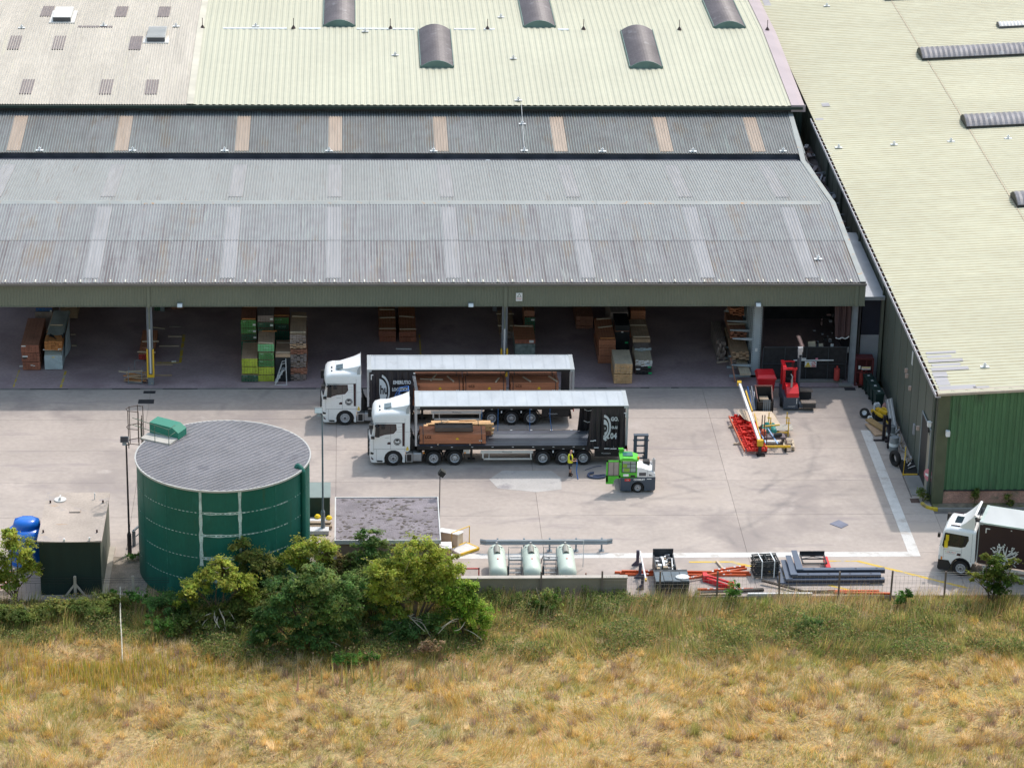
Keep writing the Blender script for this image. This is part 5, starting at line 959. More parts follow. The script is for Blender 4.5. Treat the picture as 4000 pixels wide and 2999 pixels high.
# lamp posts
m_post = M('lamp_post_dark', (.06, .05, .055), .5); m_postg = M('lamp_post_grey', (.19, .22, .25), .45)
def lamp_post(name, label, x, y, h, mat, ang, arm=0.):
    t = thing(name, label, 'lamp post', (x, y, 0)); MB().cyl((0, 0, 0), (0, 0, 1.35), .13, n=12).cyl((0, 0, 1.35), (0, 0, 1.5), .13, .07, n=12).build('base', mat, t, smooth=40); MB().cyl((0, 0, 1.5), (0, 0, h), .065, .05, n=10).build('pole', mat, t, smooth=40)
    mx = Matrix.Translation((-.1+arm, 0, h+.05)) @ Matrix.Rotation(ang, 4, 'X')
    MB().box(-.24, .24, -.18, .18, .05, .42, 0, mx).box(-.12, .12, -.12, .12, -.12, .05, 0, mx).build('floodlight', m_lamp, t); MB().box(-.22, .22, -.19, -.18, .07, .38, 0, mx).build('lens', m_lens if arm else m_post, t); MB().box(-.2, .2, -.02, .02, h-.06, h).beam((0, 0, h-.03), (arm-.1, 0, h), .04, .04).build('bracket', m_pipe if arm else mat, t)
lamp_post('lamp_post', 'dark lamp post with floodlight between the container and the water tank', -13.28, 167.37, 7.2, m_post, R(-25))
lamp_post('lamp_post', 'blue grey lamp post with floodlight between the water tank and the hut', -1.76, 170.4, 7.75, m_postg, R(-20), -.12)
t = thing('floodlight_pole', 'thin pole with tilted black floodlight at the hut corner', 'floodlight', (5.30, 169.7, 0)); MB().cyl((0, 0, 0), (.02, 0, 4.0), .03, n=8).build('pole', m_post, t); mx = Matrix.Translation((.12, 0, 4.2)) @ Matrix.Rotation(R(35), 4, 'Y'); MB().box(-.18, .18, -.2, .2, -.15, .2, 0, mx).build('floodlight', m_trim, t); MB().beam((0, 0, 3.9), (.1, 0, 4.2), .05, .05).build('bracket', m_trim, t)
q = MB().tube([(-13.1, 168.6, 1.0), (-12.3, 169.6, 1.35), (-11.5, 170.5, 1.35)], .07, 8).tube([(-13.1, 168.6, .5), (-12.3, 169.6, .85)], .03, 6); q.box(-13.2, -13.0, 168.5, 168.7, 0, 1.0); q.build('guard_rail', m_postg, label='grey guard rail curving round the left side of the water tank', cat='guard rail')
gr = MB().box(-14.2, -12.0, 162.3, 167.05, -.01, .012).build('gravel', M('gravel', (.27, .23, .19), .95, var=.25, vs=1.5, fine=.35, bump=.6, bs=14, spots=[((.12, .12, .05), .9, .58, (1, 1, 1))]), kind='stuff')
MB().box(-12.0, 5.2, 161.4, 164.2, -.01, .010).build('soil', m_soil, kind='stuff')
MB().box(-14.62, -14.2, 161.6, 168.2, 0, .14).build('kerb', M('plinth_conc', (.42, .38, .33), .9, var=.12), label='pale concrete plinth edging along the right side of the container', cat='kerb')

# ------------------------------------------------------------------ gas tanks and their compound
m_gas = M('gas_tank_white', (.55, .62, .55), .42, var=.06, vs=.8, stretch=(1, 1, .6), spots=[((.38, .45, .36), .7, .62, (1, 1, 1))]); m_hood = M('hood_grey', (.30, .29, .26), .5, var=.1); m_rust = M('rusty_valve', (.24, .11, .07), .7, var=.25)
GT = thing('gas_tank', 'pale green cylindrical gas tank nearest the hut, leftmost of the three', 'gas tank', (8.58, 162.25, 0), 0, 'horizontal gas tanks behind the concrete wall')
prof = [(0, -.02), (.22, .0), (.40, .08), (.50, .22), (.53, .40), (.53, 3.15), (.50, 3.33), (.40, 3.47), (.22, 3.55), (0, 3.57)]
MB().lathe(prof, 28, Matrix.Translation((0, 0, .92)) @ Matrix.Rotation(R(-90), 4, 'X')).build('shell', m_gas, GT, smooth=40, fixn=True)
rings = []
for k in range(7):
    a = math.pi*k/6; rings.append([(-.2*math.cos(a), 2.0, 1.38+.22*math.sin(a)), (-.2*math.cos(a), 2.75, 1.38+.30*math.sin(a)), (-.16*math.cos(a), 2.75, 1.38+.24*math.sin(a)), (-.16*math.cos(a), 2.0, 1.38+.16*math.sin(a))])
MB().loft(rings).cyl((0, 2.75, 1.4), (0, 2.8, 1.68), .2, .05, n=10).build('valve_hood', m_hood, GT, fixn=True); MB().box(-.05, .05, 2.9, 3.0, 1.42, 1.72).box(-.35, .35, 2.95, 2.98, 1.35, 1.42).build('relief_valve', m_alu, GT); MB().box(-.04, .04, 1.2, 1.28, 1.44, 1.48).build('red_tag', m_sgnr, GT)
q = MB()
for y in (.7, 2.8): q.box(-.45, .45, y-.1, y+.1, 0, .5)
q.build('saddle', M('saddle_conc', (.35, .33, .30), .9), GT); MB().box(-.12, .12, .02, .04, 1.0, 1.08).build('plate', m_hood, GT)
MB().box(-.5, .6, -.1, .3, .1, .25).box(.5, .7, .1, .5, .2, .6).build('pipework', m_dark, GT)
dup(GT, (10.60, 162.25, 0), 0, 'pale green cylindrical gas tank in the middle of the three'); dup(GT, (12.66, 162.25, 0), 0, 'pale green cylindrical gas tank farthest from the hut, rightmost of the three')
def stile(x, label):
    t = thing('access_ladder', label, 'ladder', (x, 163.4, 0), 0, 'access ladders between the gas tanks'); q = MB()
    for y, h in ((0, 1.5), (.9, 1.7)): q.tube(catmull([(-.3, y, 0), (-.3, y, h), (-.2, y, h+.1), (.4, y, h+.1), (.45, y, h), (.45, y, .1)], 2), .022, 5)
    q.build('handrail', m_postg, t)
    for k in range(4): MB().box(-.3, .42, .1+k*.18, .26+k*.18, .2+k*.2, .24+k*.2).build('step', m_alu, t)
    MB().box(-.32, .5, .85, 1.2, .95, 1.05).build('platform', m_alu, t); MB().box(-.6, .6, -.3, .1, .05, .2).box(-.4, -.3, .2, .3, 0, .9).build('pipework', m_dark, t)
stile(9.55, 'steel access ladder between the left and middle gas tanks'); stile(11.62, 'steel access ladder between the middle and right gas tanks')
MB().tube([(8.6, 165.15, 1.86), (12.7, 165.15, 1.86), (13.75, 165.1, 1.86), (13.75, 165.1, .1)], .025, 6).build('gas_pipe', m_pipe, label='thin white pipe running across the tops of the gas tanks', cat='pipe')
MB().tube(catmull([(11.15, 163.8, 1.0), (11.3, 164.3, 1.2), (11.7, 164.3, 1.1)]), .03, 5).tube(catmull([(11.1, 163.6, .9), (11.25, 163.2, .5), (11.5, 163.1, .4)]), .03, 5).build('hose', m_trim, label='black hose looping between the middle and right gas tanks', cat='hose')
q = MB(); q.box(-.15, .15, -.15, .15, 0, .55); q.cyl((-.2, .0, .55), (.2, 0, .55), .1, n=8); q.box(.15, .6, -.1, .1, .1, .3); q.cyl((.0, 0, .6), (.0, 0, .85), .04, n=6); q.build('pump', m_rust, None, (13.75, 162.8, 0), label='rusty orange pump beside the rightmost gas tank', cat='pump')
MB().box(14.2, 14.55, 162.6, 163.1, 0, .04).beam((14.1, 162.5, .1), (14.6, 163.1, .35), .2, .05).build('scrap_plate', m_slatestrap, label='bent dark plate lying right of the rusty pump', cat='scrap')
AR = thing('crash_barrier', 'grey steel crash barrier rail on posts behind the gas tanks', 'crash barrier', (0, 0, 0)); q = MB(); pr = [(0, .82), (-.06, .76), (-.06, .70), (.0, .66), (.0, .62), (-.06, .58), (-.06, .52), (0, .46), (.02, .46), (.02, .82)]
q.prism([(167.45+y, z) for y, z in pr], 'x', 8.05, 15.35); q.build('rail', M('galvanised', (.30, .34, .37), .45, var=.12, vs=1), AR)
for s, x in ((-1, 8.05), (1, 15.35)): MB().loft([[(x, 167.45+y, z) for y, z in pr], [(x+s*.35, 167.58+y, z) for y, z in pr]]).build('rail_end', M('galv_end', (.24, .27, .29), .5), AR, fixn=True)
for x in (8.75, 10.35, 11.9, 13.5, 15.05): MB().box(x-.05, x+.05, 167.5, 167.65, 0, .85).box(x-.15, x+.15, 167.4, 167.75, 0, .03).build('post', m_postg, AR)
LW = thing('concrete_wall', 'low buff concrete retaining wall in front of the gas tanks', 'wall'); MB().box(4.9, 16.05, 161.42, 161.68, -.6, 1.17).build('wall', M('retaining_wall', (.28, .24, .19), .9, var=.12, vs=.7, stretch=(1, 1, 2)), LW); MB().box(4.85, 16.1, 161.38, 161.74, 1.17, 1.23).build('coping', M('coping', (.46, .42, .38), .9, var=.12, spots=[((.30, .26, .22), 1.5, .6, (1, 1, 1))]), LW)
MB().box(16.0, 16.2, 161.32, 164.0, -.4, .05).build('end_kerb', m_kerb, LW)
RBr = thing('red_mesh_panel', 'red framed wire mesh guard panel behind the low concrete wall', 'guard panel', (6.52, 163.2, 0)); m_redp = M('red_frame', (.52, .07, .06), .5, var=.1)
q = MB(); q.box(-.98, -.90, 0, .06, 0, 1.0); q.box(.90, .98, 0, .06, 0, 1.0); q.box(-.04, .04, 0, .06, 0, 1.0); q.box(-.98, .98, 0, .06, .92, 1.0); q.box(-.98, -.92, -.5, 0, .0, .08); q.build('frame', m_redp, RBr)
q = MB()
for k in range(24): q.box(-.9+k*.075, -.892+k*.075, .02, .03, .0, .92)
for k in range(12): q.box(-.9, .9, .02, .03, .04+k*.075, .048+k*.075)
q.build('mesh', m_alu, RBr)
YR = thing('handrail', 'yellow tubular handrail standing beside the hut at the pale ramp', 'handrail'); MB().tube([(6.0, 167.75, 0), (6.0, 167.75, 1.15), (7.1, 168.7, 1.15), (7.1, 168.7, 0)], .035, 8).build('rail', m_guard, YR)
RM = thing('ramp', 'white ramp with yellow painted edges below the yellow handrail', 'ramp'); MB().prism([(5.9, 167.6), (6.9, 168.5), (7.65, 167.75), (6.5, 166.9)], 'z', 0, .16).build('slab', m_white, RM)
for a, b2 in (((5.9, 167.6), (6.9, 168.5)), ((6.9, 168.5), (7.65, 167.75)), ((7.65, 167.75), (6.5, 166.9))): MB().beam((*a, .1), (*b2, .1), .1, .14).build('edge', m_guard, RM)
WB = thing('storage_bin', 'white sloping topped storage bin tight against the hut wall', 'bin', (5.85, 168.6, 0), R(-22)); MB().prism([(-.5, 0), (-.5, .95), (.45, .70), (.45, 0)], 'x', -.6, .75).build('body', M('bin_cream', (.55, .45, .34), .6), WB); MB().prism([(-.55, .96), (-.55, 1.01), (.5, .76), (.5, .71)], 'x', -.65, .8).build('lid', m_sgn, WB); MB().box(-.3, -.1, .45, .5, .7, .76).box(.3, .5, .45, .5, .7, .76).build('catch', m_guard, WB)
BX = thing('brick_pier', 'small brick box with a round white lid by the hut corner', 'meter box', (5.6, 166.6, 0)); MB().box(-.33, .33, -.3, .5, 0, .8).build('box', m_brick, BX); MB().box(-.36, .36, -.33, .53, .8, .86).cyl((0, .1, .86), (0, .1, .92), .3, n=16).build('lid', m_sgn, BX)

# ------------------------------------------------------------------ front fence
FN = thing('wire_fence', 'post and wire mesh fence along the front edge of the yard', 'fence'); m_fpost = M('fence_post', (.17, .135, .12), .85, var=.2); m_cpost = M('concrete_post', (.40, .35, .30), .9, var=.15)
FP = [(11.0, 161.3), (14.59, 161.3), (17.98, 161.25), (21.34, 161.2), (25.0, 161.1), (28.5, 161.1), (31.6, 161.15), (34.75, 161.05), (38.0, 161.0), (41.5, 160.9)]
for k, (x, y) in enumerate(FP): MB().box(-.05, .05, -.05, .05, -.3, 1.68).build('post', m_fpost, FN, (x, y, 0), Euler((R(random.uniform(-2, 2)), R(random.uniform(-2, 2)), 0)))
q = MB(); r_ = .006
for (x0, y0), (x1, y1) in zip(FP[1:-1], FP[2:]):
    for z in (.1, .35, .6, .85, 1.1, 1.35): q.beam((x0, y0, z), (x1, y1, z), .008, .008)
    m_ = int((x1-x0)/.24)
    for k in range(1, m_): q.beam((x0+(x1-x0)*k/m_, y0+(y1-y0)*k/m_, -.1), (x0+(x1-x0)*k/m_, y0+(y1-y0)*k/m_, 1.4), .008, .008)
q.build('mesh_wires', M('fence_wire', (.30, .27, .25), .6), FN, kind='stuff')
q = MB()
for z in (1.5, 1.62): q.beam((31.6, 161.15, z), (41.5, 160.9, z), .012, .012)
q.build('top_wires', m_alu, FN, kind='stuff')
F2 = thing('wire_fence', 'strand wire fence on concrete posts in front of the container', 'fence')
for k, x in enumerate((-20.5, -16.05, -12.7, -9.5)):
    MB().box(-.08, .08, -.07, .07, -.3, 1.32).cyl((0, 0, 1.3), (0, 0, 1.36), .075, .04, n=8).build('post', m_cpost, F2, (x, 161.75, 0))
    if k == 1: MB().beam((x, 161.75, .85), (x-.62, 161.7, 0), .1, .1).beam((x, 161.75, .85), (x+.62, 161.7, 0), .1, .1).build('post_brace', m_cpost, F2)
q = MB()
for z in (.9, 1.05, 1.2): q.beam((-20.5, 161.75, z), (-9.5, 161.75, z), .014, .014)
for k in range(40): q.beam((-20.5+k*.27, 161.75, 0), (-20.5+k*.27, 161.75, .9), .006, .006)
q.build('wires', m_dark, F2, kind='stuff')
q = MB().tube(catmull([(-12.75, 153.1, -.4), (-12.95, 155.5, .5), (-13.15, 157.6, .7), (-13.4, 161.1, .95)]), .035, 6); q.build('white_pole', M('peeling_pole', (.52, .48, .40), .7, var=.3, vs=4), label='thin leaning whitish pole among the weeds below the container', cat='pole')
# ------------------------------------------------------------------ timber stored in the shed
GA = 'timber packs stacked in the shed'
def stick(label, x0, x1, y, z, dy=0., mat=None, w=.10, h=.07): return bearer(label, (x0, y, z), (x1, y+dy, z), w, h, mat, 'pale bearers among the shed packs')
BW = m_brown_end
pack('brown bottom pack of the leftmost shed stack, red ends', -22.45, -21.25, 196.43, 201.4, .05, .62, m_brownt, BW, 6, 7, group=GA, labels=((.45, .55, .16, .06, m_label), (.6, .48, .12, .06, m_label)))
pack('brown middle pack of the leftmost shed stack with a dark ticket', -22.5, -21.28, 196.45, 201.4, .66, 1.25, m_brownt, BW, 6, 7, group=GA, labels=((.05, .55, .36, .1, m_label), (.05, .35, .3, .1, m_dark)))
pack('brown topmost pack of the leftmost shed stack, long smooth top', -22.52, -21.3, 196.43, 201.5, 1.29, 1.88, m_brownt, BW, 5, 6, group=GA, labels=((.03, .80, .3, .08, m_label),))
pack('dark brown pack far behind the leftmost stack', -22.1, -20.9, 202.2, 207, .05, 2.05, m_greyt, m_greyt, 5, 14, group=GA)
pack('blue ended pack on top behind the leftmost shed stack', -22.05, -20.88, 202.3, 207, 2.08, 2.34, m_brownt, M('blue_end', (.03, .12, .34), .5), 5, 3, group=GA, labels=((.86, -.2, .12, .12, m_label), (.86, -1.2, .12, .12, m_label)))
pack('tan pack on top of the blue ended pack', -22.0, -20.85, 202.8, 207, 2.38, 2.9, m_tan, m_tan, 5, 5, group=GA)
PK = thing('wrapped_pack', 'pale blue wrapped pack at the bottom beside the leftmost shed stack', 'timber pack', (-20.36, 199.0, .05), 0, GA)
MB().grid(lambda u, v: (-.6+1.2*u, -2.5-.02*math.sin(9*u+5*v)-.02*math.sin(17*u*v), v*1.05), 12, 8).box(-.6, .6, -2.48, 2.5, 0, 1.03).build('wrap', m_wrapb, PK); MB().prism([(-2.5, 1.03), (-2.5, 1.10), (-1.9, 1.36), (2.5, 1.36), (2.5, 1.03)], 'x', -.58, .58).build('wrap_top', m_wrapg, PK); MB().box(.6, .615, -2.45, 2.4, .0, 1.35).build('wrap_side', m_wrapb, PK); MB().box(-.1, .1, -2.54, -2.53, .88, .93).build('ticket', m_sgny, PK)
pack('orange ended brown pack poking out of torn black plastic', -20.92, -19.72, 196.5, 198.6, 1.45, 2.12, m_orange, m_orange, 5, 7, group=GA, jit=.07, labels=((.76, .02, .24, .12, m_label),))
PK = thing('wrapped_pack', 'grey tarpaulin covered pack with torn black plastic on the wrapped stack', 'timber pack', (-20.3, 200.2, 1.45), 0, GA); MB().grid(lambda u, v: (-.62+1.24*u+.06*v, -2.6+4.6*v, .70+.02*math.sin(8*u+6*v)-.25*max(0, abs(u-.5)*2-.85)*3), 12, 16).build('tarpaulin', m_wrapg, PK); MB().box(-.55, .55, -1.5, 2.0, 0, .66).build('boards', m_tan, PK)
MB().grid(lambda u, v: (-.64+1.28*u, -3.2+.9*v+.2*math.sin(7*u), .69+.10*math.sin(5*u+2*v)*math.sin(3.1*u)-(.2*(1-v) if u < .2 else 0)), 12, 4).box(-.64, -.60, -3.4, -2.3, -.3, .6).build('torn_plastic', m_wrapk, PK); MB().grid(lambda u, v: (.62+.1*v+.25*max(0, math.sin(math.pi*u))*(1-v), -2.6+3.6*u, -1.0+1.68*v), 10, 5).build('hanging_sheet', m_wrapb, PK)
stick('pale bearer across the grey tarpaulin', -20.75, -19.9, 199.3, 2.22); stick('bearer sticking out under the orange ended pack', -21.05, -20.3, 196.75, 1.41, 0, m_label); stick('short white bearer on the floor left of the leftmost stack', -22.75, -22.45, 197.1, .05, 0, m_label); stick('short pale bearer on the floor beside the wrapped stack', -19.75, -19.4, 203.0, .05); stick('pale bearer on the floor right of the grey tarpaulin', -19.5, -19.15, 200.9, .05)
pack('low tan pack at the back, right of the blue ended pack', -20.7, -19.5, 206, 210, .1, 1.2, m_tan, m_tan, 5, 6, group=GA)
pack('low brown pack with bearers behind the left steel column', -14.66, -13.6, 198.0, 202.6, .12, .55, m_mahog, M('red_end', (.30, .03, .03), .6), 4, 4, group=GA, jit=.12)
for n, (x0, x1, y, z) in enumerate(((-14.75, -13.5, 198.3, .62), (-14.55, -13.4, 200.2, .62), (-14.4, -13.2, 204.3, .12))): stick(['pale bearer across the near end of the low brown pack', 'pale bearer across the middle of the low brown pack', 'crooked bearer behind the low brown pack'][n], x0, x1, y, z, (-.1, .05, -.4)[n])
stick('brown offcut lying askew on the low brown pack', -14.5, -13.9, 199.2, .60, -.25, m_brownt)
stick('pale bearer on the floor right of the left column, farthest back', -12.9, -11.95, 202.6, .05); stick('long pale bearer on the floor right of the left column', -13.42, -12.05, 200.8, .05); stick('thin grey bearer on the floor farthest right of the left column', -12.9, -12.0, 204.5, .05, 0, m_greyt)
m_perf = M('perforated_strip', (.45, .32, .22), .7)
for n, (x0, x1, y) in enumerate(((-13.5, -12.3, 197.3), (-13.4, -12.25, 195.35))):
    q = MB(); q.box(x0, x1, y, y+.05, .02, .07); q.box(x0, x1, y+.12, y+.17, .02, .07)
    for k in range(8): q.box(x0+k*(x1-x0)/7.6, x0+k*(x1-x0)/7.6+.06, y+.05, y+.12, .02, .07)
    q.build('slotted_bearer', m_perf, label=['ladder like slotted bearer on the floor, farther inside the shed', 'ladder like slotted bearer on the floor, nearer the shed front'][n], cat='bearer', group='slotted bearers by the left column')
stick('short white bearer beside the farther slotted bearer', -12.4, -12.1, 197.9, .05, .05, m_label)
pack('greenish grey pack deep in the shed behind the left column', -14.15, -13.5, 207.6, 211, .05, .75, m_greyt, m_dgreen_end, 4, 5, group=GA); pack('tan pack deep in the shed, right of the left column', -12.95, -12.05, 207.9, 212, .05, 1.0, m_tan, m_brownt, 4, 6, group=GA); pack('second tan pack deep in the shed on top of another', -12.9, -12.0, 208.3, 212, 1.04, 1.6, m_greyt, m_greyt, 4, 4, group=GA)
OS = thing('offcut_stillage', 'grey tubular stillage full of wooden offcuts beside the left column', 'stillage', (-14.6, 194.3, 0)); q = MB()
for x in (-.5, .42):
    for y in (-.4, .4): q.cyl((x, y, 0), (x, y, .95), .03, n=6)
    q.cyl((x, -.4, .1), (x, .4, .1), .03, n=6)
q.cyl((-.5, -.4, .93), (.42, -.4, .8), .03, n=6); q.cyl((-.5, -.4, .15), (.42, -.4, .12), .03, n=6); q.cyl((-.1, .5, .3), (-.1, .5, 1.4), .025, n=6); q.cyl((-.1, .5, 1.4), (.5, .5, 1.4), .015, n=6); q.build('frame', m_postg, OS)
for k in range(14): z = .16+.05*k; a = random.uniform(-.06, .06); x0 = random.uniform(-.85, -.55); MB().beam((x0, random.uniform(-.34, .3), z), (x0+random.uniform(1.0, 1.45), random.uniform(-.34, .3), z+a), .12, .05).build('offcut', [m_tan, m_pinep, m_orange][k % 3], OS)
MB().beam((-1.15, -.1, .85), (.3, .1, .55), .15, .05).build('offcut', m_pinep, OS); MB().beam((.75, -.3, .5), (1.15, -.5, .1), .1, .05).build('offcut', m_pinep, OS)
# green ended group
def col(rows_, x0, x1, y0, y1, names, **k):
    for (z0, z1, mt, en), nm in zip(rows_, names): pack(nm, x0+random.uniform(-.03, .03), x1+random.uniform(-.03, .03), y0+random.uniform(-.05, .05), y1, z0, z1, mt, en, 6, 5, group=GA, **k)
tick = ((.78, .3, .2, .14, m_label),)
col([(.05, .56, m_tan, m_dgreen_end), (.62, 1.13, m_tan, m_lime), (1.19, 1.75, m_tan, m_lime)], -7.45, -6.36, 194.25, 197.2, ['dark green ended pack at the bottom of the left green column', 'lime ended pack in the middle of the left green column', 'lime ended pack with bare tan top on the left green column'])
col([(.05, 1.75, m_brownt, m_dgreen_end), (1.80, 2.25, m_brownt, m_dgreen_end), (2.29, 2.68, m_brownt, m_green_end), (2.72, 3.32, m_brownt, m_green_end)], -7.55, -6.5, 197.4, 200.4, ['hidden dark base pack behind the left green column', 'dark green ended pack behind the left green column, lowest seen', 'mid green ended pack with ticket behind the left green column', 'topmost green ended pack behind the left green column'], labels=tick)
col([(.04, .50, m_tan, m_lime), (.55, 1.08, m_tan, m_lime), (1.13, 1.60, m_tan, m_green_end), (1.65, 2.15, m_tan, m_green_end), (2.2, 2.74, m_tan, m_mint)], -6.32, -5.24, 194.35, 196.9, ['lime ended pack at the very bottom of the second green column', 'lime ended pack second from the floor in the second green column', 'green ended pack in the middle of the second green column', 'green ended pack just under the mint one in the second column', 'mint green ended pack on top of the second green column'])
col([(.05, 2.8, m_brownt, m_dgreen_end), (2.85, 3.25, m_brownt, m_dgreen_end), (3.29, 3.75, m_greyt, m_greyt)], -6.4, -5.33, 197.1, 200.4, ['hidden tall base pack behind the second green column', 'dark green ended pack with ticket behind the second green column', 'blackish topmost pack behind the second green column'], labels=tick)
PK = thing('wrapped_pack', 'tall black wrapped stack behind the step ladder in the green group', 'timber pack', (-4.65, 195.7, 0.04), 0, GA); MB().box(-.52, .52, -1.34, 1.3, 0, 1.72).build('wrap', m_wrapk, PK); MB().box(-.5, .5, -1.3, 1.3, 1.72, 1.95).build('boards', m_tan, PK)
col([(.05, 2.3, m_brownt, m_dgreen_end), (2.34, 2.78, m_brownt, m_dgreen_end), (2.82, 3.26, m_brownt, m_green_end)], -5.3, -4.28, 198.0, 201.2, ['hidden tall base pack behind the black wrapped stack', 'dark green lettered pack behind the black wrapped stack', 'green ended topmost pack behind the black wrapped stack'])
C4 = [(.05, .5, m_greyt, m_greyt), (.55, .95, m_brownt, m_brownt), (1.0, 1.35, m_tan, m_greyt), (1.4, 1.95, m_greyt, m_greyt), (2.0, 2.3, m_brownt, m_brownt), (2.38, 2.75, m_greyt, m_tan), (2.8, 3.35, m_tan, m_greyt)]
for k, (z0, z1, mt, en) in enumerate(C4): pack('brown and grey pack in the rightmost column of the green group, %s' % ['lowest', 'second up', 'third up, greyish', 'fourth up, dark', 'fifth up', 'sixth up with gaps', 'topmost with tan top'][k], -4.15+random.uniform(-.04, .04), -3.05+random.uniform(-.05, .05), 194.45, 198.8, z0, z1, mt, en, 5, 4, group=GA, jit=.12)
for n, (x0, x1, y, z, dy) in enumerate(((-7.5, -6.55, 197.5, 3.36, .03), (-7.4, -6.5, 199.8, 3.36, .03), (-6.3, -5.3, 194.6, 2.78, -.15), (-6.1, -5.1, 196.7, 2.78, 0), (-5.15, -4.15, 194.6, 2.05, 0), (-5.1, -4.1, 196.4, 2.05, -.1), (-4.15, -3.1, 194.9, 3.4, 0), (-4.05, -3.05, 197.9, 3.4, -.1), (-5.3, -4.3, 198.3, 3.3, 0))):
    stick('pale bearer on the %s' % ['front edge of the rear left green stack', 'back of the rear left green stack', 'front edge of the mint ended pack', 'back of the mint ended pack', 'front edge of the black wrapped stack', 'back of the black wrapped stack', 'front edge of the rightmost column', 'back of the rightmost column', 'green pack behind the black wrapped stack'][n], x0, x1, y, z, dy, m_orange if n in (0, 1, 3, 8) else None)
m_gtx = M('pack_lettering', (.55, .70, .58), .6)
for body, x, y, z, s in (('XTTA', -7.2, 194.18, .48, .11), ('NCT', -6.55, 194.18, .48, .09), ('3314', -6.1, 194.27, 1.52, .11), ('ESTA', -6.05, 194.27, 2.06, .10), ('28', -5.4, 194.27, 2.05, .09), ('6.1 x 4.7', -4.75, 197.92, 2.62, .14), ('BSTA', -7.3, 197.32, 3.25, .1), ('WBI 48', -6.95, 197.32, 2.55, .1), ('3314', -6.2, 197.0, 3.18, .1), ('BCUL 100', -5.0, 197.92, 3.15, .1), ('VIRONT', -5.75, 194.27, 2.52, .09)):
    o = text('lettering', body, s, (0, 0, 0), m_gtx, None); o.location = (x, y-.03, z)
    best = min((p for p in bpy.data.objects if p.name.startswith('timber_pack') and p.type == 'EMPTY'), key=lambda p: (p.location.x-x)**2+(p.location.z+.25-z)**2+(.2*(p.location.y-1.4-y))**2); o.parent = best; o.location = (x-best.location.x, y-.05-best.location.y, z-best.location.z)
SL = thing('step_ladder', 'silver mobile step ladder with handrail in front of the black wrapped stack', 'step ladder', (-4.95, 193.75, 0)); q = MB()
for y in (0, .45): q.beam((-.25, y, 0), (.35, y, 1.1), .05, .05); q.beam((.55, y, 0), (.5, y, 1.75), .045, .045); q.beam((-.2, y, .15), (.25, y, 1.55), .03, .03); q.beam((.25, y, 1.55), (.52, y, 1.6), .03, .03)
q.beam((-.25, 0, 0), (.6, 0, .02), .04, .04); q.build('frame', m_pipe, SL)
for k in range(4): MB().box(-.22+k*.14, -.02+k*.14, 0, .45, .22+k*.26, .25+k*.26).build('step', m_pipe, SL)
MB().box(.2, .56, 0, .45, 1.06, 1.1).build('platform', m_alu, SL)
# middle group
col([(.05, .42, m_mahog, BW), (.46, .85, m_mahog, BW)], 1.94, 3.1, 201.47, 206.4, ['dark brown lower pack of the left middle stack', 'dark brown upper pack of the left middle stack']); col([(.05, .40, m_mahog, BW), (.44, .82, m_mahog, BW)], 3.36, 4.55, 201.47, 206.4, ['dark brown lower pack of the right middle stack', 'dark brown upper pack of the right middle stack'])
for n, (x0, x1, y, dy) in enumerate(((1.95, 3.1, 201.9, 0), (2.0, 3.1, 204.0, .05), (2.0, 3.1, 205.6, 0), (3.4, 4.55, 201.8, 0), (3.4, 4.45, 204.3, -.2))): stick(['pale bearer at the front of the left middle stack', 'pale bearer halfway back on the left middle stack', 'pale bearer at the back of the left middle stack', 'pale bearer at the front of the right middle stack', 'skewed bearer at the back of the right middle stack'][n], x0, x1, y, .90, dy)
stick('white bearer lying alone on the floor before the middle stacks', 3.1, 4.2, 200.2, .05, -.05, m_label)
pack('tan pack with green paint left of the middle column', 10.46, 11.5, 202.0, 206.2, .1, .6, m_tan, m_greyt, 4, 4, group=GA, jit=.1)
for n, (x0, x1, y) in enumerate(((10.35, 10.7, 203.1), (11.2, 11.6, 203.1), (10.35, 10.7, 205.4), (11.2, 11.6, 205.4))): stick(['bearer end at the near left of the tan pack', 'bearer end at the near right of the tan pack', 'bearer end at the far left of the tan pack', 'bearer end at the far right of the tan pack'][n], x0, x1, y, .64)
PK = thing('wrapped_pack', 'grey plastic wrapped pack at the foot of the middle column', 'timber pack', (12.05, 200.0, .04), 0, GA); MB().box(-.7, .7, -1.55, 1.5, 0, 1.04).build('wrap', M('crumpled_wrap', (.20, .25, .25), .4, var=.4, vs=4), PK)
pack('brown pack with ticket on the grey wrapped one by the middle column', 11.33, 12.76, 198.45, 201.3, 1.11, 1.4, m_mahog, BW, 5, 3, group=GA, labels=((.7, .25, .3, .18, m_label),)); stick('pale bearer at the back of the pack by the middle column', 11.4, 12.7, 201.0, 1.45, -.1)
pack('dark green ended pack behind the middle column', 12.25, 13.0, 203.0, 206, .05, 1.3, m_brownt, m_dgreen_end, 4, 6, group=GA, labels=((.6, .8, .25, .12, m_label),)); pack('brown top pack behind the middle column', 12.2, 12.95, 203.1, 206, 1.35, 1.75, m_brownt, m_brownt, 4, 3, group=GA)
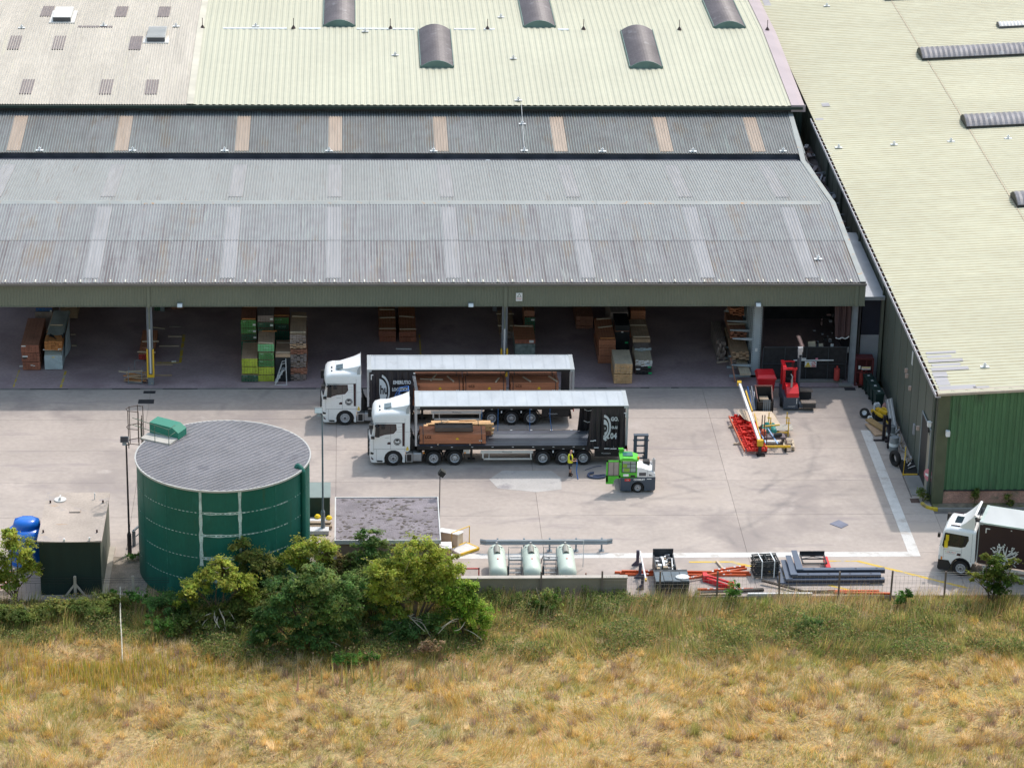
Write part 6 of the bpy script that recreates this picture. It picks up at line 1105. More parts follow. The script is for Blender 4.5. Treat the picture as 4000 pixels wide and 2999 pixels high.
# right group
col([(.05, .6, m_brownt, m_mahog), (.64, 1.2, m_mahog, m_mahog), (1.25, 1.80, m_mahog, m_mahog)], 17.1, 18.25, 197.4, 201.6, ['dark lowest pack of the leaning brown stack, right group', 'middle pack of the leaning brown stack, right group', 'topmost pack of the leaning brown stack, right group'])
for n, (y, dy) in enumerate(((197.6, 0), (199.6, .3), (201.2, .15))): stick(['pale bearer at the front of the leaning brown stack', 'skewed bearer halfway back on the leaning brown stack', 'skewed bearer at the back of the leaning brown stack'][n], 17.2, 18.2, y, 1.86, dy, m_orange if n == 0 else None)
PK = thing('wrapped_pack', 'black wrapped pack with green ticket behind the pine packs', 'timber pack', (18.85, 200.3, .8), 0, GA); MB().box(-.5, .5, -1.3, 1.0, -.76, 1.45).build('wrap', m_wrapk, PK); MB().box(.2, .42, -1.32, -1.31, .1, .22).build('ticket', m_lblg, PK); MB().box(-.08, .06, -1.32, -1.31, .92, .99).build('ticket', m_label, PK); MB().box(-.53, .53, -1.32, 1.0, 1.0, 1.03).build('bearer', m_brownt, PK)
pack('grey tan pack behind the black wrapped pack, right group', 18.2, 19.45, 201.4, 206, .05, 2.3, m_greyt, m_greyt, 5, 12, group=GA)
for k, (z0, z1) in enumerate(((.04, .72), (.77, 1.48))): pack(['lower bright pine pack at the front of the right group', 'upper bright pine pack at the front of the right group'][k], 17.88+k*.02, 19.13, 193.78, 196.4, z0, z1, m_pinep if k else m_pine, m_pine, 6, 7, group=GA, jit=.035)
pack('dark pack at the bottom right of the pine packs', 19.5, 20.62, 195.4, 198.8, .05, .30, m_greyt, m_wrapk, 5, 3, group=GA, labels=((.8, .1, .24, .12, m_lblg),)); pack('black ended pack with tickets under the pale grey pack', 19.5, 20.62, 195.4, 198.8, .36, .60, m_greyt, m_wrapk, 5, 3, group=GA, labels=((.02, .1, .3, .1, m_label), (.76, .75, .2, .1, m_lblg)))
pack('pale grey boards with white ends right of the pine packs', 19.48, 20.64, 195.4, 198.0, .66, 1.08, m_pinep, m_label, 6, 4, group=GA, jit=.1, labels=((.6, .2, .3, .12, m_wrapb),)); pack('weathered grey boards with blue white ends stacked above the pale boards', 19.55, 20.72, 197.1, 200.4, 1.12, 1.32, m_greyt, m_wrapb, 6, 2, group=GA, jit=.12); pack('weathered tan pack topmost beside the black wrapped pack', 19.5, 20.72, 198.0, 201.8, 1.36, 1.62, m_tan, m_tan, 6, 3, group=GA)
stick('pale bearer at the front of the weathered tan pack', 19.55, 20.7, 198.3, 1.68); stick('pale bearer at the back of the weathered tan pack', 19.5, 20.65, 200.5, 1.68)
pack('dark red pack at the back of the right group', 19.7, 20.75, 202.2, 206, .05, 2.1, m_mahog, m_mahog, 5, 10, group=GA); pack('rough brown pack far back at the left of the right group', 16.0, 17.2, 204.0, 208, .05, 1.0, m_brownt, m_brownt, 4, 5, group=GA, jit=.15)
# cantilever rack on the right
CR = thing('cantilever_rack', 'tall blue grey cantilever rack with perforated uprights and arms, beside the dark bay', 'rack', (27.7, 194.95, 0)); m_rack = M('rack_blue_grey', (.36, .42, .47), .45, var=.08, vs=1.5)
for k, y in enumerate((0, 1.6, 3.3, 5.2)):
    q = MB(); q.box(-.30, .30, y, y+.14, 0, 5.75); q.box(-1.75, .30, y, y+.14, .0, .16); u = q.build('upright', m_rack, CR); q = MB()
    for x in (-.24, .24):
        for j in range(44): q.box(x-.018, x+.018, y-.004, y, .25+j*.125, .31+j*.125)
    q.build('holes', m_trim, u, kind='stuff'); MB().box(-.08, .1, y-.008, y-.003, 1.9, 2.15).build('plate', m_label, u)
    for z in (.8, 2.75): MB().prism([(-1.65, z+.12), (-.3, z+.12), (-.3, z-.06), (-1.65, z+.06)], 'y', y+.02, y+.12).build('arm', m_rack, CR)
for k, (x0, x1, y0, y1, z0, z1, mt, nm) in enumerate(((-1.5, -.35, .9, 5.6, .95, 1.5, m_tan, 'tan boards with sawn steps on the second rack arms'), (-1.5, -.4, 2.2, 6, 1.9, 2.5, m_brownt, 'brown pack on the third rack arms'), (-1.4, -.4, 4, 7.5, 3.05, 3.6, m_mahog, 'dark brown pack on the upper rack arms'), (-1.55, -.5, 1.3, 3.5, .2, .7, m_greyt, 'dark mixed lengths on the lowest rack arms'), (-2.3, -1.7, 3, 7, .05, 1.4, m_greyt, 'rough dark boards leaning beside the rack arms'))):
    pack(nm, 27.7+x0, 27.7+x1, 194.95+y0, 194.95+y1, z0, z1, mt, mt, 5, 5, group='timber on the cantilever rack', jit=.3)
pack('long pale slanting planks sticking out of the rack towards the yard', 26.55, 27.3, 193.95, 197.6, .55, .68, m_pinep, m_pinep, 4, 2, group='timber on the cantilever rack', jit=.03)
for n, (x0, x1, y, z, dy) in enumerate(((26.2, 27.4, 197.0, .75, -.1), (26.1, 27.35, 198.4, 2.58, 0), (26.2, 27.2, 200.4, 2.9, 0), (25.3, 26.1, 196.9, .3, .3))): stick(['pale bearer across the slanting planks on the rack', 'pale bearer on the brown pack of the rack', 'pale bearer on the upper rack pack', 'stray stick left of the rack'][n], x0, x1, y, z, dy)
MB().beam((26.25, 194.0, .05), (26.05, 195.5, 1.2), .08, .08).build('leaning_post', m_brownt, label='dark stick leaning at the left foot of the rack', cat='post')
# dark bay right of the rack
BY = thing('bay_fence', 'low black mesh fence with top rail across the dark right hand bay', 'fence', (0, 194.35, 0)); q = MB(); q.box(28.1, 33.9, 0, .05, 2.42, 2.48); q.box(28.1, 33.9, 0, .05, .05, .1); q.box(28.1, 33.9, 0, .05, 1.2, 1.23)
for x in (28.1, 29.6, 31.1, 32.6, 33.85): q.box(x, x+.05, 0, .05, 0, 2.48)
q.build('frame', M('bay_frame', (.06, .065, .075), .6), BY); MB().box(28.1, 33.9, .06, .08, .1, 2.4).build('mesh_backing', M('bay_mesh', (.028, .027, .03), .8, var=.3, vs=3), BY)
MB().box(28.1, 33.6, 193.95, 194.3, 0, .12).build('kerb', M('bay_kerb', (.22, .21, .19), .9, var=.15), label='dark kerb along the foot of the bay fence', cat='kerb'); MB().box(33.3, 34.2, 193.2, 193.7, 0, .10).build('step', m_kerb, label='small concrete step at the right hand shed column', cat='step')
MB().box(28.0, 28.1, 195, 206, 0, 6.8).box(28.1, 34.5, 206, 206.1, 0, 6.8).build('bay_partition', m_inside, label='black partition wall round the dark right hand bay', cat='wall')
BB = thing('barrier_beam', 'white horizontal bar with warning sign above the bay fence', 'barrier', (30.2, 194.1, 0)); MB().box(0, 2.75, 0, .05, 1.55, 1.62).build('bar', m_sgn, BB); MB().box(.25, .85, -.02, .0, 1.63, 1.76).build('small_sign', m_sgn, BB); text('lettering', 'DO NOT CROSS', .07, (.55, -.025, 1.695), m_sgnk, BB); MB().box(1.5, 1.66, -.02, 0, 1.64, 1.76).build('pink_sign', M('pink', (.7, .25, .35), .5), BB)
s = MB().box(.78, 1.58, -.03, -.01, 1.10, 1.52).build('warning_sign', m_sgn, BB); q = MB(); q.prism([(.85, 1.24), (1.15, 1.24), (1.0, 1.49)], 'y', -.04, -.031); q.box(.80, 1.18, -.04, -.031, 1.12, 1.21); q.build('yellow_panel', m_sgny, s); b = MB(); disc(b, 1.38, 1.36, .14, -.04, 20, 0, None, .105); b.beam((1.30, -.04, 1.28), (1.46, -.04, 1.44), .004, .03); b.box(1.22, 1.56, -.04, -.032, 1.13, 1.19); b.build('prohibition_ring', m_sgnr, s); text('lettering', '!', .2, (1.0, -.045, 1.33), m_sgnk, s); text('lettering', 'WARNING', .07, (.99, -.045, 1.165), m_sgnk, s)
CU = thing('bay_curtain', 'bunched brown curtain hanging at the right of the dark bay', 'curtain', (32.9, 194.6, 0)); curtain(CU, -.1, 1.15, .15, 1.1, 3.05, 6.3, pleat(.08, 16), 0, M('brown_curtain', (.10, .06, .065), .7, var=.1), 'sheet'); MB().tube(catmull([(.15, -.12, 3.1), (.4, -.12, 3.02), (.6, -.12, 3.1), (.85, -.12, 3.03), (1.08, -.12, 3.2)]), .04, 5).build('hem', m_hook, CU)
q = MB()
for k in range(4): q.box(.45+k*.2, .55+k*.2, .1, .2, 1.9, 2.3)
q.box(-.1, .1, .2, .25, 1.8, 2.5); q.build('tie_labels', m_label, CU)
for n, (x, w_, h_) in enumerate(((31.65, .5, 1.2), (32.3, .3, 1.05))): MB().beam((x, 194.75, 1.3), (x-.1, 195.3, 1.3+h_), w_, .03, up=(0, 1, 0)).build('sheet_board', m_pinep, label=['wider tan board leaning inside the bay fence', 'narrower tan board leaning inside the bay fence'][n], cat='board', group='boards in the bay')
q = MB()
for k in range(26): x, z = rng.uniform(31.3, 33.9), rng.uniform(.2, 5.5); q.box(x, x+rng.uniform(.05, .3), 195.4, 195.6, z, z+rng.uniform(.05, .4), int(rng.integers(0, 3)))
q.build('bay_clutter', [m_wrapk, M('clut_a', (.10, .11, .13), .6), M('clut_b', (.08, .05, .05), .7)], kind='stuff')
MB().cyl((33.2, 193.9, .25), (33.2, 193.9, 1.05), .2, n=14).cyl((33.2, 193.9, 1.05), (33.2, 193.9, 1.25), .06, n=8).build('extinguisher', m_redp, label='red gas bottle standing in the corner by the right column', cat='gas bottle', smooth=40)

# ------------------------------------------------------------------ along the green warehouse wall
CG = thing('gas_cage', 'dark red mesh cage holding red gas bottles below the grey panel', 'cage', (34.98, 193.75, 0)); m_cager = M('cage_red', (.13, .028, .032), .6, var=.15); q = MB()
for x in (-.58, .58):
    for y in (-.35, .35): q.box(x-.05, x+.05, y-.05, y+.05, 0, 2.0)
for z in (0.0, .95, 1.92): q.box(-.58, .58, -.40, -.34, z, z+.07); q.box(-.58, .58, .34, .40, z, z+.07); q.box(.53, .6, -.35, .35, z, z+.07); q.box(-.6, -.53, -.35, .35, z, z+.07)
q.box(-.6, .6, -.4, .4, 1.98, 2.02); q.box(.1, .16, -.40, -.34, 0, 1.95); q.build('frame', m_cager, CG); MB().box(-.56, .56, .36, .38, 0, 1.95).build('mesh_back', M('cage_dark', (.075, .022, .026), .7), CG); q = MB()
for k in range(20): q.box(-.55+k*.058, -.545+k*.058, -.38, -.37, 0, 1.95)
for k in range(28): q.box(-.55, .55, -.38, -.37, k*.07, k*.07+.005)
q.build('mesh', m_cager, CG, kind='stuff'); s = MB().box(-.2, .42, -.43, -.41, 1.2, 1.42).build('cage_sign', m_sgn, CG); MB().box(-.18, .4, -.436, -.431, 1.34, 1.40).build('stripe', m_sgny, s); text('lettering', 'FLAMMABLE GAS', .07, (.11, -.44, 1.28), m_sgnr, s); MB().box(-.42, -.28, -.43, -.41, 1.25, 1.5).build('tag', m_sgn, CG)
for k, x in enumerate((-.1, .2)): MB().lathe([(0, 0), (.15, 0), (.15, .78), (.08, .92), (.05, 1.0), (0, 1.0)], 12, Matrix.Translation((34.98+x, 193.7, .02))).build('gas_bottle', m_redp, label=['red gas bottle in the cage, left one', 'red gas bottle in the cage, right one'][k], cat='gas bottle', group='gas bottles in the cage', smooth=40)
m_wbin = M('bin_green', (.012, .035, .033), .45, var=.1)
def wbin(label, x, y, rz):
    t = thing('wheelie_bin', label, 'bin', (x, y, 0), rz, 'dark green wheelie bins by the wall'); MB().loft([[(-.25, -.27, .05), (.25, -.27, .05), (.25, .25, .05), (-.25, .25, .05)], [(-.29, -.36, 1.0), (.29, -.36, 1.0), (.29, .33, 1.0), (-.29, .33, 1.0)]]).build('body', m_wbin, t, fixn=True); MB().prism([(-.40, .98), (-.38, 1.06), (.3, 1.12), (.38, 1.08), (.36, 1.0)], 'x', -.31, .31).build('lid', m_wbin, t); MB().box(-.08, .08, -.1, .05, 1.10, 1.115).build('label_plate', m_label, t)
    for s in (-1, 1): MB().cyl((s*.26, .26, .1), (s*.33, .26, .1), .1, n=10).build('wheel', m_tyre, t)
for k, (x, y) in enumerate(((35.42, 189.8), (35.32, 190.75), (35.25, 191.65), (35.15, 192.55))): wbin('dark green wheelie bin by the wall, %s' % ['nearest the camera', 'second from the front', 'third from the front', 'farthest back by the cage'][k], x, y, R(6))
def jerry(label, x, y, s): t = thing('jerrycan', label, 'jerrycan', (x, y, 0), R(10), 'white plastic jerrycans'); MB().prism([(-.2*s, 0), (-.2*s, .5*s), (-.1*s, .58*s), (.16*s, .58*s), (.2*s, .5*s), (.2*s, 0)], 'y', -.14*s, .14*s).build('body', m_hook, t); MB().cyl((-.12*s, 0, .56*s), (-.12*s, 0, .63*s), .05*s, n=8).build('cap', m_pipe, t); MB().box(-.1*s, .12*s, -.145*s-.004, -.14*s, .15*s, .35*s).build('label_plate', m_rim, t)
jerry('larger white jerrycan just in front of the wheelie bins', 35.2, 188.95, 1.0); jerry('smaller white jerrycan beside the old wheel', 34.45, 187.1, .72)
WH = thing('wheel_assembly', 'old black wheel with pale rim lying near the jerrycans', 'wheel', (34.2, 187.9, .32)); mxw = Matrix.Rotation(R(60), 4, 'X') @ Matrix.Rotation(R(-20), 4, 'Y'); MB().lathe([(.17, -.1), (.26, -.12), (.33, -.08), (.34, 0), (.33, .08), (.26, .12), (.17, .1)], 20, mxw).build('tyre', m_tyre, WH, smooth=40); MB().lathe([(.17, .1), (.16, .03), (.05, .02), (0, .02)], 16, mxw).build('rim', m_rim, WH, smooth=40)
q = MB()
for k in range(12): a = rng.uniform(0, 6.28); q.beam((34.6+rng.uniform(-.15, .4), 187.5+rng.uniform(-.3, .5), rng.uniform(.05, .4)), (34.6+rng.uniform(-.2, .6), 187.6+rng.uniform(-.4, .6), rng.uniform(.05, .7)), .08, .08)
q.build('scrap_heap', m_trim, label='heap of dark scrap metal beside the old wheel', cat='scrap')
YC = thing('yellow_clamp', 'broken yellow steel attachment dumped by the pipes', 'attachment', (35.1, 187.4, 0)); q = MB(); q.beam((-.45, .4, .55), (.15, -.5, .45), .16, .16); q.beam((-.1, .5, .6), (.5, -.2, .55), .3, .22); q.beam((.3, .6, .6), (.8, .0, .5), .18, .2); q.beam((-.05, .2, .6), (.5, -1.1, .15), .06, .06); q.box(-.3, .6, -.2, .3, .0, .45, 1); q.build('frame', [m_guard, m_trim], YC)
MB().lathe([(0, 0), (.28, .0), (.3, .15), (.2, .38), (0, .42)], 12, Matrix.Translation((35.75, 188.6, .3))).build('sack', M('sack_pink', (.38, .20, .18), .8), label='pinkish sack lying behind the yellow attachment', cat='sack')
for k in range(5): MB().cyl((35.55+k*.09, 184.9+k*.05, .06+.05*k), (35.72+k*.07, 188.6-k*.12, .95+.08*k), .045, n=7).build('metal_pipe', m_vent if k % 2 else m_alu, label='one of the long pale metal pipes leaning together along the olive wall', cat='pipe', group='metal pipes leaning along the wall')
for k, (x0, y0, a, z, w_, l_) in enumerate(((34.62, 185.6, .25, .12, .85, 1.7), (34.75, 185.9, .55, .3, .5, 1.9))): mx = Matrix.Translation((x0, y0, z)) @ Matrix.Rotation(a, 4, 'Z') @ Matrix.Rotation(.08, 4, 'X'); MB().box(-w_/2, w_/2, -l_/2, l_/2, -.05, .05, 0, mx).build('board', m_tan if k == 0 else M('ochre_board', (.34, .22, .10), .8, var=.15), label=['wide tan board lying by the wall under another board', 'narrow ochre board lying on the wide tan board'][k], cat='board', group='boards by the wall')
q = MB(); q.box(34.78, 34.95, 184.0, 184.2, 0, 1.75); q.box(35.1, 35.27, 183.8, 184.0, 0, 1.6); q.box(34.78, 35.27, 183.9, 184.05, 1.0, 1.15); q.box(34.78, 35.27, 183.9, 184.05, .15, .3); q.box(34.2, 34.9, 183.9, 184.05, .02, .08); q.box(34.9, 35.15, 182.7, 182.95, 0, .9); q.box(34.75, 35.1, 182.75, 183.0, .4, .55); q.beam((35.0, 183.6, 1.2), (35.1, 182.8, .4), .14, .14); q.beam((34.9, 184, 1.7), (35.05, 184.6, 1.3), .1, .1); q.build('dark_frame', M('carriage_black', (.016, .012, .018), .6), label='black steel carriage frame standing by the grey drums', cat='frame')
for k, (x, y) in enumerate(((35.25, 182.35), (35.32, 184.1))):
    t = thing('drum', ['grey steel drum with a pale band, nearer the big tyre', 'grey steel drum behind the nearer drum'][k], 'drum', (x, y, 0), 0, 'grey drums by the wall'); MB().lathe([(0, 0), (.30, 0), (.31, .02), (.30, .3), (.315, .33), (.30, .36), (.30, .62), (.315, .65), (.30, .68), (.30, .98), (.28, 1.0), (.27, .96), (0, .96)], 20).build('shell', m_rail_ := M('drum_grey', (.24, .26, .28), .45, var=.12), t, smooth=35); MB().lathe([(.318, .38), (.318, .6)], 20).build('band', m_hook, t)
TY = thing('tyre_casing', 'big black lorry tyre standing upright against the drum', 'tyre', (34.95, 180.0, .52), R(25)); mxt = Matrix.Rotation(R(90), 4, 'Y') @ Matrix.Rotation(R(0), 4, 'X'); MB().lathe([(.30, -.13), (.42, -.15), (.50, -.12), (.52, -.06), (.52, .06), (.50, .12), (.42, .15), (.30, .13), (.28, 0), (.30, -.13)], 28, mxt).build('tread', m_tyre, TY, smooth=40)
MB().tube([(35.75, 180.8, .95), (35.3, 178.6, .95), (35.25, 178.55, 0)], .035, 8).build('handrail', m_guard, label='yellow handrail beside the big tyre and the doorway', cat='handrail')
DS = struct('door_step'); MB().box(35.2, 36.3, 178.48, 180.9, -.02, .015).build('sunken_floor', m_hole, DS); MB().box(35.2, 36.15, 178.40, 178.50, 0, .1).build('edge', m_guard, DS); MB().box(35.16, 35.26, 175.1, 178.4, .001, .012).build('drain_slot', m_joint, DS); MB().box(35.3, 36.28, 175.3, 178.35, .001, .05).build('step_slab', m_kerb, DS)
q = MB()
for k in range(34): y = rng.uniform(179.2, 186.5); q.beam((35.8+rng.uniform(-.15, .3), y, .03+rng.uniform(0, .15)), (35.8+rng.uniform(-.1, .4), y+rng.uniform(.2, .9), .05+rng.uniform(0, .2)), rng.uniform(.04, .15), .04, int(rng.integers(0, 2)))
q.build('wall_debris', [m_wood, m_alu], kind='stuff')
NS = thing('no_entry_sign', 'faded round no entry sign on a post seen nearly edge on at the building corner', 'sign', (36.17, 175.0, 0), R(-58)); MB().cyl((0, .04, 0), (0, .04, 2.0), .035, n=8).build('post', m_trim, NS); b = MB(); m_faded = M('faded_red', (.62, .22, .26), .5); b.cyl((0, .0, 1.55), (0, -.02, 1.55), .42, n=24); b.build('disc', m_faded, NS); MB().box(-.28, .28, -.03, -.022, 1.47, 1.63).build('bar', m_sgn, NS)
# ------------------------------------------------------------------ red forklift, bin and the pile on the concrete
m_fred = M('forklift_red', (.66, .022, .03), .32, var=.03)
RF = thing('red_forklift', 'red four way forklift with dark mast and raised white lamp, parked by the bay', 'forklift', (28.9, 188.95, 0)); q = MB(); q.box(0, 1.05, .1, 2.6, .12, .95); q.box(.98, 2.1, .1, .55, .2, .5); q.box(.98, 1.95, 1.5, 2.1, .2, .75); q.build('chassis', m_slate_p, RF); q = MB(); q.prism([(.1, .95), (.1, 1.25), (.5, 1.55), (1.2, 1.58), (1.2, .95)], 'x', .18, 1.0); q.build('bonnet', m_fred, RF)
q = MB(); q.box(.08, .24, 1.5, 1.75, .9, 2.55); q.box(.8, .95, 1.5, 1.7, .9, 2.4); q.box(.08, .24, 2.5, 2.65, .5, 2.55); q.box(.8, .95, 2.5, 2.65, .5, 2.5); q.prism([(1.35, 2.45), (1.5, 2.62), (2.75, 2.6), (2.75, 2.5)], 'x', .05, .28); q.box(.28, 1.0, 1.4, 1.5, 2.4, 2.55); q.box(.28, 1.0, 2.6, 2.75, 2.45, 2.55); q.build('cab_frame', m_fred, RF); MB().box(.3, .78, 1.7, 2.3, .95, 1.6).box(.3, .78, 2.2, 2.35, 1.5, 2.1).build('seat', m_trim, RF)
q = MB()
for k in range(5): q.box(.28, 1.0, 1.55+k*.22, 1.6+k*.22, 2.5, 2.54)
q.build('roof_bars', m_trim, RF); q = MB(); q.box(1.08, 1.22, 1.3, 1.55, .1, 3.5); q.box(1.08, 1.22, 1.9, 2.15, .1, 3.5); q.box(1.06, 1.24, 1.3, 2.15, 3.4, 3.5); q.build('mast', m_slate_p, RF)
q = MB(); q.box(1.0, 1.26, 1.35, 1.6, 3.3, 3.9); q.box(.98, 1.3, 1.3, 1.55, 3.75, 4.05); q.build('mast_lamp', m_rim, RF); MB().cyl((.55, .55, 1.35), (.55, .55, 2.05), .075, n=10).tube([(.55, .55, 2.05), (.58, .6, 2.25), (.5, .7, 2.4)], .04, 8).build('exhaust', m_alu, RF, smooth=40)
m_platb = M('platform_brown', (.20, .17, .15), .5, var=.2); MB().box(1.2, 2.15, 1.45, 2.0, .78, .86).build('load_platform', m_platb, RF); MB().box(1.2, 2.2, .0, .5, .52, .60).build('load_platform', m_platb, RF); MB().box(1.3, 2.05, 1.4, 1.5, .3, .75).build('fork', m_dark, RF); MB().box(1.3, 2.15, -.06, .06, .25, .5).build('fork', m_dark, RF); text('lettering', 'MOFFETT', .12, (.55, .09, .30), m_sgn, RF); MB().box(.86, .9, .085, .1, .5, .9).build('badge', m_sgn, RF)
for x, y in ((.0, .9), (2.0, .35), (1.7, 1.9)): MB().cyl((x-.12, y, .3), (x+.12, y, .3), .3 if x < .5 else .2, n=16).build('wheel', m_tyre, RF, smooth=40)
RB_ = thing('red_bin', 'bright red lidded storage bin right behind the yellow barrier pole', 'bin', (28.0, 191.9, 0)); MB().loft([[(-.48, -.55, .45), (.52, -.55, .45), (.52, .55, .45), (-.48, .55, .45)], [(-.6, -.65, 1.35), (.6, -.65, 1.35), (.6, .65, 1.35), (-.6, .65, 1.35)]]).build('body', m_fred, RB_, fixn=True); MB().loft([[(-.66, -.72, 1.35), (.66, -.72, 1.35), (.66, .72, 1.35), (-.66, .72, 1.35)], [(-.66, -.72, 1.45), (.66, -.72, 1.45), (.66, .72, 1.45), (-.66, .72, 1.45)], [(-.56, -.5, 1.62), (.56, -.5, 1.62), (.56, .6, 1.62), (-.56, .6, 1.62)]]).build('lid', m_fred, RB_, fixn=True)
q = MB()
for x in (-.45, .45):
    for y in (-.5, .5): q.box(x-.05, x+.05, y-.05, y+.05, 0, .5)
q.build('leg', m_cager, RB_)
KB = thing('skip_box', 'dark open steel box with leaning sheets in front of the red bin', 'skip', (27.6, 189.3, 0)); q = MB(); q.box(-.55, .55, -.75, -.70, .1, .85); q.box(-.55, -.5, -.75, .6, .1, 1.0); q.box(.5, .55, -.75, .6, .1, 1.0); q.box(-.55, .55, .55, .6, .1, 1.45); q.box(-.55, .55, -.75, .6, .1, .2); q.build('body', m_trim, KB); q = MB(); q.box(-.6, .6, .5, .62, 1.42, 1.5); q.beam((-.55, .55, 1.45), (-.5, -.7, .85), .07, .07); q.beam((.55, .55, 1.45), (.5, -.7, .85), .07, .07); q.build('frame', m_maroon2 := M('frame_brown', (.17, .07, .06), .6), KB); q = MB()
for k in range(4): q.beam((-.1+k*.13, -.82, .05), (-.1+k*.13, -.78, 1.0), .09, .03, up=(0, 1, 0))
q.build('leaning_sheet', m_postg, KB); MB().box(-.3, .3, -.2, .4, .5, .8).build('contents', m_wood, KB)
for k in range(7): a = k/7; MB().beam((26.75+k*.06, 189.0+.02*k, .05), (26.55+k*.09, 190.6, .9+.25*math.sin(k*2)), .07, .03).build('metal_strip', [m_vent, m_strap, m_rim, m_alu][k % 4], label='one of the thin strips leaning in the bundle left of the skip box', cat='strip', group='bundle of strips by the skip box')
RC = thing('roller_conveyor', 'pile of bright red steel roller conveyor frames on the concrete', 'conveyor', (0, 0, 0)); m_cred = M('conveyor_red', (.62, .028, .02), .42, var=.1)
A = Vector((25.05, 187.4, .22)); Bv = Vector((25.42, 181.75, .22))
for k in range(5): o_ = Vector((k*.36, -.0, .03*k)); MB().beam(A+o_+Vector((0, 0, .08)), Bv+o_+Vector((0, 0, .08)), .07, .14).build('side_rail', m_orn if k == 0 else m_cred, RC)
for k in range(22):
    t_ = (k+.5)/22; p = A.lerp(Bv, t_); q = MB(); h_ = .25+.12*math.sin(k*1.7)
    q.box(p.x+.08+.1*math.sin(k), p.x+1.45+.12*math.sin(k*2.1), p.y-.05, p.y+.05, .22, .34); q.box(p.x+.3+.3*math.sin(k*1.3)**2, p.x+.55+.3*math.sin(k*1.3)**2, p.y-.09, p.y+.07, .3, .34+h_*.6); q.box(p.x+.85-.2*math.sin(k*1.9), p.x+1.1-.2*math.sin(k*1.9), p.y-.05, p.y+.12, .3, .36+h_*.5); q.box(p.x+1.15+.1*math.sin(k*.8), p.x+1.4+.1*math.sin(k*.8), p.y-.08, p.y+.1, .3, .4+h_*.4); q.build('cross_frame', m_cred, RC)
for y in (183.4, 186.2): MB().box(24.9, 26.8, y-.06, y+.06, .0, .14).build('bearer', m_bear, label=['pale bearer under the near end of the red conveyor pile', 'pale bearer under the far end of the red conveyor pile'][int(y > 185)], cat='bearer')
BP = thing('barrier_pole', 'long white and yellow barrier pole resting across the red conveyor pile', 'barrier', (0, 0, 0)); p0, p1 = Vector((26.35, 181.9, .95)), Vector((26.0, 190.2, 1.55))
MB().beam(p0, p1, .16, .20).build('pole', m_sgn, BP); MB().beam(p0+Vector((.12, 0, -.02)), p0.lerp(p1, .45)+Vector((.3, 0, 0)), .05, .12).beam(p0.lerp(p1, .5)+Vector((.22, 0, 0)), p0.lerp(p1, .85)+Vector((.25, 0, -.0)), .07, .12).build('yellow_strip', m_guard, BP); q = MB(); q.box(p0.x-.12, p0.x+.26, p0.y-.2, p0.y+.12, .62, 1.02); q.build('end_bracket', m_guard, BP); MB().beam(p1-Vector((.02, .25, 0)), p1+Vector((.02, .12, .02)), .28, .24).build('end_cap', m_guard, BP); MB().box(26.3, 26.5, 181.6, 181.85, .05, .6).box(26.2, 26.75, 181.45, 181.9, 0, .04).build('foot', m_trim, BP)
m_ply = M('plywood', (.58, .47, .36), .75, var=.1, vs=1); PL = MB(); PL.prism([(26.5, 188.2), (28.0, 188.15), (28.35, 185.5), (26.8, 185.6)], 'z', .3, .34); PL.build('plywood_sheet', m_ply, label='large pale plywood sheet lying under the teal tarpaulin', cat='plywood')
MB().grid(lambda u, v: (25.55+1.0*u+.3*v, 187.6-1.6*v, .62+.10*math.sin(5*u+2*v)), 8, 6).build('bent_sheet', m_ply, label='curled brown sheet lying on the far end of the red conveyor', cat='sheet')
MB().box(26.6, 28.2, 185.6, 188.0, .1, .28).build('pallet_stack', m_wood, label='flat wooden base under the plywood sheet', cat='pallet')
m_teal = M('teal_tarp', (.03, .25, .22), .5, var=.25, vs=3); MB().grid(lambda u, v: (26.9+1.0*u, 184.6+1.2*v, .35+.38*math.sin(math.pi*u)**.5*math.sin(math.pi*v)**.5+.07*math.sin(13*u+3*v)+.05*math.sin(11*v+7*u)), 16, 14).build('teal_tarpaulin', m_teal, label='crumpled teal tarpaulin over a bundle beside the yellow posts', cat='tarpaulin')
TR_ = thing('post_trolley', 'yellow stillage with four upright posts carrying white pipes', 'stillage', (28.1, 185.0, 0)); q = MB()
for x in (-.65, .55):
    for y in (-.3, .6): q.box(x-.03, x+.03, y-.03, y+.03, .0, 1.35); q.box(x-.10, x+.10, y-.04, y+.04, .95, .99)
    q.box(x-.04, x+.04, -.3, .6, .25, .33)
q.box(-.7, .6, -.32, -.26, .25, .33); q.box(-.7, .6, .56, .62, .25, .33); q.build('frame', m_guard, TR_)
for k in range(9): MB().cyl((-.75, -.2+k*.09, .42+.03*(k % 3)), (.85+.05*(k % 2), -.2+k*.09, .42+.03*(k % 3)), .045, n=6).build('white_pipe', M('pipe_cream', (.66, .60, .52), .5) if k == 0 else bpy.data.materials['pipe_cream'], TR_)
MB().cyl((26.9, 184.2, .95), (28.0, 184.35, 1.0), .06, n=8).build('yellow_tube', m_guard, label='yellow tube lying across the teal tarpaulin', cat='tube')
FT = thing('flat_trolley', 'brown steel flat trolley with yellow front edge on small wheels', 'trolley', (27.45, 182.6, 0)); m_trb = M('trolley_brown', (.10, .055, .05), .6, var=.15); q = MB(); q.box(-.75, .95, -.45, -.38, .4, .48); q.box(-.75, .95, 1.3, 1.37, .4, .48); q.box(-.75, -.68, -.45, 1.37, .4, .48); q.box(.8, .87, -.45, 1.37, .4, .48)
for x in (-.72, -.55): q.box(x-.03, x+.03, -.3, -.24, .4, 1.6); q.box(x-.03, x+.03, 1.0, 1.06, .4, 2.0)
q.build('frame', m_trb, FT); MB().box(-.7, 1.0, -.55, -.45, .36, .50).build('front_edge', m_guard, FT)
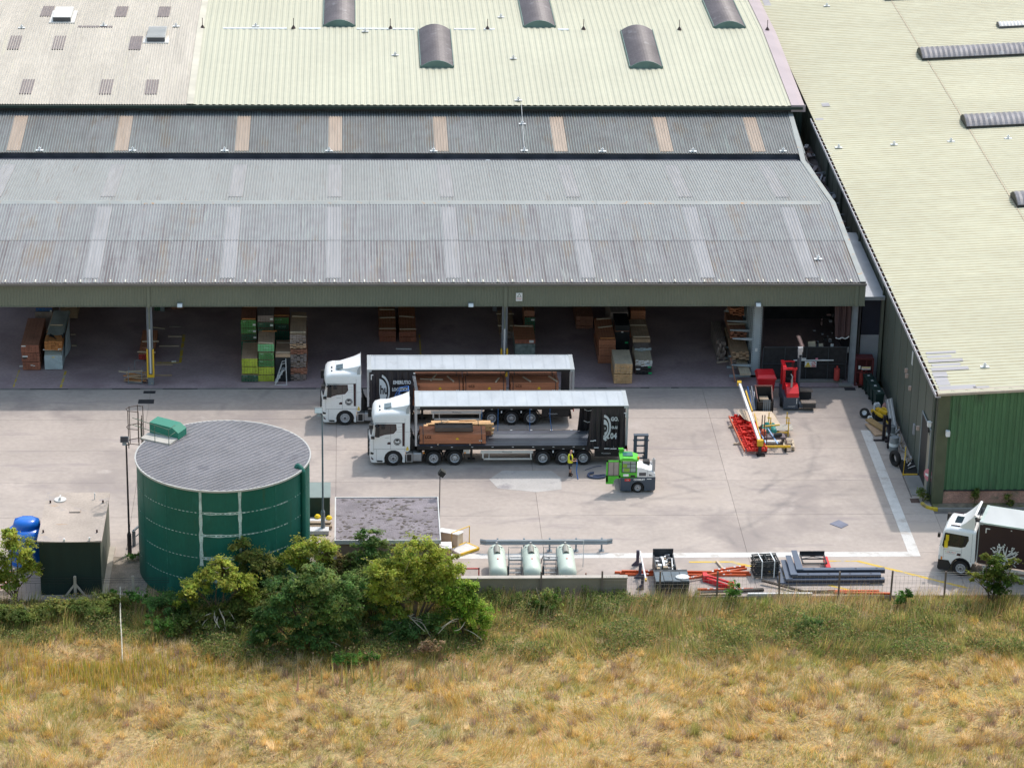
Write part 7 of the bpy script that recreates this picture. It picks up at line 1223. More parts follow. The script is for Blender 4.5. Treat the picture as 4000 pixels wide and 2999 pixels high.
for x in (-.55, .72):
    for y in (-.35, 1.2): MB().cyl((x-.05, y, .19), (x+.05, y, .19), .19, n=14).build('wheel', m_tyre, FT, smooth=40)
MB().box(-.6, .8, .55, 1.25, .48, .62).build('deck_plate', M('deck_slate', (.16, .13, .15), .5, var=.2), FT); q = MB(); q.box(-1.1, .35, .05, .18, .5, .56); q.build('white_batten', m_sgn, FT)
for k in range(2): q = MB(); q.beam((-.9+k*.65, 1.6, .85), (-.55+k*.75, -.2, .5), .08, .03); q.build('blue_batten', M('blue_batten', (.22, .38, .62), .5) if k == 0 else bpy.data.materials['blue_batten'], FT)
MB().lathe([(0, -.35), (.16, -.33), (.2, 0), (.16, .33), (0, .35)], 12, Matrix.Translation((27.75, 183.2, .78)) @ Matrix.Scale(.8, 4) @ Matrix.Rotation(R(80), 4, 'Y')).build('black_drum', m_trim, label='black rounded canister lying on the flat trolley', cat='canister', smooth=40)
MB().box(26.7, 27.0, 183.4, 183.8, .5, .95).build('orange_box', m_orn, label='orange carton on the trolley beside the barrier pole', cat='carton')
for k in range(2):
    t = thing('pallet', ['small open topped pale wooden pallet right of the trolley', 'wooden pallet under the small open topped one'][k], 'pallet', (28.45, 183.0, .03+k*-.0+.16*(1-k)), R(-4), 'small pallets by the trolley')
    for y in (-.6, 0, .6): MB().box(-.33, .33, y-.07, y+.07, .10, .13).build('slat', m_pinep, t)
    for x in (-.3, .3): MB().box(x-.06, x+.06, -.65, .65, 0, .10).build('stringer', m_pinep if k == 0 else m_wood, t)
# ------------------------------------------------------------------ things along the front edge
m_beamr = M('racking_orange', (.55, .10, .03), .5, var=.12)
for k, (x0, y0, x1, y1, z) in enumerate(((15.6, 164.45, 23.5, 164.15, .07), (15.9, 164.3, 23.7, 164.05, .07), (16.2, 164.15, 23.4, 163.95, .07), (16.0, 164.35, 23.6, 164.1, .19), (19.0, 163.0, 23.5, 164.6, .20), (18.4, 163.25, 21.0, 163.9, .08), (20.3, 162.1, 23.6, 162.1, .07), (21.5, 164.15, 23.4, 164.7, .3))):
    t = thing('racking_beam', 'orange racking beam on the ground, %s' % ['backmost of the long flat ones', 'second of the long flat ones', 'nearest of the long flat ones', 'lying on top of the long flat ones', 'long one crossing the others at an angle', 'short one slanting beside the black skip', 'alone close to the fence', 'short one on top at the right end'][k], 'racking beam', (0, 0, 0), 0, 'orange racking beams on the ground'); MB().beam((x0, y0, z), (x1, y1, z), .10, .12).build('beam', m_beamr, t); q = MB()
    for j in range(4): a = (j+.5)/4+.03*k*(-1)**j; px_, py_ = x0+(x1-x0)*a, y0+(y1-y0)*a; q.box(px_-.06, px_+.06, py_-.055, py_+.055, z+.061, z+.064)
    q.build('ticket', m_label, t)
BBr = thing('barrier_rail', 'white and red rail on three dark posts standing left of the black skip', 'barrier', (17.1, 162.2, 0))
for y in (.1, 1.6, 3.3): MB().box(-.35, .05, y-.08, y+.08, 0, 1.0).build('post', m_slatestrap, BBr) if False else MB().box(-.14, .04, y-.06, y+.06, 0, 1.0).prism([(-.4, 0), (-.4, .04), (-.14, .3), (-.14, 0)], 'y', y-.06, y+.06).build('post', M('plum_post', (.08, .075, .11), .5), BBr)
MB().box(.04, .12, -.4, 3.2, .82, 1.0).build('rail', m_sgn, BBr); MB().box(.121, .128, -.4, 3.2, .82, 1.0).build('red_face', m_sgnr, BBr); MB().box(.03, .13, -.6, -.4, .85, .98).build('yellow_end', m_guard, BBr)
SK = thing('black_skip', 'black open topped tipping skip full of rubble beside the front fence', 'skip', (18.75, 162.9, 0)); m_skip = M('skip_black', (.03, .036, .045), .5, var=.2); q = MB(); q.loft([[(-.95, -1.3, .1), (.95, -1.3, .1), (.95, .2, .1), (-.95, .2, .1)], [(-1.0, -1.4, .85), (1.0, -1.4, .85), (1.0, .3, .85), (-1.0, .3, .85)]]); q.box(-.85, -.78, .3, 2.2, .1, 1.0); q.box(.3, .37, .3, 2.2, .1, 1.0); q.box(-.85, .37, 2.15, 2.22, .1, 1.3); q.box(-.85, .37, .3, 2.2, .1, .2); q.build('body', m_skip, SK, fixn=True)
q = MB()
for k in range(4): q.box(-.98+k*.5, -.52+k*.5, -1.35, -.1, .86, .89+.02*(k % 2))
q.build('lid', M('skip_lid', (.10, .13, .16), .45, var=.15), SK); q = MB()
for k in range(60): x, y = rng.uniform(-.75, .27), rng.uniform(.35, 2.1); s_ = rng.uniform(.04, .14); q.box(x-s_, x+s_, y-s_, y+s_, .55, .75+rng.uniform(0, .25), int(rng.integers(0, 3)))
q.beam((-.3, .5, .9), (-.35, 1.6, 1.05), .12, .04, 0); q.beam((.15, .2, .8), (.2, 1.3, 1.1), .06, .04, 0); q.build('rubble', [m_label, m_wood, m_hub], SK, kind='stuff'); MB().lathe([(.28, 0), (.30, .06), (.22, .12), (0, .13)], 16, Matrix.Translation((.62, -.9, .9)) @ Matrix.Scale(1.4, 4, (1, 0, 0))).build('white_dish', m_sgn, SK, smooth=40)
RP = thing('red_bracket', 'red steel bracket frame dumped on the ground near the fence', 'bracket'); q = MB(); q.beam((20.8, 163.6, .3), (22.4, 162.1, .45), .12, .12); q.beam((20.95, 163.2, .15), (22.3, 161.95, .2), .12, .3); q.box(20.75, 21.0, 163.2, 163.7, 0, .42); q.box(22.2, 22.45, 161.9, 162.3, 0, .5); q.build('frame', m_fred, RP)
FRS = thing('frame_stack', 'strapped stack of black lattice end frames left of the steel uprights', 'frames', (24.55, 164.2, 0), R(6)); m_frk = M('frame_black', (.020, .027, .034), .5, var=.2)
for k in range(11):
    q = MB(); z = .05+k*.10; a = (.03*math.sin(k*2.2), .05*math.cos(k*1.7))
    for y in (-.55, .55): q.box(-.75+a[0], .75+a[0], y+a[1]-.03, y+a[1]+.03, z, z+.06)
    for x in (-.7, 0, .7): q.box(x+a[0]-.02, x+a[0]+.02, -.55+a[1], .55+a[1], z, z+.05)
    q.beam((-.7+a[0], -.5, z+.03), (.0, .5, z+.03), .03, .03); q.beam((0, .5, z+.03), (.7+a[0], -.5, z+.03), .03, .03); q.build('end_frame', m_frk, FRS)
for x in (-.35, .4): MB().box(x-.03, x+.03, -.62, .62, 1.16, 1.175).box(x-.03, x+.03, -.635, -.62, .05, 1.17).build('band', m_hook, FRS)
m_up = M('upright_slate', (.085, .11, .165), .42, var=.08); m_upd = M('upright_dark', (.03, .035, .05), .5)
for k, (x0, y0, L_, z) in enumerate(((25.2, 162.7, 5.4, .08), (25.6, 162.75, 5.9, .30), (25.9, 162.95, 5.4, .50), (26.3, 163.4, 5.3, .62))):
    t = thing('l_shaped_upright', 'slate blue L shaped steel upright, %s' % ['bottom one nearest the fence', 'second from the fence', 'third from the fence', 'topmost and farthest from the fence'][k], 'steel upright', (x0, y0, z), 0, 'slate blue L shaped uprights'); MB().box(0, L_, 0, .32, 0, .05).box(0, L_, 0, .03, -.2, .0, 1).box(0, L_, .29, .32, -.2, 0, 1).build('column', [m_up, m_upd], t); MB().prism([(0, 0), (.42, 0), (.36, 2.6), (.04, 2.6)], 'z', .051, .10).build('base_leg', m_up, t); q = MB()
    for j in range(int(L_/1.3)): MB().box(1.0+j*1.25, 1.12+j*1.25, .12, .22, .05, .062).build('slot_plate', m_upd, t)
t = thing('red_pallet_frame', 'red frame carrying a black lattice frame behind the steel uprights', 'frame', (27.5, 164.9, 0)); MB().box(-1.0, -.75, -.6, .9, .1, .4).box(.75, 1.0, -.6, .9, .1, .4).box(-1.0, 1.0, -.6, -.45, .05, .2).build('red_beam', m_fred, t); q = MB(); q.box(-.7, .8, .7, .78, .55, .62); q.box(-.7, .8, -.5, -.42, .55, .62); q.box(-.7, -.62, -.5, .78, .55, .62); q.box(.72, .8, -.5, .78, .55, .62); q.box(-.7, .8, .15, .21, .55, .62); q.beam((-.6, .2, .6), (.7, .7, .6), .03, .03); q.beam((-.6, .7, .6), (.7, .2, .6), .03, .03); q.box(-.7, .8, .78, .82, .45, .8); q.build('lattice', m_frk, t)
m_woodk = M('dark_timber', (.055, .045, .04), .85, var=.3)
for k, (a, b2, w_, mt, lb) in enumerate((((20.2, 161.6, .1), (24.2, 162.0, .1), .25, m_woodk, 'thick black timber along the fence, left one'), ((24.2, 162.9, .25), (26.6, 161.6, .12), .16, m_woodk, 'black plank slanting down to the fence'), ((26.4, 161.7, .1), (28.4, 161.7, .1), .14, m_woodk, 'dark board flat by the fence right of the slanting plank'), ((23.2, 161.45, .08), (27.0, 161.45, .08), .16, m_whitejunk, 'white painted board lying along the fence'), ((28.3, 161.6, .08), (31.6, 161.4, .08), .12, m_beamr, 'orange beam by the fence at the far right'), ((28.0, 161.75, .1), (31.0, 161.7, .1), .12, m_beamr, 'second orange beam by the fence, behind the far right one'), ((20.4, 161.45, .06), (22.8, 161.5, .06), .16, m_wood, 'greyish plank in the weeds by the fence'), ((22.15, 164.7, .08), (21.85, 165.9, .08), .12, m_bear, 'pale batten standing away behind the orange beams'), ((19.4, 164.75, .06), (19.75, 164.6, .06), .14, m_whitejunk, 'short white offcut behind the orange beams'))):
    MB().beam(a, b2, w_, .10).build('plank', mt, label=lb, cat='plank', group='planks along the front fence')
# ------------------------------------------------------------------ meadow, weeds, shrubs and trees
def vnoise(x, y, sc, seed, octv=3):
    out = np.zeros_like(x); amp = 1; tot = 0
    for o in range(octv):
        r_ = np.random.default_rng(seed+o*17); G = r_.random((256, 256)); u = x*sc*(2**o)+37.3; v = y*sc*(2**o)+91.7
        iu = np.floor(u).astype(int); iv = np.floor(v).astype(int); fu = u-iu; fv = v-iv; fu = fu*fu*(3-2*fu); fv = fv*fv*(3-2*fv)
        a = G[iu % 256, iv % 256]; b = G[(iu+1) % 256, iv % 256]; c = G[iu % 256, (iv+1) % 256]; d = G[(iu+1) % 256, (iv+1) % 256]
        out += amp*((a*(1-fu)+b*fu)*(1-fv)+(c*(1-fu)+d*fu)*fv); tot += amp; amp *= .5
    return out/tot
def sstep(a, b, x): t = np.clip((x-a)/(b-a), 0, 1); return t*t*(3-2*t)
def ground_z(x, y):
    return -.22+.35*(vnoise(x, y, .22, 5)-.5)*sstep(161, 158, y)-.25*sstep(160, 150, y)+.30*(vnoise(x, y, .8, 6, 2)-.5)
def col_mesh(name, V, F_n, cols, mat, k, **kw):
    """V: (n*k,3) verts; each face k consecutive verts; cols per face (n,3) or per vertex"""
    n = len(V)//k; me = bpy.data.meshes.new(name); me.vertices.add(n*k); me.vertices.foreach_set('co', V.astype(np.float32).ravel())
    me.loops.add(n*k); me.loops.foreach_set('vertex_index', np.arange(n*k, dtype=np.int32)); me.polygons.add(n)
    me.polygons.foreach_set('loop_start', np.arange(0, n*k, k, dtype=np.int32)); me.update(calc_edges=True)
    a = me.color_attributes.new('tint', 'FLOAT_COLOR', 'POINT'); cc = np.ones((n*k, 4), np.float32); cc[:, :3] = np.repeat(cols, k, 0) if len(cols) == n else cols
    a.data.foreach_set('color', cc.ravel()); me.materials.append(mat); return link(name, me, **kw)
m_grass = M('grass_blades', (1, 1, 1), .75, var=0, attr='tint', spec=.15, transl=.5)
m_leafm = M('leaves', (1, 1, 1), .6, var=0, attr='tint', spec=.2, transl=.6)
m_dirtf = M('meadow_floor', (.40, .30, .15), .95, var=.3, vs=.35, fine=.35, spots=[((.27, .25, .10), .35, .52, (1, 1, 1)), ((.50, .39, .22), .4, .6, (1, 1, 1))])
nx, ny = 220, 110
GXs = np.linspace(-60, 80, nx+1); GYs = np.linspace(96, 161.45, ny+1); XX, YY = np.meshgrid(GXs, GYs); ZZ = ground_z(XX, YY)
V = np.stack([XX, YY, ZZ], -1).reshape(-1, 3); F = [(j*(nx+1)+i, j*(nx+1)+i+1, (j+1)*(nx+1)+i+1, (j+1)*(nx+1)+i) for j in range(ny) for i in range(nx)]
me = bpy.data.meshes.new('meadow'); me.from_pydata(V.tolist(), [], F); me.materials.append(m_dirtf); link('meadow', me, kind='structure')
def blades(name, x, y, h, w, lean, ang, cols, zoff=0., kind='stuff', mat=None):
    n = len(x); z = ground_z(x, y)+zoff; a = ang+np.pi/2+rng.normal(0, .5, n); bx, by = np.cos(a)*w/2, np.sin(a)*w/2
    V = np.empty((n, 3, 3)); V[:, 0] = np.stack([x-bx, y-by, z], -1); V[:, 1] = np.stack([x+bx, y+by, z], -1)
    V[:, 2] = np.stack([x+np.cos(ang)*lean*h, y+np.sin(ang)*lean*h, z+h*np.sqrt(np.clip(1-lean**2, .04, 1))], -1)
    return col_mesh(name, V.reshape(-1, 3), n, cols, mat or m_grass, 3, kind=kind)
def mixc(*pairs):
    W = np.stack([p[0] for p in pairs], -1); W = W/W.sum(-1, keepdims=True); r_ = rng.random(len(W)); k = (np.cumsum(W, -1) < r_[:, None]).sum(-1).clip(0, len(pairs)-1)
    C_ = np.array([p[1] for p in pairs])[k]; return C_*(.72+.56*rng.random((len(C_), 1)))*(1+.10*rng.normal(size=(len(C_), 3)))
straw, pale, ochre, brown, olive, green, dkg, yflo, mauve = (.80, .585, .26), (.90, .73, .48), (.72, .51, .165), (.46, .32, .20), (.45, .43, .14), (.29, .34, .10), (.13, .20, .06), (.76, .60, .05), (.46, .33, .27)
def edge_y(x): return 154.4+2.6*(vnoise(x, x*0, .16, 21)-.5)+1.9*sstep(-7, -11, x)+.0*x
NB = 430000
x = rng.uniform(-30, 52, NB); y = 126+36*rng.random(NB)**.9; 
keep = (y < 161.25) & (x > -30+(0)) & (np.abs(x-(2+.05*(y-130))) < 6+.195*y); x, y = x[keep], y[keep]
one = np.ones_like(x); n1 = vnoise(x, y, .28, 1); n2 = vnoise(x, y, .75, 2); n3 = vnoise(x, y, .10, 3); n4 = vnoise(x, y, .5, 4)
gb_ = sstep(-1.1, 1.1, y-edge_y(x)+2.4*(n4-.5))
flat = sstep(.50, .60, n1*.6+.4*n2)*(1-gb_)
cl = vnoise(x, y, .9, 31, 2)
cols = mixc(((1-gb_)*(.30+.9*flat), straw), ((1-gb_)*(.06+.9*flat*sstep(.45, .6, n2)), pale), ((1-gb_)*(.42*sstep(.35, .6, n3)+.1), ochre), ((1-gb_)*.40*sstep(.54, .66, n2)+gb_*.14+.02, brown), ((1-gb_)*(.7*sstep(.46, .60, vnoise(x, y, .2, 9))+.08)+gb_*.40, olive), (gb_*.55*sstep(.38, .58, n4)+(1-gb_)*.26*sstep(.52, .66, vnoise(x, y, .24, 12)), green), (gb_*.30*sstep(.48, .64, n2), dkg), (gb_*.30*sstep(.40, .60, 1-n1)+.01, straw), ((1-gb_)*.42*sstep(.52, .62, vnoise(x, y, .33, 14)), mauve))
ang = 2*np.pi*vnoise(x, y, .13, 8)*1.8+rng.normal(0, .6, len(x)); lean = np.clip(.62+.28*flat-.22*gb_+.14*rng.normal(size=len(x)), 0, .95)
h = (.20+.36*rng.random(len(x)))*(.62+.9*sstep(.3, .7, cl))*(1+.75*gb_*sstep(.35, .7, n4)); w_ = .016+.022*rng.random(len(x))+.014*gb_
blades('meadow_grass', x, y, h, w_, lean, ang, cols)
# distinct tufts standing out of the mat
nt_ = 3600; tx = rng.uniform(-28, 50, nt_); ty = 132+29*rng.random(nt_); k = np.abs(tx-(2+.05*(ty-130))) < 6+.195*ty; tx, ty = tx[k], ty[k]; nb = 46; x = np.repeat(tx, nb)+rng.normal(0, .13, len(tx)*nb); y = np.repeat(ty, nb)+rng.normal(0, .13, len(tx)*nb)
kk = (y < 161.2) & np.repeat(vnoise(tx, ty, .35, 91)+.12*rng.random(len(tx)) > .47, nb); pal = np.array([straw, pale, ochre, brown, olive, mauve, green, (.30, .21, .14)]); gt = sstep(-1, 1, ty-edge_y(tx)); pk = np.where(rng.random(len(tx)) < gt*.7, rng.choice([4, 6, 6, 0, 3], len(tx)), rng.choice([0, 0, 1, 1, 2, 2, 3, 4, 5], len(tx)))
tc = np.repeat(pal[pk]*(.75+.5*rng.random((len(tx), 1))), nb, 0)*(.8+.4*rng.random((len(tx)*nb, 1))); th = np.repeat(.35+.5*rng.random(len(tx)), nb); ta = rng.uniform(0, 6.28, len(x))
blades('grass_tufts', x[kk], y[kk], (th*(.6+.5*rng.random(len(x))))[kk], (.018+.02*rng.random(len(x)))[kk], (.15+.6*rng.random(len(x)))[kk], ta[kk], tc[kk])
# leafy rank growth in the green band (small broad leaves)
def leafcloud(name, x, y, z, s, cols, up=.5, kind='stuff', parent=None, mat=None, nrm=None):
    n = len(x); d = rng.normal(size=(n, 3)); d /= np.linalg.norm(d, axis=1, keepdims=True)
    if nrm is not None: d = d*.75+nrm; d /= np.linalg.norm(d, axis=1, keepdims=True)
    r_ = rng.normal(size=(n, 3)); t = np.cross(d, r_); t /= np.linalg.norm(t, axis=1, keepdims=True); b = np.cross(d, t); P = np.stack([x, y, z], -1); s = np.asarray(s)[:, None]
    V = np.empty((n, 4, 3)); V[:, 0] = P-t*s; V[:, 1] = P-b*s*.55; V[:, 2] = P+t*s; V[:, 3] = P+b*s*.55
    return col_mesh(name, V.reshape(-1, 3), n, cols, mat or m_leafm, 4, kind=kind, parent=parent)
NW = 330000; x = rng.uniform(-28, 48, NW); y = rng.uniform(153.2, 161.3, NW); n4 = vnoise(x, y, .45, 41); n5 = vnoise(x, y, .16, 42)
k = (rng.random(NW) < (.25+.75*sstep(.36, .56, n4))*sstep(-.6, .8, y-edge_y(x)+1.6*(n4-.5))*(.4+.6*sstep(.3, .55, n5))) & ~((x > 16.1) & (y > 160.6)); x, y, n4 = x[k], y[k], n4[k]
hh = (.25+.55*sstep(.45, .75, n4))*rng.random(len(x))**.7; cols = mixc((.45+0*x, (.27, .33, .11)), (.30*sstep(.42, .6, n4)+.05, (.15, .225, .075)), (.45+0*x, (.42, .40, .16)), (.16+0*x, (.46, .34, .21)), (.26*sstep(.6, .4, n4)+.06, straw))
leafcloud('weeds', x, y, ground_z(x, y)+hh, .03+.05*rng.random(len(x)), cols)
# dark spiky growth at the foot of the low wall
cx = rng.uniform(6.5, 16.3, 130); cy = rng.uniform(159.6, 161.2, 130); ch = .55+.75*vnoise(cx, cy, .6, 51)*1.2; k = 90; x = np.repeat(cx, k); y = np.repeat(cy, k); t_ = rng.random(len(x)); H_ = np.repeat(ch, k)
leafcloud('nettles', x+rng.normal(0, .13, len(x))*(1.1-t_), y+rng.normal(0, .13, len(x))*(1.1-t_), ground_z(x, y)+H_*t_, .035+.055*rng.random(len(x))*(1.1-t_), mixc((.7+0*x, dkg), (.35+0*x, green), (.06+0*x, olive)))
x = rng.uniform(-24, 50, 14000); y = 161.3-2.6*rng.random(14000)**1.5; k = vnoise(x, y, .5, 55) > .42; x, y = x[k], y[k]; blades('seed_grass', x, y, .6+.7*rng.random(len(x)), .02+.012*rng.random(len(x)), .1+.35*rng.random(len(x)), .3+rng.normal(0, .5, len(x)), mixc((.6+0*x, straw), (.4+0*x, pale), (.25+0*x, brown)))
# tall upright stalks at the left and by the dark tree
x = -15.5+4.2*rng.normal(size=9000); y = 152.6+1.5*rng.normal(size=9000); k = (vnoise(x, y, .5, 61) > .34+.3*rng.random(len(x))) & (y < 157); x, y = x[k], y[k]
blades('dry_stalks', x, y, (.3+.55*rng.random(len(x))), .03+.03*rng.random(len(x)), .05+.14*rng.random(len(x)), rng.uniform(0, 6.3, len(x)), mixc((.5+0*x, (.50, .45, .09)), (.3+0*x, (.66, .46, .06)), (.25+0*x, (.34, .35, .09)), (.3+0*x, straw), (.15+0*x, brown)))
x = np.concatenate([rng.uniform(-3.8, 3.0, 62), rng.uniform(3.0, 7, 12)]); y = 150.7+2.2*rng.random(len(x)); blades('flower_spikes', x, y, .8+.7*rng.random(len(x)), .11+.05*rng.random(len(x)), .04+.06*rng.random(len(x)), rng.uniform(0, 6.3, len(x)), mixc((.6+0*x, (.48, .40, .17)), (.3+0*x, (.36, .36, .14)), (.1+0*x, brown)))
# yellow flowers scattered through the field
NF = 26000; x = rng.uniform(-26, 44, NF); y = rng.uniform(136, 153.5, NF); k = rng.random(NF) < .95*sstep(.50, .66, vnoise(x, y, .30, 71))*sstep(.40, .62, vnoise(x, y, .09, 72)+.10*sstep(0, 12, x)); x, y = x[k], y[k]
leafcloud('yellow_flowers', x, y, ground_z(x, y)+.2+.3*rng.random(len(x)), .022+.026*rng.random(len(x)), mixc((.8+0*x, yflo), (.3+0*x, (.46, .38, .04))))
def plant(name, label, cat, base, clumps, cols, leaf=(.045, .105), nsub=34, nleaf=105, trunk=.12, twigs=6, bare=0, group=None, dens=1.):
    """tapered trunk with limbs to every clump; crown of leaf faces gathered in sub-clumps on the clumps' skins"""
    bx, by = base; bz = float(ground_z(np.array([bx]), np.array([by]))[0])-.05 if by < 161.4 else 0.; t = thing(name, label, cat, (bx, by, bz), 0, group); P = []; S_ = []; Cc = []; Nn = []
    br = MB(); rg = random.Random(int(bx*100+by*7)); tops = []
    for (cx, cy, cz, rx, ry, rz, ci) in clumps:
        mid = Vector((cx*.45+rg.uniform(-.2, .2), cy*.45+rg.uniform(-.2, .2), cz*.5)); top = Vector((cx, cy, cz))
        br.tube(catmull([(rg.uniform(-.1, .1), rg.uniform(-.1, .1), 0), mid, top], 4), trunk*.62, 6, 0, trunk*.12)
        for q in range(twigs): d = Vector((rg.uniform(-1, 1)*rx, rg.uniform(-1, 1)*ry, rg.uniform(-.3, 1)*rz)); br.tube([mid.lerp(top, rg.uniform(.4, 1)), top+d*.5+Vector((rg.uniform(-.1, .1),)*3), top+d*.95], trunk*.14, 4, 0, .008)
        vol = (rx*ry*rz)**(1/3); ns = max(5, int(nsub*vol*vol*1.1))
        for s_ in range(ns):
            u = rng.normal(size=3); u /= np.linalg.norm(u); u[2] = u[2] if u[2] > -.45 else -u[2]; rr_ = rng.uniform(.5, 1.0)+.28*rng.random()**3; c0 = np.array([cx, cy, cz])+u*np.array([rx, ry, rz])*rr_; sr = rng.uniform(.10, .34)*min(1.0, vol*.9+.25); nl = int(nleaf*dens*rng.uniform(.5, 1.3))
            p = rng.normal(size=(nl, 3))*sr*np.array([1, 1, .62])*.62; P.append(c0+p); S_.append(rng.uniform(leaf[0], leaf[1], nl)*rng.uniform(.7, 1.35)); base_c = np.array(cols[ci if rng.random() < .6 else rng.integers(0, len(cols))])*rng.uniform(.62, 1.32); Cc.append(base_c*(.8+.4*rng.random((nl, 1)))*(1+.08*rng.normal(size=(nl, 3)))); nn = np.tile(u*.8+np.array([.2, .2, .75]), (nl, 1)); Nn.append(nn)
    for (cx, cy, cz, rx, ry, rz, ci) in clumps:     # sprigs that break the outline
        for q in range(max(3, int(9*(rx*ry*rz)**(2/3)))):
            u = rng.normal(size=3); u /= np.linalg.norm(u); u[2] = abs(u[2])*.9-.15; s0 = np.array([cx, cy, cz])+u*np.array([rx, ry, rz])*.85; l = rng.uniform(.25, .75)*min(1, rx); d = u*.8+rng.normal(size=3)*.35+np.array([0, 0, .25]); e = s0+d*l
            br.tube([Vector(s0), Vector((s0+e)/2+rng.normal(size=3)*.04), Vector(e)], .014, 4, int(rng.random() < .35), .006)
            if rng.random() < .78:
                nl = int(34*l/.5*dens); tt = rng.random(nl)[:, None]; P.append(s0+(e-s0)*tt+rng.normal(size=(nl, 3))*.075); S_.append(rng.uniform(leaf[0], leaf[1], nl)*.8); Cc.append(np.array(cols[rng.integers(0, len(cols))])*rng.uniform(.8, 1.3)*(.8+.4*rng.random((nl, 1)))); Nn.append(np.tile(np.array([.2, .2, .8]), (nl, 1)))
    for q in range(bare): a = rg.uniform(-2.6, -.5); l = rg.uniform(.8, 1.7); s0 = Vector((rg.uniform(-.3, .3), -.3, rg.uniform(.8, 1.6))); br.tube(catmull([s0, s0+Vector((math.cos(a)*l*.5, math.sin(a)*l*.6, rg.uniform(-.2, .3))), s0+Vector((math.cos(a)*l+rg.uniform(-.3, .3), math.sin(a)*l*.9, rg.uniform(-.7, .1)))], 4), .03, 5, 1, .012)
    br.build('trunk', [m_bark, m_barkp], t, smooth=50)
    P = np.concatenate(P); o = leafcloud('crown', P[:, 0], P[:, 1], P[:, 2], np.concatenate(S_), np.concatenate(Cc).clip(.003, 1), kind=None, parent=t, nrm=np.concatenate(Nn)*.8)
    return t
m_bark = M('bark', (.12, .09, .065), .9, var=.25, vs=4); m_barkp = M('bare_branch', (.55, .47, .38), .8, var=.2, vs=3)
YG = [(.38, .44, .07), (.50, .53, .11), (.25, .33, .06)]; DG = [(.115, .225, .07), (.18, .29, .085), (.25, .32, .10)]; BG = [(.27, .42, .06), (.38, .50, .08), (.17, .30, .05)]; OL = [(.27, .31, .085), (.19, .26, .07), (.36, .37, .11)]
GR = 'trees and shrubs along the yard edge'
plant('leafy_tree', 'yellow green bushy tree at the left edge beside the blue tank', 'tree', (-19.55, 161.5), [(-1.0, 0, 2.2, 1.0, .9, .9, 0), (.3, .1, 2.9, .9, .8, 1.0, 1), (1.1, 0, 1.6, .7, .7, .8, 0), (-1.6, 0, 1.2, .8, .8, .8, 2), (.0, 0, 3.8, .55, .55, .7, 1), (-.3, -.3, 1.2, 1.0, .7, .6, 2)], YG, bare=3, group=GR)
plant('leafy_tree', 'yellow green rounded tree with bare lower branches below the water tank', 'tree', (-7.6, 158.3), [(-1.3, 0, 2.5, 1.0, .9, .65, 1), (0, 0, 3.1, 1.2, 1.0, .75, 1), (1.2, 0, 2.7, 1.0, .9, .7, 0), (.2, .2, 3.7, .8, .8, .55, 1), (-1.8, 0, 1.7, .6, .6, .45, 0), (1.7, .1, 2.0, .6, .6, .5, 2)], YG, bare=9, twigs=9, group=GR)
plant('leafy_tree', 'taller darker tree pressed between the water tank and the rounded tree', 'tree', (-5.7, 160.7), [(0, 0, 2.9, 1.1, .9, 1.0, 0), (.8, .2, 2.2, .9, .8, .9, 1), (-.5, 0, 3.8, .7, .7, .7, 2), (.4, -.2, 1.2, 1.0, .8, .8, 1)], OL, group=GR)
plant('leafy_tree', 'biggest dark green spreading tree in front of the water tank', 'tree', (-2.4, 155.7), [(-2.0, 0, 1.7, 1.3, 1.2, 1.3, 0), (-.4, .1, 2.6, 1.6, 1.4, 1.5, 0), (1.5, .2, 2.5, 1.5, 1.3, 1.5, 1), (.3, 0, 4.2, 1.2, 1.1, 1.0, 2), (-1.3, .1, 3.6, 1.1, 1.0, .9, 0), (1.9, 0, 1.1, 1.1, 1.0, .9, 0), (.2, -.5, .9, 1.6, .9, .8, 0), (-2.6, 0, .8, .8, .8, .7, 0), (2.4, .3, 3.4, .8, .8, .8, 1)], DG, nleaf=85, trunk=.2, group=GR)
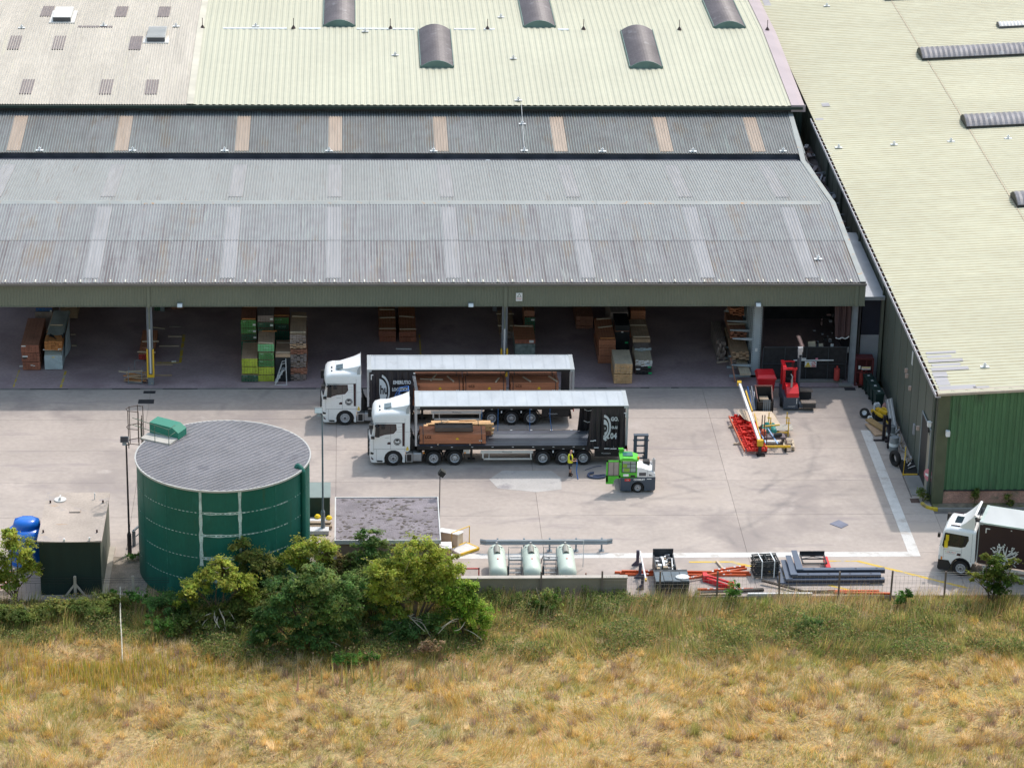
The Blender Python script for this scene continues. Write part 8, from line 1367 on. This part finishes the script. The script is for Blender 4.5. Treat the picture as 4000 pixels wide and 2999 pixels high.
for nm, lb, b_, cl_, cc_ in (('bush', 'rounded mid green bush low down between the rounded tree and the big dark tree', (-5.3, 158.6), [(0, 0, .9, 1.3, .9, .9, 0), (1.0, .2, 1.5, 1.0, .8, .8, 1), (-.9, 0, 1.2, .9, .8, .8, 2)], OL), ('bush', 'dense green bush in front of the hut between the two big trees', (1.2, 158.6), [(0, 0, 1.0, 1.4, 1.0, 1.0, 0), (-.9, .3, 1.9, 1.1, .9, 1.0, 1), (.8, .4, 1.8, 1.1, .9, 1.0, 0), (0, .6, 2.6, .9, .8, .7, 2)], DG), ('bush', 'low dark bush under the tall yellow green tree', (3.6, 156.3), [(0, 0, .7, 1.5, .8, .7, 0), (1.1, .1, 1.0, 1.0, .8, .8, 1), (-1.2, 0, .8, 1.0, .8, .8, 0)], DG), ('bush', 'green bush filling the gap at the hut corner by the low wall', (5.6, 159.6), [(0, 0, 1.2, 1.0, .8, 1.0, 1), (-.7, .2, 2.0, .9, .7, .9, 0), (.2, 0, 2.6, .6, .5, .6, 1)], YG), ('bush', 'shadowy low bush at the foot of the water tank, right side', (-3.9, 160.2), [(0, 0, 1.2, 1.2, .8, 1.0, 0), (1.2, .1, 1.6, 1.1, .8, .9, 1)], DG), ('bush', 'light green bush hiding the front wall of the hut', (2.6, 161.3), [(0, 0, 1.6, 1.1, .6, .9, 0), (-1.1, 0, 2.0, .9, .6, .8, 1), (1.0, 0, 1.9, .9, .6, .8, 2), (.2, 0, 2.6, .8, .5, .5, 1)], BG), ('bush', 'yellowing bush in front of the left hut corner', (-.6, 161.3), [(0, 0, 1.5, .9, .6, .9, 0), (.5, 0, 2.4, .8, .5, .6, 1), (-.6, 0, 2.3, .6, .5, .6, 2)], OL), ('thicket', 'green weed thicket left of the leaning pole', (-15.2, 159.3), [(0, 0, .6, 1.3, .9, .6, 1), (1.4, .3, .7, 1.0, .8, .6, 0), (-1.5, .2, .5, 1.0, .8, .5, 2)], OL), ('thicket', 'tangled green thicket at the far left edge below the bushy tree', (-19.5, 158.6), [(0, 0, .6, 1.4, .9, .55, 1), (1.6, .2, .5, 1.1, .8, .5, 0), (-1.3, 0, .5, .9, .8, .5, 0)], OL), ('thicket', 'green nettle thicket right of the leaning pole', (-10.4, 159.0), [(0, 0, .8, 1.3, .9, .8, 0), (1.3, .2, .7, 1.0, .8, .7, 1)], DG), ('bush', 'olive skirt of leaves under the rounded tree', (-8.6, 158.0), [(0, 0, .8, 1.2, .8, .7, 0), (1.7, .1, .9, 1.1, .8, .8, 1)], OL)):
    plant(nm, lb, 'bush', b_, cl_, cc_, nsub=40, nleaf=100, twigs=5, trunk=.08, group=GR)
plant('leafy_tree', 'light yellow green tree top behind the big dark tree, right of the tank', 'tree', (-2.5, 161.0), [(0, 0, 3.2, 1.3, 1.0, 1.0, 1), (-.9, 0, 2.7, .9, .8, .8, 0), (.9, 0, 3.6, .8, .8, .7, 1), (.3, 0, 2.0, 1.2, .8, .8, 2)], YG, group=GR)
plant('leafy_tree', 'dark narrow tree rising against the mossy hut roof', 'tree', (.75, 161.8), [(0, 0, 2.6, .8, .7, .9, 0), (.3, 0, 3.4, .7, .6, .7, 1), (-.4, 0, 1.7, .8, .7, .8, 0), (1.0, 0, 2.9, .55, .5, .5, 2)], DG, group=GR); plant('dry_bush', 'thin brownish bush with dry leaves at the hut corner', 'bush', (-1.2, 161.3), [(0, 0, 2.6, .7, .6, .9, 0), (.9, 0, 2.3, .7, .6, .7, 1), (-.2, 0, 3.4, .5, .5, .6, 2)], [(.30, .22, .10), (.24, .20, .09), (.20, .21, .06)], nleaf=40, twigs=10, group=GR)
plant('leafy_tree', 'tall yellow green tree right of the big dark one with bare dead branches', 'tree', (3.4, 157.3), [(-1.4, 0, 3.8, 1.1, 1.0, 1.0, 1), (.3, .3, 4.9, 1.4, 1.1, 1.0, 1), (1.7, .3, 4.2, 1.1, 1.0, 1.1, 0), (-.6, -.2, 2.6, 1.2, 1.0, 1.0, 1), (1.2, -.2, 2.9, 1.1, .9, 1.0, 2), (-1.9, 0, 2.6, .8, .8, .7, 0), (.3, .1, 3.8, 1.0, .9, .9, 0), (2.4, .2, 3.3, .7, .7, .8, 0), (-.9, -.3, 1.5, .8, .7, .6, 2)], YG, nleaf=80, trunk=.18, bare=14, twigs=9, group=GR)
plant('leafy_tree', 'bright green bushy tree at the right end of the tree group', 'tree', (6.2, 156.6), [(0, 0, 2.5, 1.0, .9, 1.0, 0), (.7, 0, 1.5, 1.0, .9, 1.0, 1), (-.4, -.1, 1.4, .9, .8, .9, 2), (.2, 0, 3.2, .7, .7, .6, 1), (1.1, 0, .8, .6, .6, .6, 0)], BG, nleaf=80, bare=4, group=GR)
plant('sapling', 'bushy young tree in front of the maroon lorry at the right', 'tree', (37.45, 160.5), [(0, 0, 1.6, .75, .6, .75, 2), (.1, 0, 2.5, .55, .5, .6, 0), (-1.1, 0, 1.75, .55, .35, .28, 1), (1.1, 0, 1.5, .6, .5, .35, 0), (.1, -.1, .8, .6, .5, .6, 2), (-.55, 0, 3.0, .25, .22, .35, 1), (1.2, .1, 2.75, .28, .2, .22, 1), (.6, 0, 2.1, .4, .35, .4, 0)], [(.15, .215, .04), (.25, .28, .06), (.085, .15, .03)], leaf=(.04, .09), nsub=60, nleaf=80, twigs=6, trunk=.10)
BL = [(0.125, 0.275, 0.056), (0.175, 0.338, 0.075), (0.088, 0.200, 0.044)]
for nm, lb, b_, cl_, cc_ in (('bramble', 'bright green bramble clump beside the leaning pole', (-12.0, 159.6), [(-1.4, .8, .9, .8, .6, .45, 0), (0, .4, .9, .9, .7, .5, 1), (1.0, .6, .8, .7, .6, .5, 0)], BL), ('bramble', 'green bramble clump lower down right of the leaning pole', (-11.0, 157.3), [(-.3, 0, .7, .9, .7, .6, 1), (.6, 0, .6, .8, .6, .5, 0)], BL), ('shrub', 'pale yellow green feathery shrub below the low concrete wall', (11.2, 159.6), [(0, 0, .7, .8, .6, .5, 1), (.2, 0, 1.2, .5, .4, .35, 1), (-.5, 0, .5, .5, .5, .4, 0)], [(.15, .26, .06), (.27, .31, .09)]), ('shrub', 'small green sapling by a fence post right of the red bracket', (22.0, 160.3), [(0, 0, .8, .5, .4, .5, 0), (.2, 0, 1.3, .4, .35, .4, 1)], BL), ('shrub', 'leafy green weed shrub against the fence near the right', (32.1, 160.0), [(0, 0, .6, .6, .5, .5, 0), (.2, -.2, .9, .35, .3, .4, 2)], BL), ('shrub', 'dark green shrub clump in the rough grass right of centre', (26.0, 156.7), [(0, 0, .5, .9, .7, .5, 2), (.8, .2, .4, .6, .5, .4, 0)], DG),
   ('weed', 'tall weed growing against the brick plinth of the green building', (38.9, 173.7), [(0, 0, .5, .25, .15, .35, 0), (.1, 0, .95, .15, .1, .2, 1)], OL), ('weed', 'straggling weed climbing the brick plinth near the maroon lorry', (41.0, 173.7), [(0, 0, .5, .25, .15, .4, 0), (.3, 0, .2, .3, .2, .2, 1)], OL), ('weed', 'weed tuft at the corner by the no entry sign', (35.9, 174.5), [(0, 0, .25, .35, .3, .25, 0), (-.2, .3, .5, .2, .2, .4, 1)], OL), ('weed', 'weed tuft at the foot of the left lamp post', (-12.9, 166.6), [(0, 0, .2, .5, .4, .2, 0)], BL),
   ('shrub', 'dull green weed clump at the foot of the rounded tree', (-9.3, 157.0), [(0, 0, .6, 1.2, .8, .6, 1), (1.3, .2, .5, .9, .7, .5, 0), (2.4, .1, .6, .8, .7, .6, 1)], OL), ('shrub', 'grey green weed clump between the rounded and dark trees', (-5.2, 156.3), [(0, 0, .6, .8, .7, .6, 2), (.5, -.2, .9, .5, .5, .5, 0)], OL), ('shrub', 'bright leafy clump in front of the big dark tree', (.3, 153.6), [(0, 0, .45, .7, .5, .45, 1), (-.9, .1, .4, .7, .5, .4, 0), (.9, 0, .4, .6, .5, .4, 2)], BL), ('dry_bush', 'reddish brown dry bush in front of the bright green tree', (4.3, 154.2), [(0, 0, .6, .7, .5, .6, 0), (.3, 0, 1.0, .4, .4, .4, 1)], [(.34, .24, .16), (.42, .31, .18)])):
    plant(nm, lb, nm.replace('_', ' '), b_, cl_, cc_, nsub=26, nleaf=55, trunk=.05, twigs=3)
x = rng.uniform(-9, 7.5, 9000); y = rng.uniform(153.6, 161, 9000); k = vnoise(x, y, .4, 81) > .4; x, y = x[k], y[k]; leafcloud('undergrowth', x, y, ground_z(x, y)+.9*rng.random(len(x))**1.5, .04+.06*rng.random(len(x)), mixc((.6+0*x, dkg), (.3+0*x, green), (.2+0*x, brown)))
